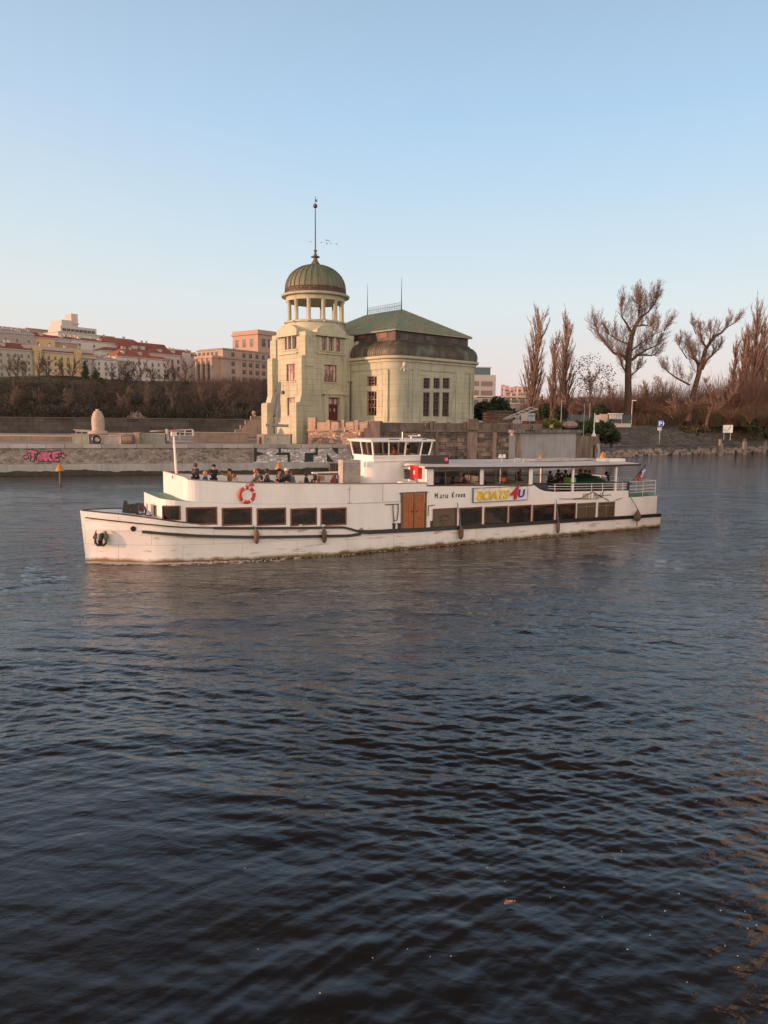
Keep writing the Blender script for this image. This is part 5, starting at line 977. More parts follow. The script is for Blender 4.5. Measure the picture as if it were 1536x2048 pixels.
# lifting beam by the tower
t = thing('lifting_beam', 'tall grey steel lifting beam with a raised tip in front of the tower', 'machinery', (0, 0, 0)); DB = 95.6; Q = lambda x, y, d=0: at(x, y, DB+d)
g = MB(); g.bar(Q(558, 764), Q(557, 790), .42, .5); g.bar(Q(557, 788), Q(558.5, 790), .3); g.build('counterweight', STG, t)
g = MB(); g.bar(Q(556, 790), Q(554.5, 848), .26); g.bar(Q(558.5, 790), Q(559, 845), .2); g.build('upright', M('upright_grey', (.22, .21, .21), .6), t)
g = MB(); g.bar(Q(552.5, 786), Q(539, 868), .34, .3); g.bar(Q(555, 790), Q(543, 850), .16); g.build('slanting_leg', STG, t)
g = MB(); g.bar(Q(532, 849), Q(577, 851), .3, .25); g.bar(Q(532, 851, 1), Q(577, 853, 1), .2, .2); g.build('cross_beam', STG, t)
g = MB()
for x, y in ((552, 779), (547, 831), (566, 785)): c = Q(x, y); g.ball((c.x, c.y, c.z), .26, 8)
g.build('hinge', M('hinge_brown', (.18, .09, .07), .5), t)
# stepped concrete wall left of the tower and low walls
BCW = M('warm_concrete', (.32, .24, .19), .85, col2=(.25, .19, .15), scale=.8, grime=.25, var=.1)
t = thing('stepped_wall', 'stepped brown concrete stair wall rising towards the tower\'s left side', 'wall', (0, 0, 0)); DS = 112; S_ = lambda x, y, d=0: at(x, y, DS+d)
g = MB(); pts = [(469, 876), (469, 859), (479, 859), (479, 850), (489, 850), (489, 841), (500, 841), (500, 832), (545, 832), (545, 876)]; g.prism([S_(*p) for p in pts], (0, 3, 0)); g.build('wall_body', BCW, t)
g = MB(); g.prism([S_(x, y, -.05) for x, y in ((469, 876), (530, 874), (530, 842), (498, 842), (488, 852), (478, 862))], (0, -.3, 0)); g.build('lower_ramp', M('ramp_concrete', (.22, .18, .155), .9, grime=.3), t)
for x, y in ((469, 859), (479, 850), (489, 841), (500, 832)): g = MB(); g.prism([S_(x, y, -.4), S_(x+2.6, y, -.4), S_(x+2.6, y+7, -.4), S_(x, y+7, -.4)], (0, .39, 0)); g.build('step_cheek', PALE, t)
g = MB(); c = S_(508, 826); g.ball((c.x, c.y, c.z), .35, 8); g.bar(S_(506, 829), S_(512, 832), .3); g.build('stone_knob', BCW, t)
def lowwall(label, pa, pb, D, ytop, mat, dep=1.0, D2=None):
    a = at(pa, 870, D); b = at(pb, 870, D2 or D); t = thing('low_wall', label, 'wall', (a.x, a.y, ZG), math.atan2((b-a).y, (b-a).x)); h_ = zat(pa, ytop, D)-ZG; g = MB(); g.box(0, (b-a).length, 0, dep, -.3, h_-.12); g.build('wall_body', mat, t); g = MB(); g.box(-.05, (b-a).length+.05, -.08, dep+.08, h_-.12, h_); g.build('wall_cap', PALE, t); return t
lowwall('low brown lock wall running out of the picture on the island, left of the container', -120, 146, 104, 869, M('lock_wall_brown', (.22, .165, .12), .9, col2=(.14, .11, .085), scale=.5, var=.2, grime=.3))
lowwall('low tan concrete wall behind the green plastic boat', 384, 496, 103, 864, BCW, D2=105)
lowwall('low pale kerb wall crossing behind the round stone pillar', 200, 276, 101, 865.5, PARL, .5)
p = ground(427, 880.5, ZG); t = thing('plastic_dinghy', 'small bright green plastic boat lying on the island paving', 'boat', (p.x, p.y, ZG), .1); g = MB()
g.loft([[(x, y*(1-.5*abs(x)**3/1.5), z) for y, z in ((-.35, .02), (.35, .02), (.45, .3), (-.45, .3))] for x in (-1.1, -.6, 0, .6, 1.1)]); g.build('boat_hull', M('bright_green', (.06, .45, .05), .4), t)
def person_like(): pass
# yellow cone beacons standing in the water
def beacon(px, ytop, ybase, D, label, dark=None):
    b = at(px, ybase, D); t = thing('cone_beacon', label, 'beacon', (b.x, b.y, 0), 0, 'orange cone beacons in the river'); z1 = zat(px, ytop, D); z0 = zat(px, ytop+16*74/D, D)
    g = MB(); g.lathe([(.40*1.0, z0), (.42, z0+.05), (.06, z1), (.02, z1+.02)], n=14); g.build('cone', M('cone_orange', (.62, .26, .05), .5), t, True, 40)
    g = MB(); g.tube([(0, 0, -1), (.02, 0, z0)], .10, 7); g.build('post', M('post_brown', (.16, .10, .07), .7), t); return t
beacon(120.5, 926.5, 968, 74.5, 'orange cone beacon on a post in the water under the pink graffiti'); beacon(558, 924, 955, 80, 'orange cone beacon seen above the passengers\' heads'); beacon(1205, 903.5, 930, 90, 'orange cone beacon beyond the ship\'s canopy, near the concrete pier'); beacon(1081, 910, 930, 84, 'orange cone beacon just showing above the middle of the ship\'s canopy')
# ---------------------------------------------------------------- far bank, hill and town
g = MB(); 
def terr(X, Y):
    base = np.interp(Y, [222, 228, 234, 255, 300, 335, 345, 380, 440, 520, 620, 900, 2000], [6.6, 7.0, 8.4, 12.5, 20.5, 25.6, 26.3, 27, 29, 45, 58, 66, 60])
    f_ = np.interp(X/np.maximum(Y, 1), [-.6, -.28, -.2, -.12, .0, .14, .3], [1.0, .95, .88, .80, .45, .12, .08])
    f2 = np.interp(Y, [250, 345, 430], [0, 0, 1]); f_ = np.where(Y < 400, np.interp(X/np.maximum(Y, 1), [-.6, -.45, -.26, -.154, -.05, .02, .14], [1, 1, .89, .66, .5, .3, .12]), f_*(1-0)+0)
    n_ = .5*np.sin(X*.11+Y*.07)+.35*np.sin(X*.23-Y*.13+2); return base*f_ + n_*np.clip((Y-232)/30, 0, 1)*.9 + 3.0*(1-f_)
nx, ny = 90, 60; yy = np.concatenate([np.linspace(222, 440, 34), np.linspace(455, 900, 18), np.linspace(1000, 3000, 8)]); hm = MB(); vs = []
for y in yy:
    for k in range(nx): x = -.75*y + (1.25*y)*k/(nx-1); vs.append((x, y, float(terr(np.array(x), np.array(y)))))
hm.add(vs, [(j*nx+i, j*nx+i+1, (j+1)*nx+i+1, (j+1)*nx+i) for j in range(len(yy)-1) for i in range(nx-1)])
hill = hm.build('hillside', M('hill_soil', (.055, .045, .03), .95, col2=(.045, .05, .025), scale=.05, var=.3, vscale=.6), None, True, 80); hill['kind'] = 'structure'
DW = M('dark_river_wall', (.10, .085, .075), .9, col2=(.07, .06, .055), scale=.2, kind='ashlar', size=(3, 1.2), mortar=(.6, .6, .6), var=.2, grime=.3)
A = Vector((-175, 176, 0)); B = Vector((-8, 224, 0)); t, L_ = wallthing('far_river_wall', 'long dark stone river wall at the foot of the wooded hill', 'wall', A, B); g = MB(); g.box(0, L_, 0, 52, -1, 6.9); g.build('wall_face', DW, t); g = MB(); g.box(0, L_, -.3, 2, 6.9, 7.1); g.build('wall_cap', M('wall_cap_grey', (.17, .15, .13), .9), t)
g = MB(); g.box(60, 60.6, -.5, 0, 3, 6.9); g.box(20, 20.5, -.5, 0, 3, 6.9); g.build('wall_pier', DW, t)
# buildings: a box house with an own frame; openings as separate windows
def simple_window_proto(w_, h_, fm, pm):
    return None
CITYW = {}
def city_window(parent, loc, rz, W, H, fm, pm, nx=2, ny=2):
    key = (round(W, 2), round(H, 2), fm.name, pm.name, nx, ny)
    if key not in CITYW:
        g = MB(); t_ = .16
        g.k = 0
        for x0, x1, z0, z1 in ((0, t_, 0, H), (W-t_, W, 0, H), (t_, W-t_, 0, t_), (t_, W-t_, H-t_, H), (W/2-.05, W/2+.05, t_, H-t_), (t_, W-t_, H*.66-.05, H*.66+.05)): g.box(x0, x1, -.12, -.02, z0, z1)
        g.k = 1; g.add([(0, -.04, 0), (W, -.04, 0), (W, -.04, H), (0, -.04, H)], [(0, 1, 2, 3)])
        o = g.build('window', [fm, pm]); CITYW[key] = o.data; bpy.data.objects.remove(o)
    o = bpy.data.objects.new('window', CITYW[key]); COL.objects.link(o); o.parent = parent; o.location = loc; o.rotation_euler = (0, 0, rz); return o
WFR = M('window_surround', (.40, .36, .33), .8); WPN = M('far_pane', (.03, .03, .035), .2, col2=(.10, .09, .095), scale=.2, mix=(.45, .6)); WDK = M('window_surround_dark', (.28, .25, .23), .8)
ROOFR = M('roof_red', (.25, .08, .055), .85, col2=(.19, .065, .05), scale=.25, var=.18, vscale=1.5); ROOFO = M('roof_orange', (.32, .105, .065), .85, col2=(.26, .085, .055), scale=.3, var=.15); ROOFG = M('roof_grey', (.36, .36, .37), .7, var=.1); CORN = M('cornice_pale', (.46, .41, .36), .8)
def house(label, O, rz, W, Dp, zb, ze, zr, wall, roof, floors, bays, ww=1.2, wh=1.9, fm=None, pm=None, rtype='hip', top_off=.8, bot_off=1.0, chim=3, name='town_house', base=None, side=False, ornate=True):
    """O: left corner of the facade (world), front runs along rz"""
    t = thing(name, label, 'building', (O.x, O.y, zb), rz); H = ze-zb; g = MB(); g.box(0, W, 0, Dp, -6, H); g.build('wall', wall, t)
    g = MB(); g.box(-.3, W+.3, -.5, Dp+.3, H, H+.5); 
    if ornate: g.box(-.02, W+.02, -.18, 0, H*.30, H*.30+.3)
    g.build('cornice', CORN, t); fm = fm or WFR; pm = pm or WPN
    if floors and bays:
        fh = (H-top_off-bot_off)/floors
        for j in range(floors):
            for i in range(bays): city_window(t, ((i+.5)*W/bays-ww/2, 0, bot_off+j*fh+.3), 0, ww, min(wh, fh*.72), fm, pm)
        if side:
            nb = max(1, int(Dp/3.6))
            for j in range(floors):
                for i in range(nb): city_window(t, (W, (i+.5)*Dp/nb-ww/2, bot_off+j*fh+.3), math.pi/2, ww, min(wh, fh*.72), fm, pm)
    R_ = zr-ze-.5; e = .5
    if roof:
        g = MB(); hx = min(W/2-.5, Dp*.45) if rtype == 'hip' else 0.0
        b = [(-e, -e, H+.5), (W+e, -e, H+.5), (W+e, Dp+e, H+.5), (-e, Dp+e, H+.5)]; r0 = (hx-(e if rtype != 'hip' else 0), Dp/2, H+.5+R_); r1 = (W-hx+(e if rtype != 'hip' else 0), Dp/2, H+.5+R_)
        g.add(b+[r0, r1], [(0, 1, 5, 4), (1, 2, 5), (2, 3, 4, 5), (3, 0, 4), (3, 2, 1, 0)]); rf = g.build('roof', roof, t)
        rr_ = random.Random(int(W*10+H*7)); nd = int(W/9) if (floors and floors >= 2 and W > 18) else 0
        for k in range(nd):
            x = W*(k+.5+rr_.uniform(-.15, .15))/nd; y_ = Dp*.16; zd = H+.5+R_*(y_+e)/(Dp/2+e); g = MB(); g.box(x-.8, x+.8, y_-.3, y_+3.0, zd-.2, zd+1.25); g.box(x-.95, x+.95, y_-.5, y_+3.0, zd+1.25, zd+1.4); g.build('dormer', CORN, rf)
        for k in range(chim): x = W*(.2+.6*rr_.random()); g = MB(); g.box(x-.5, x+.5, Dp*.5-.4, Dp*.5+.4, H+.5+R_*.7, H+.5+R_+1.1); g.box(x-.58, x+.58, Dp*.5-.48, Dp*.5+.48, H+R_+1.55, H+R_+1.7); g.build('chimney', CORN, rf)
    return t, H
RP = Vector((-182, 350, 0)); RZ = R(50); RD = Vector((math.cos(RZ), math.sin(RZ), 0)); RN = Vector((RD.y, -RD.x, 0))
def row(px, off=0.0): q = onplane(px, 780, RP - RN*off, RN); return q
def rowhouse(label, px0, px1, yb, ye, yr, off, **k):
    a = row(px0, off); b = row(px1, off); m_ = (a+b)/2; pm = (px0+px1)/2; zz_ = lambda y: zat(pm, y, m_.y); a.z = 0
    return house(label, a, RZ, (b-a).length, k.pop('Dp', 13), zz_(yb), zz_(ye), zz_(yr), k.pop('wall'), k.pop('roof'), k.pop('floors'), k.pop('bays'), **k)
Wc = M('plaster_greygreen', (.42, .39, .32), .85, var=.08); Wy = M('plaster_yellow', (.58, .43, .23), .85, var=.08); Ww = M('plaster_white', (.58, .54, .50), .85, var=.07); Wp = M('plaster_pink', (.58, .47, .42), .85, var=.07); Wg = M('plaster_grey', (.36, .31, .29), .85, var=.08); Wb = M('plaster_brown', (.40, .26, .19), .85, var=.08)
t, H = rowhouse('long grey green town house with a red roof at the hill\'s left edge', -60, 66, 758, 698, 681, 0, wall=Wc, roof=ROOFR, floors=4, bays=11)
g = MB(); g.box(26, 62, 1.5, 6, H+1.0, H+3.2); g.build('roof_dormer', CORN, t)
g = MB(); g.box(70, 86, -2.2, 0, 1.2, 2.6); g.build('awning', M('awning_blue', (.06, .13, .30), .7), t)
t, H = rowhouse('yellow town house with a long red roof and two bays', 66.5, 165, 763, 706.5, 692, 0, wall=Wy, roof=ROOFR, floors=4, bays=10)
L_ = (row(165)-row(66.5)).length
for x0, x1 in ((1.0, L_*.17), (L_*.86, L_-.5)): g = MB(); g.box(x0, x1, -1.2, 0, 0, H+.3); g.box(x0-.3, x1+.3, -1.5, .5, H+.3, H+2.3); g.build('bay_front', Wy, t)
rowhouse('white town house with an attic gallery right of the yellow one', 165.5, 236, 766, 719, 711, 0, wall=Ww, roof=ROOFG, floors=4, bays=8, rtype='gable')
rowhouse('white corner house with an orange hipped roof', 236.5, 303, 770, 716, 697, 0, wall=Ww, roof=ROOFO, floors=4, bays=8)
t, H = rowhouse('ornate pinkish apartment house with a dark red roof, last of the front row', 303.5, 381, 774, 711, 697, 2, wall=Wp, roof=M('roof_maroon', (.28, .09, .065), .85, var=.15), floors=4, bays=9, ww=1.5, wh=2.4, side=True)
g = MB(); L_ = (row(381)-row(303.5)).length; g.box(L_*.8, L_, -1.2, 0, 0, H+2.2); g.build('bay_front', Wp, t)
rowhouse('thin white gabled house beside the pinkish apartment house', 381.5, 393, 775, 712, 703, 10, wall=Ww, roof=None, floors=5, bays=2)
p = row(397, 14); t = thing('church_spire', 'dark pointed spire behind the thin white house', 'spire', (p.x, p.y, 26)); g = MB(); z_ = zat(397, 701, p.y)-26; g.lathe([(1.6, -2), (1.6, z_-7), (2.2, z_-6.8), (.5, z_-3), (.08, z_)], n=8); g.build('spire_body', M('slate_dark', (.06, .06, .07), .7), t)
rowhouse('grey roofed house at the top left corner of the hill', -20, 21, 702, 664, 653, 45, wall=Wg, roof=ROOFG, floors=2, bays=4, rtype='gable'); rowhouse('small yellow house with a bright red roof and skylights', 21.5, 66, 705, 672, 659, 47, wall=Wy, roof=M('roof_crimson', (.40, .05, .05), .8, var=.1), floors=2, bays=4)
rowhouse('brown house under a shiny silver roof', 67, 112, 706, 682, 669, 49, wall=Wb, roof=M('roof_silver', (.50, .50, .53), .4), floors=1, bays=4, rtype='gable'); rowhouse('white villa with a red roof left of the stepped modern block', 106, 148, 706, 679, 670, 52, wall=Ww, roof=ROOFR, floors=2, bays=4, rtype='gable'); rowhouse('white villa standing in front of the stepped modern block', 148.5, 184, 708, 682, 673, 50, wall=Ww, roof=ROOFR, floors=2, bays=3)
Wm = M('modern_grey', (.48, .49, .46), .8, var=.06); t, H = rowhouse('stepped pale modern block with a roof tower, highest on the hill', 121, 203, 712, 668, 668, 78, wall=Wm, roof=None, floors=3, bays=11, ww=2.4, wh=1.7, Dp=20, chim=0, ornate=False); L_ = (row(203, 78)-row(121, 78)).length
g = MB(); g.box(L_*.12, L_*.99, 3, 19, H, H+4.5); g.box(L_*.16, L_*.42, 3.5, 18, H+4.5, H+8); g.build('upper_storey', Wm, t); g = MB(); g.box(L_*.42, L_*.58, 5, 13, H+4.5, H+12.5); g.box(L_*.40, L_*.60, 4.6, 13.4, H+6.2, H+6.8); g.build('roof_tower', Wp, t)
for k in range(8): city_window(t, (L_*(.16+.1*k), 3, H+1.2), 0, 2.4, 1.8, WDK, WPN)
rowhouse('long grey apartment block on the skyline behind the yellow house', 14, 60, 690, 664, 663, 110, wall=Wm, roof=None, floors=2, bays=9, chim=0); rowhouse('brown tower block cluster on the skyline', 58, 80, 690, 658, 657, 120, wall=Wb, roof=None, floors=3, bays=4, chim=0); rowhouse('plain pale block on the skyline at the picture\'s left edge', -30, 24, 690, 653, 652, 130, wall=Wp, roof=None, floors=3, bays=8, chim=0)
rowhouse('house with the tallest plain red roof on the hill', 201, 263, 712, 692, 673, 70, wall=Ww, roof=ROOFO, floors=1, bays=4); t, H = rowhouse('red roofed house with two dormers behind the orange hipped roof', 258, 301, 720, 703, 682, 35, wall=Wp, roof=ROOFR, floors=1, bays=4, rtype='gable')
for x in (.35, .7): g = MB(); L_ = (row(301, 35)-row(258, 35)).length; g.box(L_*x-1.4, L_*x+1.4, -.2, 4, H+1.2, H+3.2); g.build('roof_dormer', CORN, t)
rowhouse('pale attic storey block behind the pinkish apartment house', 300, 345, 712, 697, 695, 40, wall=Wp, roof=None, floors=1, bays=5, chim=3); rowhouse('small white gabled house between the red roofs', 205, 236, 716, 703, 692, 22, wall=Ww, roof=ROOFR, floors=1, bays=3)
# law faculty: portico face and long face, tower block behind
FP = R(51.4); FD = Vector((math.cos(FP), math.sin(FP), 0)); FNn = Vector((-math.sin(FP), math.cos(FP), 0)); FC = at(447, 780, 400)
Wf = M('faculty_stone', (.40, .295, .235), .85, col2=(.34, .25, .20), scale=.15, var=.08); WfD = M('faculty_frame', (.34, .28, .24), .8)
zb = zat(447, 779, 400); z1 = zat(447, 699, 400)-zb; t = thing('faculty_building', 'large sandy stone faculty building with a pillared end front, left of the tower', 'building', (FC.x, FC.y, zb), FP)
g = MB(); g.box(0, 62, 0, 22, -8, z1); g.build('wall', Wf, t); zc_ = zat(447, 717, 400)-zb
g = MB(); g.box(-.5, 62, -.6, 22, zc_, zc_+.7); g.box(-.3, 62, -.3, 22.3, z1, z1+.5); g.box(-.4, 62, -.4, 22, 3.4, 3.9); g.build('cornice', M('faculty_cornice', (.30, .24, .20), .85), t)
g = MB(); g.box(.5, 61, .8, 21, z1+.5, z1+1.0); g.build('roof', M('roof_greenish', (.24, .27, .22), .7), t)
fhs = [4.6, 8.6, 12.6]
for i in range(12):
    x = 5.5+i*4.7+(3 if i else 0)
    for j, zz_ in enumerate(fhs): city_window(t, (x, 0, zz_), 0, 2.6, 2.7, WfD, WPN)
    city_window(t, (x, 0, zc_+1.3), 0, 2.4, 2.6, WfD, WPN)
    if i: g = MB(); g.box(x-1.6, x-.5, -.55, 0, 3.9, zc_); g.build('pilaster', Wf, t)
g = MB(); g.box(-4.5, 0, 3, 17.5, -8, zc_+1.2); g.build('end_bay', Wf, t); g = MB(); g.box(-5.2, 0, 2.4, 18, zc_+.2, zc_+1.5); g.build('bay_cornice', Wf, t)
for k in range(4): y = 3.2+k*4.3; g = MB(); g.box(-5.1, -4.5, y, y+1.2, 3.6, zc_+.1); g.build('pillar', Wf, t)
for k in range(3): city_window(t, (-4.5, 3.2+k*4.3+4.0, 4.5), -math.pi/2, 2.4, zc_-5.5, WfD, WPN)
for k in range(5): city_window(t, (0, 4+k*3.6+2.4, zc_+1.6), -math.pi/2, 2.2, 2.4, WfD, WPN)
FC = at(516, 700, 470); zb = 26; z1 = zat(516, 664, 470)-zb; t = thing('office_tower_block', 'pinkish stone tower block rising behind the faculty building', 'building', (FC.x, FC.y, zb), FP); Wt = M('tower_pink_stone', (.44, .30, .24), .85, var=.06)
g = MB(); g.box(0, 40, 0, 24, -5, z1); g.build('wall', Wt, t); g = MB(); g.box(-.9, 41, -.9, 25, z1-1.2, z1-.2); g.box(-.2, 40, -.2, 24.2, z1, z1+1.6); g.box(-.3, 40, -.3, 24.3, z1-12.2, z1-11.6); g.build('cornice', Wt, t)
for i in range(7): city_window(t, (3+i*5.3, 0, z1-8.8), 0, 3.2, 5.2, WfD, WPN); city_window(t, (3+i*5.3, 0, z1-18), 0, 2.6, 3.4, WfD, WPN)
for i in range(3): city_window(t, (0, 6+i*7+1.5, z1-8.8), -math.pi/2, 3.2, 5.2, WfD, WPN)
# right-hand side: office block, low block, far estate
FC = at(993, 780, 450); t = thing('office_block', 'white and pink banded office block beyond the powerhouse\'s right corner', 'building', (FC.x-22, FC.y-4, 3), R(12)); zt = zat(975, 750, 450)-3; Wo = M('office_pale', (.56, .47, .43), .8, var=.05)
g = MB(); g.box(-16, 22, 0, 16, 0, zt); g.build('wall', Wo, t)
g = MB(); g.box(-16, 19, 1.5, 15, zt, zt+4.2); g.build('glazed_storey', glassy('blue_glass', (.10, .16, .19), 0, .15), t); g = MB(); g.box(-16, 19.5, 1.2, 15.5, zt+4.2, zt+4.8); g.box(-4, 8, 4, 12, zt+4.8, zt+7.4); g.build('roof', Wo, t)
for j in range(5):
    for i in range(4): city_window(t, (-13+i*8.6, 0, 4+j*5.4), 0, 7.2, 2.9, WDK, M('office_pane', (.22, .13, .11), .3))
    city_window(t, (22, 4, 4+j*5.4), math.pi/2, 5, 2.4, WDK, WPN)
FC = at(1000, 790, 420); t = thing('flat_roofed_hall', 'low flat roofed pale hall behind the dark evergreen bush', 'building', (FC.x, FC.y, 3), R(3)); z_ = zat(1020, 792, 420)-3; g = MB(); g.box(-12, 24, 0, 12, 0, z_-2); g.build('wall', Wg, t); g = MB(); g.box(-13, 25, -1.5, 12, z_-.9, z_); g.box(-13, 25, -1.0, 12, z_-4.6, z_-4.0); g.build('roof', CORN, t)
for i in range(8): city_window(t, (-10+i*4.2, 0, z_-3.9), 0, 3.4, 2.2, WDK, WPN)
rh_ = random.Random(2)
for k, (x0, x1, y) in enumerate(((1004, 1009, 770), (1009, 1018, 772), (1021, 1027, 775), (1030, 1036, 773), (1036, 1046, 774), (1046, 1060, 774), (1012, 1022, 783), (1024, 1034, 786), (1036, 1050, 785))):
    D = 1500-k*40; a = at(x0, 800, D); b = at(x1, 800, D); lb_ = ['slim grey tower block, leftmost of the far estate', 'tallest pink tower block of the far estate', 'small brown block in the far estate', 'narrow rosy block in the far estate', 'wide rosy block in the middle of the far estate', 'widest block of the far estate, beside the poplar', 'low block below the tallest pink tower', 'low pale block in front of the far estate', 'low dusty block nearest the poplar foot'][k]
    t, H = house(lb_, Vector((a.x, a.y, 0)), 0, (b-a).x, 20, 40, zat((x0+x1)/2, y, D), zat((x0+x1)/2, y, D), M('estate_%d' % (k % 3), [(.34, .27, .28), (.50, .33, .31), (.42, .30, .30)][k % 3], .9), None, 4, 3, ww=3.4, wh=2.8, name='tower_block', ornate=False)
g = MB(); vs = []; rr = np.linspace(-400, 1800, 60)
for x in rr: vs += [(x, 1400, 0), (x, 1400, 46+8*math.sin(x*.006)+5*math.sin(x*.02)), (x, 2600, 60+12*math.sin(x*.004+1))]
g.add(vs, [(i*3+j, i*3+3+j, i*3+4+j, i*3+1+j) for i in range(59) for j in range(2)]); g.build('far_hill', M('far_hill_haze', (.20, .15, .145), .95, col2=(.15, .13, .12), scale=.02, var=.2, vscale=.08))['kind'] = 'structure'

# unseen house added beyond the right edge to throw warm glints on the water
t, H = house('tall sunlit riverside house beyond the right edge, seen only as warm glints in the water', Vector((29.8, 52.0, 0)), math.atan2(-12.3, -7.0), 14.2, 12, 3.0, 30.0, 34.0, M('plaster_peach', (.62, .60, .60), .85, var=.08), ROOFR, 7, 4, ww=1.3, wh=2.0)
g = MB(); g.box(-2, 16.6, -1.5, 14, -8, -.02); g.build('quay_base', CONC, t)
# ---------------------------------------------------------------- vegetation
def segs_obj(name, segs, mat, parent=None, n=3):
    S = np.array([(*p, *q, a, b) for p, q, a, b in segs], 'f'); P = S[:, :3]; Q = S[:, 3:6]; ra = S[:, 6:7]; rb = S[:, 7:8]
    D = Q-P; D /= np.maximum(np.linalg.norm(D, axis=1, keepdims=True), 1e-6); ref = np.where(np.abs(D[:, 2:3]) > .9, np.array([[1., 0, 0]]), np.array([[0, 0, 1.]]))
    U = np.cross(D, ref); U /= np.linalg.norm(U, axis=1, keepdims=True); W = np.cross(D, U); ring = []
    for base, r in ((P, ra), (Q, rb)):
        for k in range(n): a = 2*math.pi*k/n; ring.append(base+(U*math.cos(a)+W*math.sin(a))*r)
    V = np.stack(ring, 1).reshape(-1, 3); N = len(S); idx = np.arange(N)[:, None, None]*2*n
    f = np.array([[k, (k+1) % n, n+(k+1) % n, n+k] for k in range(n)])[None]; Fq = (idx+f).reshape(-1)
    me = bpy.data.meshes.new(name); me.vertices.add(len(V)); me.vertices.foreach_set('co', V.astype('f').ravel()); m = N*n
    me.loops.add(m*4); me.loops.foreach_set('vertex_index', Fq.astype('i')); me.polygons.add(m); me.polygons.foreach_set('loop_start', np.arange(m, dtype='i')*4); me.polygons.foreach_set('loop_total', np.full(m, 4, 'i'))
    me.update(calc_edges=True); me.materials.append(mat); o = bpy.data.objects.new(name, me); COL.objects.link(o)
    if parent: o.parent = parent
    return o
def leaves_obj(name, C, rad, num, size, mat, parent=None, seed=0, sizes=None):
    """leaf faces scattered through clumps (C: list of centre+radii)"""
    rg = np.random.default_rng(seed); V = []
    for c, r in C:
        k = max(4, int(num*r[0]*r[1]*r[2]/sum(x[1][0]*x[1][1]*x[1][2] for x in C))); d = rg.normal(size=(k, 3)); d /= np.linalg.norm(d, axis=1, keepdims=True); d *= (rg.random((k, 1))**.45); p = np.array(c)+d*np.array(r)
        a = rg.normal(size=(k, 3)); a /= np.linalg.norm(a, axis=1, keepdims=True); b = np.cross(a, rg.normal(size=(k, 3))); b /= np.linalg.norm(b, axis=1, keepdims=True); s = size*(.6+.8*rg.random((k, 1)))
        V.append(np.stack([p-a*s, p+b*s*.5, p+a*s, p-b*s*.5], 1))
    V = np.concatenate(V).reshape(-1, 3); m = len(V)//4; me = bpy.data.meshes.new(name); me.vertices.add(len(V)); me.vertices.foreach_set('co', V.astype('f').ravel())
    me.loops.add(m*4); me.loops.foreach_set('vertex_index', np.arange(m*4, dtype='i')); me.polygons.add(m); me.polygons.foreach_set('loop_start', np.arange(m, dtype='i')*4); me.polygons.foreach_set('loop_total', np.full(m, 4, 'i')); me.update(calc_edges=True); me.materials.append(mat)
    o = bpy.data.objects.new(name, me); COL.objects.link(o)
    if parent: o.parent = parent
    return o
BARK = M('bark_brown', (.11, .062, .045), .95, col2=(.075, .045, .035), scale=1.5, var=.2); TWIG = M('twig_brown', (.27, .185, .15), .95, col2=(.20, .14, .115), scale=.3, var=.2); TWIGP = M('twig_poplar', (.30, .20, .16), .95, col2=(.22, .15, .12), scale=.4, var=.2)
BARKD = M('bark_dark', (.055, .042, .036), .95); TWIGD = M('twig_dark', (.085, .06, .05), .95, col2=(.06, .05, .035), scale=.2)
EVER = M('evergreen', (.022, .035, .016), .8, col2=(.035, .05, .02), scale=.6, var=.3); LEAFG = M('shrub_green', (.04, .065, .022), .8, col2=(.07, .09, .03), scale=.6, var=.3); LEAFY = M('shrub_yellow', (.24, .22, .04), .8, col2=(.13, .15, .04), scale=.5)
def grow(S, rg, p, d, L_, r, lvl, cfg):
    """one branch: bends by jitter and upward pull, throws off children"""
    n = cfg['n'][lvl]; step = L_/n; trop = cfg['trop'][lvl]; jit = cfg['jit'][lvl]; last = lvl == len(cfg['n'])-1
    for i in range(n):
        t = (i+1)/n; d = (d + Vector((rg.gauss(0, jit), rg.gauss(0, jit), rg.gauss(0, jit)+trop))).normalized(); q = p+d*step; r1 = max(r*(1-.75/n), cfg['rmin']); S[0 if r > cfg['rtrunk'] else 1].append((tuple(p), tuple(q), r, r1))
        if not last:
            c = cfg['kids'][lvl]; k = int(c) + (rg.random() < c-int(c))
            if i >= cfg['skip'][lvl]:
                for _ in range(k):
                    a = R(rg.uniform(*cfg['ang'][lvl])); ax = d.cross(Vector((rg.gauss(0, 1), rg.gauss(0, 1), rg.gauss(0, 1)))).normalized(); dd = (d*math.cos(a)+ax*math.sin(a)).normalized()
                    grow(S, rg, p.lerp(q, rg.random()), dd, L_*cfg['len'][lvl]*rg.uniform(.6, 1.15)*(1-.45*t), max(r1*.55, cfg['rmin']), lvl+1, cfg)
        p, r = q, r1
POP = dict(n=[22, 6, 4, 2], trop=[.1, .10, .08, .08], jit=[.012, .04, .07, .10], kids=[3.6, 1.7, 1.2, 0], skip=[2, 0, 0, 0], ang=[(14, 32), (10, 24), (12, 30), (0, 1)], len=[.36, .46, .55, 0], rmin=.017, rtrunk=.10)
SPR = dict(n=[6, 6, 5, 3], trop=[.03, .07, .06, .05], jit=[.05, .10, .12, .14], kids=[2.8, 2.3, 1.8, 0], skip=[1, 0, 0, 0], ang=[(25, 55), (20, 48), (15, 45), (0, 1)], len=[.62, .55, .5, 0], rmin=.024, rtrunk=.10)
def finish(S, name, label, cat, P, group=None, bark=None, twig=None):
    t = thing(name, label, cat, P, 0, group); segs_obj('trunk', S[0], bark or BARK, t, 5); segs_obj('crown', S[1], twig or TWIG, t, 3); return t
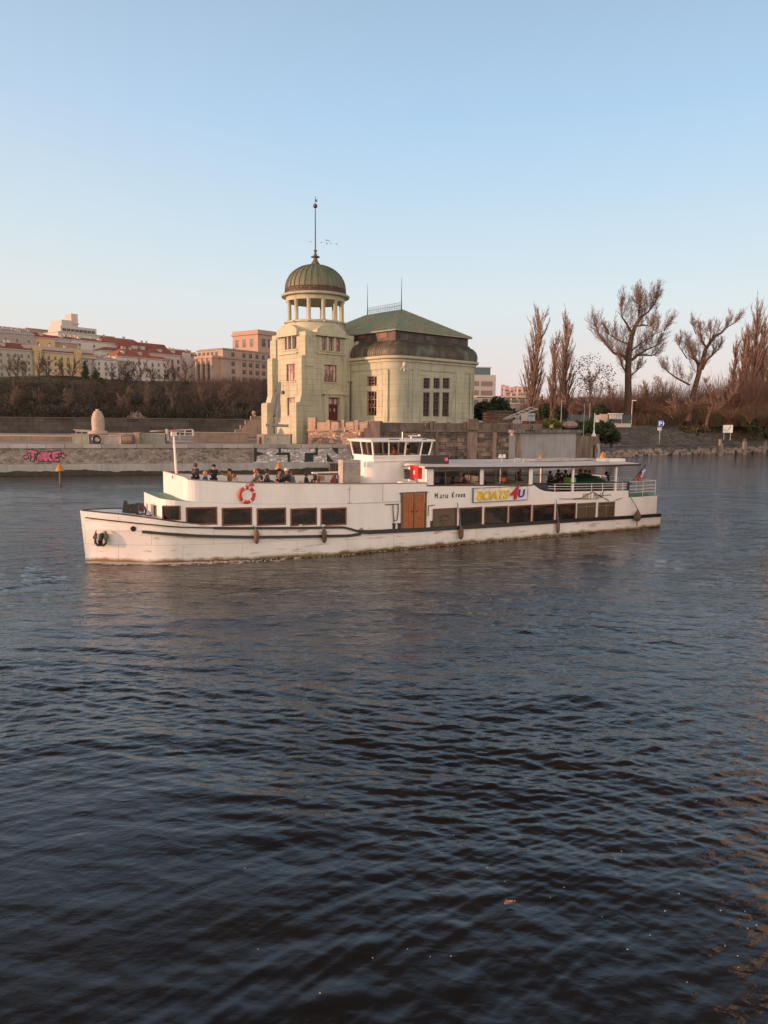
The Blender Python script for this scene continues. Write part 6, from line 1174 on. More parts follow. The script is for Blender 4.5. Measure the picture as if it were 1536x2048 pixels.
def poplar(px, ytop, ybase, D, label, seed, width=1.0):
    b = at(px, ybase, D); H = zat(px, ytop, D)-b.z; rg = random.Random(seed); S = ([], []); cfg = dict(POP); cfg['len'] = [.36*width, .45, .55, 0]
    grow(S, rg, Vector((0, 0, -.5)), Vector((rg.gauss(0, .02), rg.gauss(0, .02), 1)).normalized(), H*.83, H*.015, 0, cfg); return finish(S, 'poplar_tree', label, 'tree', b, 'bare poplars on the right bank', BARK, TWIGP)
poplar(1062, 594, 846, 175, 'tall bare poplar, leftmost of the three beside the powerhouse', 1, 1.1); poplar(1101, 650, 846, 190, 'slender low bare poplar standing between two taller ones', 2, .9); poplar(1128, 602, 846, 182, 'tall bare poplar just left of the dark leafed tree', 5, .95)
poplar(1478, 636, 850, 215, 'thin bare poplar right of the leaning pollard tree', 4, .8); poplar(1503, 590, 850, 215, 'tallest bare poplar at the picture\'s right edge', 6, 1.05); poplar(1489, 628, 850, 226, 'bare poplar half hidden between the thin and the tallest right-hand ones', 14, .8); poplar(1520, 612, 850, 228, 'bare poplar just right of the tallest one', 15, .85); poplar(1465, 655, 850, 230, 'lowest bare poplar, left of the thin right-hand one', 16, .75)
poplar(1533, 640, 850, 220, 'bare poplar cut by the picture\'s right edge', 8, .9)
def traced(name, label, D, trunk, limbs, seed, sub=dict(), twig=None, tw=.9, Lk=.23, dens=1.0, bark=None):
    """tree whose main limbs follow given outlines at its own distance and depth"""
    rg = random.Random(seed); S = ([], []); b = at(*trunk[0][0], D); H = (at(*trunk[-1][0], D).z-b.z)*.92
    cfg = dict(n=[6, 4, 3], trop=[.17, .09, .05], jit=[.05, .07, .10], kids=[2.1, 1.6, 0], skip=[0, 0, 0], ang=[(18, 45), (14, 40), (0, 1)], len=[.56, .62, 0], rmin=.017, rtrunk=.13); cfg.update(sub)
    def line(pts, depth):
        W = [at(p[0], p[1], D) - b + Vector((0, depth*i/max(len(pts)-1, 1), 0)) for i, (p, r) in enumerate(pts)]; rs_ = [r*.74 for p, r in pts]
        for i in range(len(W)-1):
            for s in range(4): S[0].append((tuple(W[i].lerp(W[i+1], s/4)), tuple(W[i].lerp(W[i+1], (s+1)/4)), rs_[i]+(rs_[i+1]-rs_[i])*s/4, rs_[i]+(rs_[i+1]-rs_[i])*(s+1)/4))
        return W, rs_
    def shoots(W, rs_, a, k_):
        for i in range(len(W)-1):
            d0 = (W[i+1]-W[i]); n_ = max(1, int(d0.length*k_*dens))
            for _ in range(n_):
                if (i+rg.random()) < a: continue
                p = W[i].lerp(W[i+1], rg.random()); side = Vector((rg.gauss(0, 1), rg.gauss(0, 1), rg.gauss(.2, .6))); dd = (d0.normalized()*.4+side.normalized()*.8+Vector((0, 0, .45))).normalized(); grow(S, rg, p, dd, H*Lk*rg.uniform(.7, 1.35)*(1-.35*max(0, min(1, p.z/H))), max(.04, min(.09, rs_[i]*.18)), 0, cfg)
        p = W[-1]; d0 = (W[-1]-W[-2]).normalized()
        for _ in range(int(5*dens)): grow(S, rg, p, (d0+Vector((rg.gauss(0, .3), rg.gauss(0, .3), .35))).normalized(), H*Lk*rg.uniform(.45, .85), .06, 0, cfg)
    W, r_ = line(trunk, 0); shoots(W[len(W)//2:], r_[len(W)//2:], .3, 1.1)
    for i, lb in enumerate(limbs): W, r_ = line(lb, (-1)**i*2.5); shoots(W, r_, .35, 2.3)
    return finish(S, name, label, 'tree', b, None, bark or BARK, twig or TWIG)
traced('old_tree', 'big bare tree with a thick upright trunk and upswept limbs, right of the notice board', 186,
 [((1254, 850), 1.5), ((1257, 790), 1.25), ((1257, 735), 1.15), ((1259, 700), 1.05), ((1264, 672), .85), ((1271, 652), .7), ((1281, 635), .5), ((1298, 623), .25)],
 [[((1255, 722), .6), ((1246, 709), .55), ((1231, 706), .45), ((1217, 689), .35), ((1206, 673), .25), ((1199, 655), .15)], [((1262, 664), .5), ((1250, 647), .35), ((1240, 637), .25), ((1237, 622), .12)], [((1263, 720), .55), ((1277, 710), .45), ((1298, 698), .3), ((1318, 690), .15)], [((1277, 710), .35), ((1290, 711), .3), ((1297, 713), .22)], [((1272, 653), .3), ((1290, 649), .25), ((1306, 649), .15)], [((1253, 746), .35), ((1241, 733), .28), ((1235, 722), .18)], [((1260, 753), .35), ((1270, 746), .28), ((1281, 740), .15)], [((1278, 637), .3), ((1274, 622), .18), ((1272, 612), .08)], [((1283, 634), .35), ((1289, 617), .18), ((1288, 608), .08)], [((1296, 624), .22), ((1303, 612), .12), ((1305, 604), .06)], [((1264, 690), .4), ((1245, 682), .3), ((1226, 668), .15)], [((1256, 706), .3), ((1300, 672), .15), ((1318, 664), .08)]], 21)
traced('old_tree', 'bare pollard tree leaning right with two crooked dark limbs', 184,
 [((1377, 842), 1.2), ((1384, 800), 1.0), ((1394, 762), .85), ((1402, 733), .75), ((1412, 697), .65), ((1427, 674), .5), ((1442, 666), .35), ((1451, 656), .25)],
 [[((1396, 750), .6), ((1400, 730), .5), ((1392, 710), .4), ((1387, 692), .28)], [((1400, 730), .4), ((1388, 722), .32), ((1374, 717), .25)], [((1404, 738), .6), ((1416, 720), .45), ((1429, 710), .35), ((1446, 696), .2)], [((1414, 697), .4), ((1399, 684), .33), ((1392, 668), .22)], [((1380, 770), .35), ((1358, 756), .28), ((1343, 742), .2)], [((1418, 690), .25), ((1412, 672), .15)], [((1374, 717), .2), ((1366, 690), .1)], [((1449, 657), .22), ((1458, 650), .1)], [((1392, 668), .2), ((1395, 652), .08)]], 22, dens=.9)
traced('small_tree', 'small crooked bare tree growing from the grass bank behind the white river sign', 172, [((1412, 856), .55), ((1416, 835), .5), ((1426, 812), .4), ((1420, 785), .28), ((1412, 768), .15)], [[((1424, 814), .3), ((1440, 800), .22), ((1452, 788), .12)], [((1418, 826), .25), ((1442, 812), .16), ((1460, 786), .1)], [((1424, 806), .2), ((1410, 806), .14), ((1392, 812), .08)]], 23, Lk=.22, twig=TWIG)
def spread(px, ytop, ybase, D, label, seed, name='bare_tree', group=None, bark=None, twig=None, wide=1.0, cfg=SPR, z=None):
    b = at(px, ybase, D); H = zat(px, ytop, D)-b.z; rg = random.Random(seed); S = ([], []); c = dict(cfg); c['len'] = [.62*wide, .55, .5, 0]; c['rmin'] = .024*D/190
    grow(S, rg, Vector((0, 0, -.6)), Vector((rg.gauss(0, .06), rg.gauss(0, .06), 1)).normalized(), H*.66, H*.016, 0, c); return finish(S, name, label, 'tree', b, group, bark, twig)
spread(1180, 708, 846, 178, 'dark reddish tree still holding withered leaves, beside the third poplar', 31, wide=1.1); 
t = bpy.data.objects['bare_tree']; leaves_obj('withered_leaves', [((0+dx, dy, h_), (r_, r_, r_*.8)) for dx, dy, h_, r_ in ((-2.5, 0, 13.5, 2.8), (0, 1, 15.2, 2.2), (2.5, -1, 12, 3), (-1, 0, 9.5, 3.2), (4, 0, 9, 2.6), (-4, .5, 10.5, 2.2))], 1, 900, .22, M('withered_leaf', (.10, .04, .035), .9), t, 5)
for i, (px, yt, yb, D, lb) in enumerate(((1222, 745, 846, 205, 'low bare tree in the gap left of the big trunk'), (1290, 740, 846, 205, 'bare tree just right of the big trunk'), (1325, 728, 846, 210, 'bare tree with rising limbs between the two old trees'), (1348, 770, 846, 192, 'bushy bare tree left of the leaning pollard'), (1440, 745, 848, 205, 'bare tree behind the small crooked one'), (1468, 735, 848, 210, 'bare tree below the thin right-hand poplar'), (1515, 725, 848, 205, 'bare tree in front of the tallest right-hand poplar'), (1150, 770, 846, 188, 'low bare tree between the third poplar and the withered one'), (1085, 775, 846, 192, 'low bare tree at the foot of the slender poplar'))):
    spread(px, yt, yb, D, lb, 40+i, group='bare trees in the thicket', wide=1.15)
for px, yt, D, lb, w_ in ((1352, 760, 178, 'yellowish drooping willow bush left of the leaning pollard', 5), (1460, 765, 182, 'orange tinged willow behind the white river sign', 6), (1500, 790, 178, 'rusty willow at the right edge of the bank', 5)):
    b = at(px, 850, D); H = zat(px, yt, D)-b.z; rg = random.Random(px); S = ([], [])
    for k in range(90):
        a = rg.random()*6.28; p = Vector((0, 0, .2)); d = Vector((math.cos(a)*.35, math.sin(a)*.35, 1)).normalized(); r_ = .04
        for s in range(7): d = (d+Vector((math.cos(a)*.16+rg.gauss(0, .06), math.sin(a)*.16+rg.gauss(0, .06), -.02-.07*s))).normalized(); q = p+d*H*.17*rg.uniform(.7, 1.1); S[0 if s < 1 else 1].append((tuple(p), tuple(q), r_, r_*.8)); p = q; r_ = max(.018, r_*.8)
    finish(S, 'willow_bush', lb, 'bush', b, None, BARK, M('twig_willow', (.16, .10, .05), .9, col2=(.11, .075, .04), scale=.2))
# bare trees along the hilltop street
HT_ = [(20, 700, 757), (37, 694, 757), (50, 706, 758), (78, 700, 762), (97, 690, 764), (128, 704, 764), (143, 696, 766), (222, 712, 772), (250, 708, 775), (262, 718, 775), (283, 706, 777), (302, 716, 778), (326, 706, 777), (352, 712, 780), (369, 706, 780), (442, 754, 788), (487, 752, 790), (521, 748, 800), (500, 760, 806), (536, 744, 800), (404, 760, 790)]
HL = ['in front of the green house, left of the awning', 'over the blue awning', 'right of the blue awning', 'before the left bay of the yellow house', 'before the middle of the yellow house', 'right of the middle of the yellow house', 'before the right bay of the yellow house', 'before the white house with the gallery', 'below the left end of the orange roof', 'second below the orange roof', 'below the middle of the orange roof', 'at the join of the white and pinkish houses', 'before the left half of the pinkish house', 'before the middle of the pinkish house', 'at the right corner of the pinkish house', 'before the portico corner of the faculty', 'before the long face of the faculty', 'below the tower block', 'on the slope below the tower block', 'nearest the domed tower on the hill', 'left of the faculty portico']
for i, ((px, yt, yb), lb) in enumerate(zip(HT_, HL)): D = 326 if px < 400 else 300; spread(px, yt, yb+4, D, 'dark bare street tree '+lb, 60+i, 'street_tree', 'bare street trees on the hilltop', BARKD, TWIGD, 1.3, dict(SPR, n=[5, 5, 4, 3], kids=[2.4, 1.9, 1.5, 0]))
def evergreen(px, ytop, ybase, D, r, label, seed, name='evergreen_tree', mat=None, num=2200, size=.35, cat='tree'):
    b = at(px, ybase, D); H = zat(px, ytop, D)-b.z; t = thing(name, label, cat, b); rg = random.Random(seed); C = []
    for k in range(16): f_ = (k+.5)/16; a = rg.random()*6.28; rr_ = r*(1-f_*.75)*rg.uniform(.55, 1); C.append(((math.cos(a)*r*.45*(1-f_), math.sin(a)*r*.45*(1-f_), H*(.1+.86*f_)), (rr_, rr_, H*.09)))
    leaves_obj('crown', C, 1, num, size, mat or EVER, t, seed); S = []; 
    for k in range(5): S.append(((0, 0, -1 if k == 0 else H*.16*k), (rg.gauss(0, .1), 0, H*.16*(k+1)), .25, .2))
    segs_obj('trunk', S, BARKD, t, 5); return t
evergreen(171, 722, 774, 322, 3.0, 'narrow ivy black evergreen before the right end of the yellow house', 1); evergreen(194, 732, 812, 300, 5.2, 'broad dark evergreen, biggest on the wooded slope', 2, num=4200); evergreen(205, 755, 800, 290, 4.5, 'dark evergreen leaning against the biggest one on the slope', 3); evergreen(232, 768, 790, 310, 4, 'low evergreen right of the two dark ones on the slope', 4)
evergreen(530, 760, 800, 280, 2.0, 'ivy clad tree stump near the domed tower on the slope', 5)
# slope brush
def brush(name, label, spots, hmin, hmax, nb, mat, seed, rad=.06, spreadk=.5):
    rg = np.random.default_rng(seed); P = np.array(spots); n = len(P); H = rg.uniform(hmin, hmax, n); out = []
    P = np.repeat(P, nb, 0); H = np.repeat(H, nb)*rg.uniform(.6, 1.1, n*nb); a = rg.random(n*nb)*2*math.pi; s = rg.random(n*nb)*spreadk; d = np.stack([np.cos(a)*s, np.sin(a)*s, np.ones(n*nb)], 1); p0 = P+np.stack([np.cos(a), np.sin(a), np.zeros(n*nb)], 1)*rg.random((n*nb, 1))*.8
    m = p0+d*H[:, None]*.5; e = m+(d+rg.normal(size=d.shape)*.28)*H[:, None]*.5; f = m+(d+rg.normal(size=d.shape)*.45)*H[:, None]*.4
    segs = [(p0[i], m[i], rad*1.3, rad) for i in range(n*nb)]+[(m[i], e[i], rad, rad*.5) for i in range(n*nb)]+[(m[i], f[i], rad*.8, rad*.4) for i in range(n*nb)]
    o = segs_obj(name, segs, mat); tag(o, label, None, None, 'stuff'); return o
def slope_spots(n, seed, px0=-30, px1=548, y0=225, y1=330):
    rg = np.random.default_rng(seed); px = rg.uniform(px0, px1, n); Y = rg.uniform(y0, y1, n); X = (px-768)/F*Y; Z = terr(X, Y); return np.stack([X, Y, Z-.3], 1)
def clumps(n, seed, r0, r1, **k):
    rg = np.random.default_rng(seed); P = slope_spots(n, seed, **k); C = []
    for p in P: r = rg.uniform(r0, r1)*(1-.35*np.clip((p[1]-250)/60, 0, 1)); C.append(((p[0], p[1], p[2]+r*.45), (r*rg.uniform(.9, 1.5), r*rg.uniform(.8, 1.2), r*rg.uniform(.6, 1.05))))
    return C
def stuff(o, label): tag(o, label, None, None, 'stuff')
stuff(leaves_obj('slope_brush', clumps(900, 1, 1.3, 3.4, y0=226, y1=300), 1, 120000, .24, M('brush_brown', (.050, .043, .034), .95, col2=(.028, .031, .021), scale=.045, mix=(.42, .58), var=.4, vscale=.9), None, 1), 'brown leafless brush covering the hillside')
stuff(leaves_obj('ivy_undergrowth', clumps(330, 2, 1.2, 3.0, y0=226, y1=296), 1, 50000, .22, M('brush_green', (.022, .028, .015), .95, col2=(.05, .045, .03), scale=.1, var=.4), None, 2), 'dark green ivied undergrowth on the hillside')
brush('slope_saplings', 'fine leafless saplings standing out of the hillside brush', slope_spots(900, 11, y0=228, y1=300), 2.2, 5.0, 6, M('brush_pale', (.085, .066, .056), .95, col2=(.05, .042, .034), scale=.05, var=.3), 11, .055, 1.0)
brush('hilltop_scrub', 'low scrub along the top of the slope', slope_spots(900, 12, y0=296, y1=332), .5, 1.5, 9, M('scrub_top', (.06, .05, .03), .95, var=.35), 12, .08, 1.2)
sp = slope_spots(260, 3, 395, 548, 270, 315); brush('slope_thicket', 'taller brown thicket below the faculty and tower block', sp, 4.5, 8.5, 12, M('brush_violet', (.085, .06, .052), .95, var=.3), 3, .05, .6)
for i, (px, yt, yb, D) in enumerate(((30, 775, 838, 236), (80, 790, 840, 240), (140, 782, 838, 238), (250, 785, 838, 236), (300, 775, 838, 240), (345, 782, 838, 236), (400, 776, 838, 240), (450, 780, 836, 238), (505, 772, 832, 240))):
    spread(px, yt-26, yb, D, 'bare bank tree %s' % ['nearest the picture\'s left edge above the river wall', 'above the pink graffiti', 'above the left container box', 'right of the biggest evergreen', 'above the right container box', 'behind the ship\'s mast', 'above the tan wall\'s left end', 'left of the stepped wall', 'above the stepped wall'][i], 140+i, 'bank_tree', 'bare trees along the far river wall', BARKD, M('twig_bank', (.16, .118, .098), .95, col2=(.11, .085, .07), scale=.2), 1.2)
p = at(272, 838, 214); t = thing('blossoming_bush', 'small whitish blossoming bush above the far river wall', 'bush', p); leaves_obj('foliage', [((0, 0, .5), (2.5, 1.5, 1.6)), ((2, 0, 0), (2, 1, 1))], 1, 500, .18, M('blossom', (.32, .29, .26), .8), t, 8); segs_obj('stem', [((0, 0, -2), (0, 0, .5), .15, .1), ((0, 0, -.5), (1.5, 0, .5), .1, .06)], BARKD, t)
# ---------------------------------------------------------------- right bank
WLN = [ground(1188, 921), ground(1215, 916.5), ground(1270, 912), ground(1340, 909.5), ground(1400, 908), ground(1470, 905.5), ground(1536, 903), ground(1640, 898), ground(1800, 892)]
def bankline(n=140):
    L_ = [0]
    for a, b in zip(WLN[:-1], WLN[1:]): L_.append(L_[-1]+(b-a).length)
    s = np.linspace(0, L_[-1], n); return np.stack([np.interp(s, L_, [p.x for p in WLN]), np.interp(s, L_, [p.y for p in WLN])], 1)
BL = bankline(); inl = np.array([-.62, .785])
def bank_sheet(name, s_list, z_list, mat, kind='structure', u0=0, u1=None, wob=.15):
    g = MB(); rg = np.random.default_rng(4); pts = BL[u0:u1]; vs = []
    for i, p in enumerate(pts):
        for s, z in zip(s_list, z_list): q = p+inl*s; vs.append((q[0], q[1], z+wob*math.sin(q[0]*.7+q[1]*.4)*min(1, s/3)*.6+wob*rg.normal()*.3))
    m = len(s_list); g.add(vs, [(i*m+j, (i+1)*m+j, (i+1)*m+j+1, i*m+j+1) for i in range(len(pts)-1) for j in range(m-1)]); o = g.build(name, mat, None, True, 80); o['kind'] = kind; return o
REV = M('revetment_stone', (.19, .155, .13), .9, col2=(.12, .10, .085), scale=.15, kind='rubble', size=(.9,), mortar=(.09, .08, .06), bump=.08, var=.2); SOIL = M('bank_soil', (.13, .10, .07), .95, col2=(.085, .09, .035), scale=.12, mix=(.45, .6), var=.25); GRS = M('lawn_green', (.075, .125, .03), .95, col2=(.10, .13, .04), scale=.2, var=.25, vscale=3)
bank_sheet('bank_revetment', [-4, 0, 1.5, 3, 4.5, 7, 10, 13, 15.5], [-2, -.1, .9, 1.5, 1.9, 3.0, 4.3, 5.4, 6.0], REV, u1=62); bank_sheet('grass_bank', [-4, 0, 1.5, 3, 4.5, 7, 10, 13, 15.5], [-2, -.1, .8, 1.3, 1.7, 2.7, 4.0, 5.2, 6.0], SOIL, u0=61); bank_sheet('lawn', [15.2, 18, 30, 60, 140], [6.0, 6.25, 6.35, 6.3, 6.0], GRS)
g = MB(); L0 = ground(1188, 921); pl_ = [(18, 122), (WLN[0].x, WLN[0].y+3), (WLN[0].x-14, WLN[0].y+22), (WLN[0].x-80, WLN[0].y+150), (2, 300), (-1, 150)]
g.prism([(x, y, -1) for x, y in pl_], (0, 0, 7.1)); g.build('park_ground', SOIL)['kind'] = 'structure'
# towpath line
g = MB(); pts = BL[8:58]; g.loft([[(*(p+inl*4.2), 1.98), (*(p+inl*4.7), 2.1)] for p in pts], closed=False, caps=(False, False)); g.build('towpath', M('path_pale', (.26, .21, .18), .9))['kind'] = 'structure'
rg = random.Random(12); g = MB()
for i in range(520):
    k = rg.uniform(4, 135); i0 = int(k); p = BL[i0]*(1-k+i0)+BL[min(i0+1, 139)]*(k-i0); s = rg.uniform(-.6, 1.6); q = p+inl*s; sz = rg.uniform(.3, .75); z = max(.05, .25+s*.5)
    c = Vector((q[0], q[1], z)); ring = lambda zz, r: [c+Vector((math.cos(a)*r*rg.uniform(.7, 1.2), math.sin(a)*r*rg.uniform(.7, 1.2), zz)) for a in (0, 1.2, 2.5, 3.8, 5.1)]; g.loft([ring(-sz*.6, sz*.8), ring(0, sz), ring(sz*.5, sz*.6)])
tag(g.build('riprap_rubble', M('riprap', (.34, .27, .22), .9, col2=(.22, .18, .15), scale=.5, var=.2)), 'pale riprap stones along the right bank waterline', None, None, 'stuff')
# thicket behind
def park_spots(n, seed, px0, px1, D0, D1, z=6.2):
    rg = np.random.default_rng(seed); px = rg.uniform(px0, px1, n); Y = rg.uniform(D0, D1, n); return np.stack([(px-768)/F*Y, Y, np.full(n, z)], 1)
TH1 = M('thicket_red', (.17, .095, .072), .95, col2=(.12, .08, .065), scale=.06, mix=(.42, .58), var=.25); TH2 = M('thicket_brown', (.15, .095, .06), .95, col2=(.11, .08, .045), scale=.05, var=.25)
brush('park_thicket', 'reddish leafless thicket behind the right bank', park_spots(560, 5, 1042, 1560, 200, 235), 6, 14, 13, TH1, 5, .035, .38); brush('park_undergrowth', 'low brown undergrowth under the right bank trees', park_spots(480, 6, 1070, 1560, 188, 232), 1.5, 5, 9, TH2, 6, .05, .7)
brush('bank_brush', 'low brown and olive scrub on the right bank slope', [(*(BL[int(k)]+inl*s), 1.2+s*.33) for k, s in zip(np.random.default_rng(8).uniform(56, 139, 420), np.random.default_rng(9).uniform(4, 16, 420))], .8, 2.6, 9, M('scrub_olive', (.13, .09, .05), .95, col2=(.08, .075, .03), scale=.2), 8, .05, .9)
def shrub(px, yt, yb, D, wpx, label, seed, mat=LEAFG, name='shrub', num=1500, size=.25):
    b = at(px, yb, D); H = zat(px, yt, D)-b.z; Wd = wpx/F*D/2; t = thing(name, label, 'shrub', b); rg = random.Random(seed); C = []
    for k in range(10): x = rg.uniform(-.75, .75); hh_ = H*(1-.5*x*x)*rg.uniform(.65, 1); C.append(((x*Wd, rg.uniform(-.5, .5)*Wd, hh_*.55), (Wd*.38, Wd*.4, hh_*.42)))
    leaves_obj('foliage', C, 1, num, size, mat, t, seed); segs_obj('stem', [((0, 0, -.4), (dx, 0, H*.6), .1, .05) for dx in (-Wd*.4, 0, Wd*.4)], BARKD, t); return t
shrub(990, 789, 846, 128, 88, 'big dark yew like bush at the powerhouse\'s right corner', 1, EVER, num=5200, size=.3); shrub(1190, 832, 872, 122, 66, 'dark green shrub cascading behind the concrete pier', 2, LEAFG, num=3200); shrub(1222, 850, 892, 134, 46, 'dark green shrub beside the revetment slope', 3, EVER, num=2000); shrub(1150, 838, 864, 126, 60, 'olive green low shrub behind the concrete quay', 4, LEAFG, num=2000)
shrub(1102, 834, 858, 122, 44, 'yellow green shrub behind the concrete quay', 5, LEAFY, num=1600, size=.2); shrub(1088, 795, 846, 165, 26, 'ivy green bush at the foot of the slender poplar', 6, EVER); shrub(1124, 800, 846, 160, 34, 'ivy green bush at the foot of the poplar beside the withered tree', 7, EVER); shrub(1205, 800, 846, 172, 46, 'dark evergreen bush below the withered tree', 8, EVER, num=2200); shrub(1505, 825, 866, 180, 26, 'small dark evergreen bush on the bank right of the white sign', 9, EVER)
shrub(1530, 848, 880, 178, 40, 'dark bush cut by the picture\'s right edge', 10, EVER); shrub(1395, 846, 868, 168, 60, 'olive scrub bush below the leaning pollard', 11, M('scrub_brown', (.10, .08, .035), .9), num=1400); shrub(1061, 810, 846, 160, 14, 'ivy at the foot of the leftmost poplar', 12, EVER, num=500)
# furniture of the right bank
def post_thing(name, label, cat, px, yt, yb, D, r, mat, group=None): b = at(px, yb, D); t = thing(name, label, cat, b, 0, group); h_ = zat(px, yt, D)-b.z; g = MB(); g.tube([(0, 0, -.3), (0, 0, h_)], [r, r*.7], 7); g.build('pole', mat, t); return t, h_
LMP = M('lamp_pole', (.34, .30, .28), .5)
t, h_ = post_thing('street_lamp', 'slim lamp post with a round head behind the concrete quay', 'street lamp', 1166.5, 803, 872, 116, .09, LMP); g = MB(); g.ball((0, 0, h_), .22, 8); g.build('lamp_head', BLACK, t)
t, h_ = post_thing('street_lamp', 'pale lamp post with a flat head at the right end of the notice board', 'street lamp', 1262.5, 801, 846, 178, .1, M('lamp_white', (.55, .52, .50), .5)); g = MB(); g.box(-.05, .9, -.1, .1, h_-.05, h_+.1); g.build('lamp_head', WHITE, t)
t, h_ = post_thing('street_lamp', 'thin lamp post in front of the ivy bushes by the poplars', 'street lamp', 1122, 802, 842, 150, .08, LMP); g = MB(); g.box(-.1, .5, -.1, .1, h_-.05, h_+.08); g.build('lamp_head', LMP, t)
t, h_ = post_thing('street_lamp', 'short thin lamp post before the dark bush below the withered tree', 'street lamp', 1179, 808, 836, 160, .07, LMP); g = MB(); g.ball((0, 0, h_), .15, 6); g.build('lamp_head', LMP, t)
t, h_ = post_thing('signal_mast', 'white pole with a flared foot and a back turned white panel on the concrete pier', 'signal', 1187.5, 826, 873, 113, .09, WHITE); g = MB(); g.lathe([(.42, 0), (.38, .1), (.14, .6), (.1, 1.0)], n=8); g.build('foot', WHITE, t); g = MB(); g.box(.1, .75, -.05, .05, zat(1190, 844.5, 113)-t.location.z, zat(1190, 830, 113)-t.location.z); g.build('panel', M('panel_white', (.7, .68, .66), .5), t)
def rectthing(name, label, cat, px0, px1, yt, yb, D, mat, dep=.1, part='panel'): a = at(px0, yb, D); b = at(px1, yb, D); t = thing(name, label, cat, a); g = MB(); g.box(0, (b-a).x, 0, dep, 0, zat(px0, yt, D)-a.z); g.build(part, mat, t); return t, (b-a).x, zat(px0, yt, D)-a.z
t, w_, h_ = rectthing('notice_cabinet', 'beige cabinet left of the white notice board', 'cabinet', 1200.5, 1215, 829, 846, 165, M('beige_cabinet', (.50, .40, .32), .7), .6); g = MB(); g.box(-.1, w_+.1, -.1, .7, h_, h_+.12); g.build('lid', PALE, t)
t, w_, h_ = rectthing('notice_board', 'white roofed notice board divided into panels near the big trunk', 'notice board', 1217.5, 1244, 828, 838, 165, M('board_white', (.60, .55, .52), .7), .12); g = MB(); g.box(-.15, w_+.15, -.3, .4, h_, h_+.15); g.build('board_roof', WHITE, t)
for k in range(6): g = MB(); g.box(w_*k/5-.03, w_*k/5+.03, -.04, 0, 0, h_); g.build('divider', LMP, t)
for k in (0, 1): g = MB(); g.box(w_*k-.06, w_*k+.06, 0, .12, -1.0, 0); g.build('leg', LMP, t)
t, w_, h_ = rectthing('mesh_fence', 'dark green mesh fence running behind the notice board', 'fence', 1105, 1262, 829, 846, 172, M('fence_teal', (.06, .09, .09), .7), .05, 'mesh_panel')
for k in range(9): g = MB(); g.box(w_*k/8-.05, w_*k/8+.05, -.06, .0, 0, h_+.15); g.build('fence_post', STG, t)
t, w_, h_ = rectthing('kerb_wall', 'low grey kerb wall under the notice board at the top of the revetment', 'wall', 1188, 1262, 847, 854, 160, CONC, .5, 'wall_body'); g = MB(); g.box(-.05, w_, -.06, .55, h_, h_+.08); g.build('wall_cap', PALE, t)
# river signs
b = at(1319, 884, 161); t = thing('parking_sign', 'blue sign with a white P and a small white plate below, on the cobbled slope', 'sign', b, 0); z = lambda y: zat(1319, y, 161)-b.z; X_ = lambda px: at(px, 860, 161).x-b.x
g = MB(); g.tube([(0, .1, -.5), (0, .1, z(842))], .07, 6); g.build('pole', STEEL, t); g = MB(); g.box(X_(1315), X_(1325.5), 0, .06, z(853.5), z(840.5)); bp2 = g.build('blue_plate', M('sign_blue_plate', (.03, .12, .42), .5), t); text_obj('letter', 'P', (X_(1323.5)-X_(1317.5)), z(843)-z(851.5), (X_(1317.2), -.02, z(851.5)), (1, 0, 0), WHITE, bp2, ext=.012, off=.02)
g = MB(); g.prism([(X_(1325.5), 0, z(853)), (X_(1328), 0, z(847)), (X_(1325.5), 0, z(841))], (0, .05, 0)); g.build('white_arrow', WHITE, t); g = MB(); g.box(X_(1315), X_(1323), 0, .05, z(861), z(854.5)); g.build('lower_plate', M('plate_white', (.6, .58, .56), .6), t)
b = at(1456, 872, 176); t = thing('river_sign', 'white board crossed by a slanting dark bar on the grassy right bank', 'sign', b); z = lambda y: zat(1456, y, 176)-b.z; X_ = lambda px: at(px, 860, 176).x-b.x
g = MB(); g.box(X_(1446), X_(1465.5), 0, .08, z(865.5), z(850)); g.build('board', WHITE, t); g = MB(); g.bar((X_(1455), -.03, z(861)), (X_(1461), -.03, z(851.5)), .16, .04); g.build('slanting_bar', INKB, t); text_obj('letters', '700 m', (X_(1455)-X_(1448)), z(858)-z(861.5), (X_(1448), -.01, z(862)), (1, 0, 0), M('faint_ink', (.35, .34, .33), .6), t, ext=.005)
for x in (1449, 1462): g = MB(); g.tube([(X_(x), .15, -1), (X_(x), .15, z(865))], .07, 5); g.build('leg', STEEL, t)
g0 = None
for i, (px, yt, yb, D, lb) in enumerate(((1439, 880, 909, 158, 'weathered grey mooring pile nearest below the white river sign'), (1487, 878, 906.5, 168, 'grey mooring pile, middle one of the three'), (1527, 876, 903.5, 180, 'grey mooring pile closest to the picture\'s right edge'))):
    b = at(px, yb, D); t = thing('mooring_pile', lb, 'mooring pile', (b.x, b.y, 0), 0, 'mooring piles off the right bank'); h_ = zat(px, yt, D); g = MB(); g.tube([(0, 0, -1), (0, 0, h_)], [.34, .34], 9); g.build('pile', M('pile_grey', (.16, .15, .15), .8, col2=(.30, .20, .13), scale=.6, stretch=(1, 1, .5)), t); g = MB(); g.tube([(0, 0, h_), (0, 0, h_+.12)], .4, 9); g.build('pile_cap', STG, t)
    g = MB(); g.box(.34, .6, -.1, .1, -.5, h_-.6); g.build('fender_beam', STG, t)
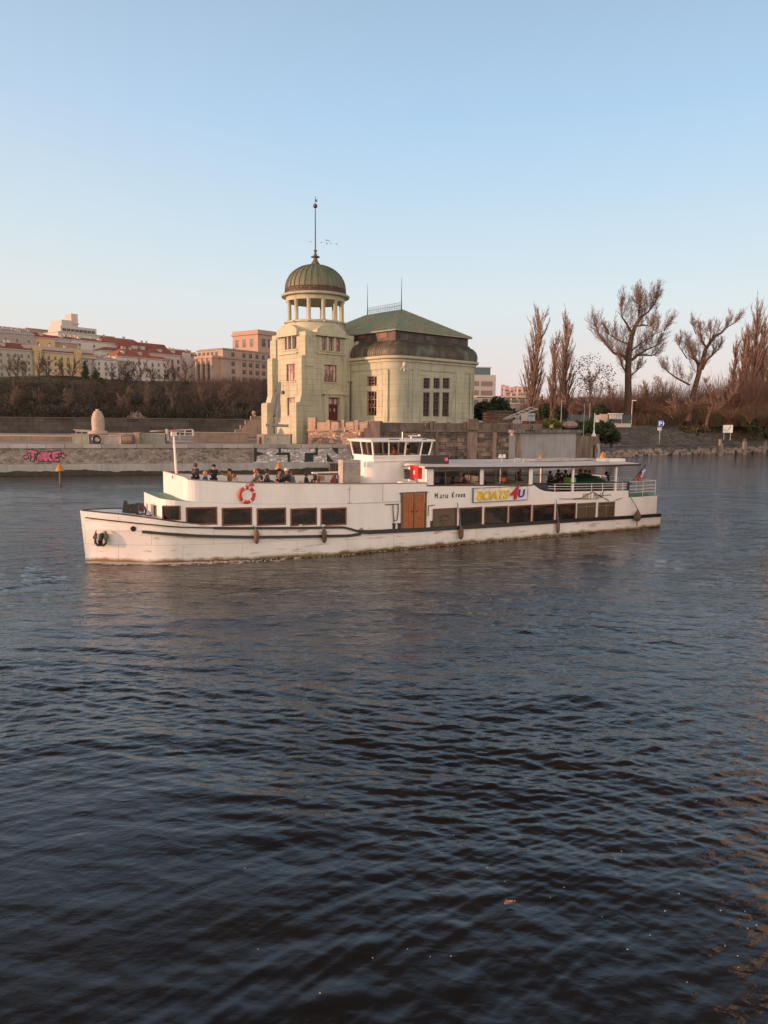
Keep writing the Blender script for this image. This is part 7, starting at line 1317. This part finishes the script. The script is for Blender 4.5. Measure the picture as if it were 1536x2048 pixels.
# yard behind the dark wall: timber stack, truss, cabinet
t, w_, h_ = rectthing('timber_stack', 'stack of rusty timber beams and slabs beside the powerhouse', 'timber stack', 970, 1027, 823, 846, 118, M('timber_dark', (.12, .08, .065), .9, col2=(.2, .11, .07), scale=1.5, kind='ashlar', size=(3, .3)), 3, 'beam_pile')
g = MB()
for k in range(4): g.box(-.4, .2, -.15, .2, k*.42+.05, k*.42+.32)
g.build('beam_end', M('beam_orange', (.38, .16, .09), .8), t); g = MB(); g.box(.3, w_-.2, -.3, 2.5, h_, h_+.14); g.build('cover_slab', PARA, t)
t = thing('lattice_jib', 'pale steel lattice jib lying aslant above the dark wall', 'machinery', (0, 0, 0)); DJ = 114; g = MB(); Qj = lambda x, y, d=0: at(x, y, DJ+d)
for d in (0, 1.2):
    g.bar(Q(0, 0) if False else Qj(1006, 838, d), Qj(1060, 814.5, d), .13); g.bar(Qj(1014, 838, d), Qj(1076, 818, d), .13)
for k in range(7): f_ = k/6; g.bar(Qj(1006+54*f_, 838-23.5*f_), Qj(1014+62*f_, 838-20*f_), .08); 
for k in range(6): f_ = k/6; h2 = (k+1)/6; g.bar(Qj(1006+54*f_, 838-23.5*f_, 1.2), Qj(1014+62*h2, 838-20*h2, 0), .07)
for a_, b_ in (((1024, 846), (1040, 830)), ((1036, 846), (1034, 832)), ((1044, 846), (1030, 834))): g.bar(Qj(*a_), Qj(*b_), .16)
g.build('lattice', M('jib_grey', (.42, .42, .45), .5), t)
t, w_, h_ = rectthing('transformer_cabinet', 'white and pale blue cabinet with dark scribbles behind the lattice jib', 'cabinet', 1042, 1070, 826, 842, 121, M('cabinet_white', (.60, .50, .46), .6), 1.5); g = MB(); g.box(w_*.45, w_, -.03, 0, 0, h_-.05); g.build('door', M('cabinet_blue', (.42, .48, .55), .6), t); g = MB()
for k in range(5): x = w_*(.5+.1*k); g.bar((x, -.04, h_*.5), (x+.15, -.04, h_*.8), .06)
g.build('scribble', SBLK, t)
b = at(1140, 856, 120); t = thing('boulder', 'pale boulder lying in the shrubs behind the concrete quay', 'boulder', b); g = MB(); rg = random.Random(1); g.lathe([(.7, 0), (1.0, .35), (.9, .8), (.4, 1.1)], n=9, sx=1.3); g.build('stone', PARL, t)
t, w_, h_ = rectthing('garden_bench', 'small pale bench before the yellow green shrub', 'bench', 1099, 1106, 849, 855, 117, PALE, .3, 'backrest'); g = MB(); g.box(0, w_, -.35, 0, -.05, 0.0); g.build('seat', PALE, t)
for k in (0, 1): g = MB(); g.box(k*(w_-.06), k*(w_-.06)+.06, -.3, -.22, -.4, -.05); g.build('leg', PALE, t)
# ---------------------------------------------------------------- passengers
def skinned(chains, rad, sub=1):
    """chains: {name: (parent, xyz, radius)} grown as one continuous skin surface, returned as mesh"""
    names = list(chains); me = bpy.data.meshes.new('sk'); me.from_pydata([chains[n][1] for n in names], [(names.index(chains[n][0]), names.index(n)) for n in names if chains[n][0]], []); o = bpy.data.objects.new('sk', me); COL.objects.link(o)
    md = o.modifiers.new('skin', 'SKIN'); md.use_smooth_shade = True; sv = me.skin_vertices[0].data if me.skin_vertices else None
    if sv is None: me.attributes.new('skin', 'FLOAT', 'POINT')
    for i, n in enumerate(names): r = chains[n][2]; sv[i].radius = (r, r) if not hasattr(r, '__len__') else r; sv[i].use_root = (i == 0)
    s = o.modifiers.new('sub', 'SUBSURF'); s.levels = s.render_levels = sub
    dg = bpy.context.evaluated_depsgraph_get(); out = bpy.data.meshes.new_from_object(o.evaluated_get(dg)); bpy.data.objects.remove(o); return out
def pose(kind):
    sit = kind != 'stand' and kind != 'stand_reach'; hz = .50 if sit else .92; J = {'pelvis': (None, (0, 0, hz), (.15, .16)), 'waist': ('pelvis', (0, 0, hz+.2), (.13, .145)), 'chest': ('waist', (.01, 0, hz+.42), (.135, .175)), 'neckbase': ('chest', (.0, 0, hz+.55), (.075, .085)), 'neck': ('neckbase', (.02, 0, hz+.61), .058), 'skull': ('neck', (.04, 0, hz+.70), (.100, .090)), 'crown': ('skull', (.03, 0, hz+.80), (.080, .075))}
    J['nose'] = ('skull', (.145, 0, hz+.695), .018)
    for s, sd in (('l', 1), ('r', -1)):
        J['sh'+s] = ('chest', (0, sd*.19, hz+.52), .065)
        if kind == 'point' and sd < 0: el, wr, ht = (.24, sd*.30, hz+.58), (.48, sd*.34, hz+.70), (.58, sd*.35, hz+.74)
        elif kind == 'armup' and sd < 0: el, wr, ht = (.14, sd*.40, hz+.62), (.10, sd*.12, hz+.78), (.08, sd*.05, hz+.80)
        elif kind == 'chin' and sd < 0: el, wr, ht = (.25, sd*.16, hz+.28), (.22, sd*.06, hz+.52), (.18, sd*.03, hz+.62)
        elif kind == 'stand_reach': el, wr, ht = (.18, sd*.24, hz+.32), (.40, sd*.2, hz+.38), (.48, sd*.18, hz+.38)
        elif sit: el, wr, ht = (.10, sd*.25, hz+.26), (.33, sd*.17, hz+.22), (.42, sd*.15, hz+.22)
        else: el, wr, ht = (.0, sd*.25, hz+.26), (.08, sd*.24, hz+.02), (.11, sd*.23, hz-.07)
        J['el'+s] = ('sh'+s, el, .048); J['wr'+s] = ('el'+s, wr, .032); J['palm'+s] = ('wr'+s, ht, (.038, .022)); v = (Vector(ht)-Vector(wr)).normalized(); sp = v.cross(Vector((0, 0, 1))).normalized(); 
        for k in range(4): a = Vector(ht)+sp*(k-1.5)*.019+v*.025; b = a+v*(.055+.012*(1.5-abs(k-1.5)))-Vector((0, 0, .012)); J['f%d%s' % (k, s)] = ('palm'+s, tuple(b), .009)
        J['th'+s] = ('palm'+s, tuple(Vector(ht)+sp*sd*.05+v*.01), .010)
        J['hip'+s] = ('pelvis', (.02, sd*.1, hz-.03), .09)
        if sit: J['kn'+s] = ('hip'+s, (.44, sd*.12, hz), .062); J['an'+s] = ('kn'+s, (.46, sd*.12, .09), .042); J['toe'+s] = ('an'+s, (.60, sd*.12, .04), .038)
        else: J['kn'+s] = ('hip'+s, (.03, sd*.1, .48), .062); J['an'+s] = ('kn'+s, (.0, sd*.1, .09), .042); J['toe'+s] = ('an'+s, (.15, sd*.11, .04), .038)
    return J, hz
PM = {}
def pose_meshes(kind):
    if kind in PM: return PM[kind]
    J, hz = pose(kind); body = skinned(J, None)
    tops = ['chest', 'waist', 'pelvis', 'neckbase', 'shl', 'ell', 'wrl', 'shr', 'elr', 'wrr']; C = {}
    for n in ['chest', 'waist', 'pelvis', 'neckbase', 'shl', 'ell', 'wrl', 'shr', 'elr', 'wrr']:
        par = {'chest': None, 'waist': 'chest', 'pelvis': 'waist', 'neckbase': 'chest', 'shl': 'chest', 'ell': 'shl', 'wrl': 'ell', 'shr': 'chest', 'elr': 'shr', 'wrr': 'elr'}[n]; r = J[n][2]; k = 1.22 if n != 'neckbase' else 1.05; C[n] = (par, J[n][1], tuple(x*k for x in r) if hasattr(r, '__len__') else r*1.35)
    jacket = skinned(C, None); T = {}
    for n in ['pelvis', 'hipl', 'knl', 'anl', 'hipr', 'knr', 'anr']: par = {'pelvis': None, 'hipl': 'pelvis', 'knl': 'hipl', 'anl': 'knl', 'hipr': 'pelvis', 'knr': 'hipr', 'anr': 'knr'}[n]; r = J[n][2]; T[n] = (par, J[n][1], (.165, .175) if n == 'pelvis' else r*1.25)
    trous = skinned(T, None); PM[kind] = (body, jacket, trous, hz); return PM[kind]
SKIN = M('skin', (.52, .27, .18), .55, var=.05)
def cloth(c): return M('cloth_%02d%02d%02d' % tuple(int(x*99) for x in c), c, .85, var=.15, vscale=8)
def hairm(c): return M('hair_%02d%02d%02d' % tuple(int(x*99) for x in c), c, .6, var=.2, vscale=30)
def person(u, y, z, face, kind, label, jc, tc=(.03, .035, .05), hc=(.03, .02, .015), hair='short', group=None, scale=1.0, hat=None):
    body, jacket, trous, hz = pose_meshes(kind); t = thing('person', label, 'person', SHIP_O+SA*u-SN*y+Vector((0, 0, z)), SHIP_TH+R(face), group); t.scale = (scale,)*3
    def put(n, me, m): me = me.copy(); me.materials.clear(); me.materials.append(m); o = bpy.data.objects.new(n, me); COL.objects.link(o); o.parent = t; return o
    put('body', body, SKIN); put('jacket', jacket, cloth(jc)); put('trousers', trous, cloth(tc))
    g = MB(); ex = .125; 
    for s_ in (-1, 1): g.ball((ex, s_*.034, hz+.725), .012, 5)
    g.build('eyes', BLACK, t); g = MB(); g.box(.120, .134, -.022, .022, hz+.645, hz+.653); g.build('mouth', M('lips', (.3, .08, .07), .5), t)
    hm_ = cloth(hat) if hat else hairm(hc); g = MB(); pr = [(.001, .93), (.05, .925), (.085, .90), (.105, .86), (.112, .82), (.108, .79)]; g.lathe([(r*1.06, hz+zz_-.045) for r, zz_ in reversed(pr)], .02, 0, 12, sx=1.02)
    if not hat: 
        low = {'short': .70, 'long': .42, 'mid': .58}[hair]; g.loft([[Vector((.02+r_*math.cos(a), r_*math.sin(a)*.95, zz_)) for a in np.linspace(R(62), R(298), 11)] for r_, zz_ in ((.118, hz+.775), (.122, hz+.71), (.112, hz+low-.02), (.09, hz+low-.05))], closed=False, caps=(False, False))
    g.build('hat' if hat else 'hair', hm_, t, True, 60)
    return t
def seat_spot(px, yhead, y):       # place by the head: deck height from the sheer of the open deck
    u, z = suw(px, yhead, y); return u, z
GP = 'passengers on the open fore deck'
def fp(px, yh, y, face, kind, label, jc, **k):
    u, zt = suw(px, yh, y); zd = HT(min(u, 16))+.02; hd = (.5+.84+.06) if not kind.startswith('stand') else (.92+.90); sc = max(.9, min(1.12, (zt-zd)/hd)); return person(u, y, zd, face, kind, label, jc, group=GP, scale=sc, **k), u, zd
BLK_ = (.02, .02, .022)
fp(390, 931, 1.2, 20, 'stand', 'standing man in a dark jacket turned away, first passenger behind the mast', (.05, .04, .045), hc=(.10, .05, .03))
fp(411, 941, .2, 180, 'sit', 'blond child in a blue jacket beside the standing man', (.03, .06, .30), hc=(.45, .24, .10), hair='mid')
fp(427.5, 934, .6, -100, 'stand_reach', 'person in a black hat and black jacket facing the near side', BLK_, hat=(.012, .012, .014))
fp(460, 936, .9, 175, 'point', 'seated person in a dark beanie and olive jacket pointing forward', (.20, .13, .03), hat=(.04, .025, .03))
fp(467.5, 946, -1.7, -40, 'chin', 'brown haired person in a white shirt leaning on the rail', (.68, .62, .60), hc=(.16, .07, .04))
fp(510.5, 936, 1.3, 10, 'sit', 'fair haired passenger in a grey blue jacket before the first chair back', (.14, .17, .19), hc=(.35, .16, .08)); fp(517.5, 936, .7, -170, 'sit', 'dark haired passenger in a slate jacket shoulder to shoulder with the fair one', (.10, .12, .14))
fp(523, 950, -1.8, 160, 'chin', 'dark haired passenger low by the rail with a hand to the face', (.05, .035, .035)); fp(533, 936, .9, -10, 'sit', 'short haired man in a dark grey jacket leaning over a table', (.07, .07, .085))
fp(557.5, 936, .5, 10, 'sit', 'hooded passenger in black with a white stripe across the back', BLK_, hat=(.02, .02, .025)); fp(573.5, 935, 1.1, -160, 'sit', 'passenger in a white cap below the cone beacon', (.03, .03, .035), hat=(.66, .60, .58))
fp(585.5, 940, .1, 170, 'armup', 'passenger in a teal grey jacket with a raised forearm', (.08, .11, .14), hc=(.07, .025, .02)); fp(612, 943, .3, -30, 'sit', 'smiling dark haired man in a black jacket sitting alone', (.025, .025, .03))
fp(630, 948, -.4, 60, 'sit', 'woman with long dark hair seen from behind', (.06, .035, .035), hair='long', hc=(.02, .012, .012)); fp(669, 950, .4, 200, 'sit', 'passenger in a rose red top next to the louvred casing', (.30, .06, .07), hc=(.25, .08, .05), hair='mid'); fp(678, 952, -.2, -60, 'chin', 'dark haired passenger propping the chin beside the louvred casing', (.03, .03, .04))
o = [x for x in bpy.data.objects if x.get('label', '').startswith('hooded passenger')][0]; hz = .5; g = MB(); g.box(-.21, -.18, -.14, .14, hz+.38, hz+.44); g.build('white_stripe', WHITE, o)
GA = 'passengers under the aft canopy'
def ap(px, yh, y, face, kind, label, jc, **k): u, zt = suw(px, yh, y); sc = max(.85, min(1.12, (zt-2.36)/1.40)); return person(u, y, 2.35, face, kind, label, jc, group=k.pop('group', GA), scale=sc, **k)
for px, yh, y, f_, kd, lb, jc in ((1100, 942, .4, 0, 'sit', 'first passenger aft of the saloon, dark clothes, sunlit hands', (.10, .04, .03)), (1117, 942.5, 1.4, 180, 'sit', 'passenger with a small dark head, second aft of the saloon', (.03, .03, .03)), (1131, 945, .6, 20, 'sit', 'dark haired passenger in the middle between the saloon and the post', (.03, .025, .03)), (1123.5, 951, -1.2, 190, 'chin', 'low seated passenger in front of the others left of the post', (.04, .03, .03)), (1144.5, 942.5, .8, 180, 'sit', 'passenger with a sunlit face just left of the canopy post', (.04, .03, .03)), (1160.5, 944, 1.0, 0, 'sit', 'passenger with an orange lit face just right of the canopy post', (.03, .03, .03)), (1171.5, 944, .2, 200, 'sit', 'dark figure second right of the canopy post', (.03, .025, .025)), (1179.5, 945, -.4, 170, 'sit', 'bulky dark hooded figure before the covered tender', (.02, .02, .02))): ap(px, yh, y, f_, kd, lb, jc)
GS = 'guests inside the upper saloon'
for px, yh, y, f_, lb, jc in ((884, 946, -.6, 0, 'dark guest behind the front pane of the saloon', (.03, .03, .03)), (906, 952, -1.4, 180, 'guest in brown low behind the second saloon pane', (.12, .06, .05)), (926, 952, .2, 0, 'guest in faded red behind the middle of the saloon window', (.25, .08, .08)), (1010, 950, -.2, 180, 'orange clad guest behind the rear saloon window', (.45, .14, .05)), (1035, 951, .6, 0, 'dark guest near the rear end of the saloon', (.03, .03, .03))): ap(px, yh, y, f_, 'sit', lb, jc, group=GS)
for px, y, f_, lb, jc in ((789.5, -.3, 180, 'helmsman in an orange vest inside the wheelhouse', (.60, .14, .04)), (816, .2, -20, 'crew member in an olive jacket inside the wheelhouse', (.14, .15, .05))):
    u, zt = suw(px, 889, y); person(u, y, zt-1.80, f_, 'stand', lb, jc, group='crew in the wheelhouse')
# furniture on deck
for px, y, lb, rz in ((506, -1.6, 'wooden chair by the rail behind the first pair of passengers', 0), (545, -1.7, 'wooden chair by the rail below the grey jacketed man', .1), (566, -1.7, 'wooden chair by the rail below the hooded passenger', 0), (593, -1.5, 'wooden chair by the rail below the raised arm', -.1)):
    u, z = suw(px, 955, y); chair(u, y, HT(u)+.02, lb, rz)
for px, y, lb in ((442, -.2, 'round table before the standing group'), (548, -.5, 'round table amid the middle passengers'), (650, .2, 'small round table beyond the long haired woman')):
    u, z = suw(px, 956, y); t = thing('deck_table', lb, 'table', SHIP_O+SA*u-SN*y+Vector((0, 0, HT(u)+.02)), SHIP_TH, 'tables on the open fore deck'); g = MB(); g.lathe([(.38, .70), (.40, .72), (.40, .74), (.38, .75)], n=16); g.build('tabletop', LAMPM, t); g = MB(); g.tube([(0, 0, 0), (0, 0, .7)], .035, 6); g.lathe([(.24, 0), (.2, .03), (.04, .05)], n=10); g.build('leg', BLACK, t)
# saloon furniture and covered tender at the stern
tb = MB()
for k, u in enumerate((17.6, 19.0, 20.6, 22.0)):
    t = thing('saloon_table', ['table at the front end of the saloon', 'second table in the saloon', 'third table in the saloon', 'table at the rear end of the saloon'][k], 'table', SHIP_O+SA*u+SN*.9+Vector((0, 0, 2.34)), SHIP_TH, 'saloon tables'); g = MB(); g.box(-.35, .35, -.6, .6, .70, .74); g.build('tabletop', LAMPM, t); g = MB(); g.tube([(0, 0, 0), (0, 0, .7)], .04, 6); g.build('leg', BLACK, t)
t = local_thing('covered_tender', 'small boat under a dark green cover on the aft deck', 'boat'); g = MB(); rg = []
for u in np.linspace(27.6, 31.0, 9): f_ = math.sin(math.pi*min(max((u-27.3)/4.2, .02), .98)); rg.append([(u, -1.6+ (y_*1.2*f_**.5), 2.36+.35+z_*.85*f_**.8*(1-.35*(u-27.6)/3.4)) for y_, z_ in ((-1, 0), (-.8, .5), (-.3, .9), (.3, .9), (.8, .5), (1, 0))])
g.loft(rg); g.build('cover', M('tarp_green', (.012, .05, .028), .5), t, True, 60); g = MB(); g.box(27.5, 31.0, -2.6, -.6, 2.36, 2.72); g.build('boat_hull', M('tender_dark', (.06, .03, .03), .5), t); g = MB(); g.box(27.35, 27.8, -2.3, -1.7, 2.95, 3.25); g.build('cover_flap', M('lime_cloth', (.22, .50, .08), .7), t)
g = MB(); g.tube([(26.0, .8, 2.35), (26.0, .8, 3.98)], .06, 6); g.build('inner_post', M('post_orange', (.45, .18, .08), .5), ship)
# posters on the far bulwark lining
for px, c in ((640, (.45, .15, .10)), (648, (.55, .36, .15))):
    u, z = suw(px, 957, 3.1); g = MB(); g.box(u-.13, u+.13, bd(u)-.24, bd(u)-.22, z-.14, z+.14); g.build('poster', M('poster_%d' % px, c, .7), ship)
# ---------------------------------------------------------------- birds, leaf, petals, foam
p0 = None
for px, py, lb in ((621, 484, 'lone bird left of the spire'), (643, 485.5, 'bird just right of the spire'), (653, 480.5, 'upper left bird of the tight pair'), (657.5, 482, 'upper right bird of the tight pair'), (653.5, 487, 'lower bird under the tight pair'), (662, 487.5, 'bird between the pair and the last bird'), (673, 488.5, 'rightmost bird of the flock')):
    b = at(px, py, 150); t = thing('bird', 'dark '+lb, 'bird', b, px, 'small flock flying past the spire'); g = MB(); g.loft([[Vector((x, r*math.cos(a), r*math.sin(a))) for a in np.linspace(0, 5.2, 6)] for x, r in ((-.2, .01), (-.1, .04), (.03, .06), (.13, .035), (.2, .01))])
    for s_ in (-1, 1): g.loft([[(.08, s_*.03, .02), (-.06, s_*.03, .02), (-.06, s_*.03, .01), (.08, s_*.03, .01)], [(.08, s_*.2, .10), (-.05, s_*.2, .10), (-.05, s_*.2, .09), (.08, s_*.2, .09)], [(.0, s_*.4, .05), (-.05, s_*.4, .05), (-.05, s_*.4, .045), (.0, s_*.4, .045)]])
    g.build('body', M('bird_dark', (.05, .05, .055), .8), t)
b = ground(1018, 1808, .02); t = thing('dead_leaf', 'curled brown leaf floating on the dark water near the bottom', 'leaf', (b.x, b.y, .03), .3); LM = M('leaf_tan', (.42, .22, .11), .7, col2=(.30, .14, .07), scale=20)
g = MB(); g.loft([[(x, y_*w_, z_+c) for y_, z_ in ((-1, .012), (0, 0), (1, .02), (1, .023), (0, .003), (-1, .015))] for x, w_, c in ((-.075, .003, .0), (-.05, .02, .002), (-.01, .028, .004), (.03, .018, .006), (.06, .004, .01))]); g.build('blade', LM, t); g = MB(); g.ball((.085, .0, .02), .014, 6); g.tube([(-.02, 0, .01), (-.03, .0, .04), (-.045, .01, .07)], .004, 4); g.build('stalk', LM, t)
PET = M('petal_white', (.6, .58, .55), .6); rg = random.Random(4); proto = None
for px, py in ((813, 1672), (907, 1669), (985, 1637), (975, 1735), (1010, 1762), (1128, 1775), (1204, 1833), (1330, 1822), (1358, 1790), (1490, 1824), (1495, 1858), (1513, 1852), (1450, 1893), (1475, 1913), (1374, 1964), (1477, 1936), (1255, 1900), (860, 1914), (902, 1912), (640, 1990), (745, 1917), (490, 1737), (516, 1897), (1360, 1577), (1385, 1576), (1243, 1702), (1393, 1603), (1100, 1795), (815, 1899), (1165, 1738), (1441, 1822), (1300, 1870)):
    b = ground(px, py, 0); 
    if proto is None:
        g = MB(); g.loft([[(-.012, -.004, 0), (-.012, .004, 0), (-.012, .004, .003), (-.012, -.004, .003)], [(0, -.009, -.001), (0, .009, -.001), (0, .009, .002), (0, -.009, .002)], [(.012, -.003, 0), (.012, .003, 0), (.012, .003, .003), (.012, -.003, .003)]]); proto = g.build('petal', PET); tag(proto, 'tiny white petal floating on the dark water', 'petal', 'white petals scattered over the near water'); o = proto
    else: o = proto.copy(); COL.objects.link(o)
    zw = float(waves(np.array([[b.x]]), np.array([[b.y]]))[0, 0]); o.location = (b.x, b.y, zw+.008); o.rotation_euler = (0, 0, rg.random()*6); s = rg.uniform(.5, 1.1); o.scale = (s, s, 1)
# broken foam along the bow and behind the stern
rg = random.Random(6); g = MB()
def fleck(p, r, z):
    n = rg.randint(5, 7); st = rg.uniform(1.4, 3.2); a0 = SHIP_TH+rg.gauss(0, .25); pts = [Vector((math.cos(2*math.pi*k/n)*r*st*rg.uniform(.6, 1.2), math.sin(2*math.pi*k/n)*r*.5*rg.uniform(.6, 1.2), 0)) for k in range(n)]; m_ = Matrix.Rotation(a0, 3, 'Z'); g.prism([Vector((p.x, p.y, z))+m_@q for q in pts], (0, 0, .02))
def wz(p): return float(waves(np.array([[p.x]]), np.array([[p.y]]))[0, 0])
for k in range(900):
    u = abs(rg.gauss(0, 1))*3.0; off = abs(rg.gauss(0, .2))+.03*u; v = bw(max(u, 0))+off
    p = SHIP_O+SA*(u+.05)+SN*v; fleck(p, rg.uniform(.015, .07)*(1 if u < 3 else .7), wz(p)+.01)
for k in range(260):
    u = rg.uniform(4, 33); v = bw(u)+abs(rg.gauss(0, .12))+.02; p = SHIP_O+SA*u+SN*v; fleck(p, rg.uniform(.01, .03), wz(p)+.01)
for k in range(300):
    u = 34.3+abs(rg.gauss(0, 1))*3.2; w_ = 1.3+.1*(u-34); v = rg.gauss(0, w_); p = SHIP_O+SA*u+SN*v; fleck(p, rg.uniform(.012, .04), wz(p)+.012)
tag(g.build('wake_foam', M('foam', (.55, .48, .43), .5)), 'broken white foam along the ship\'s waterline and wake', None, None, 'stuff')
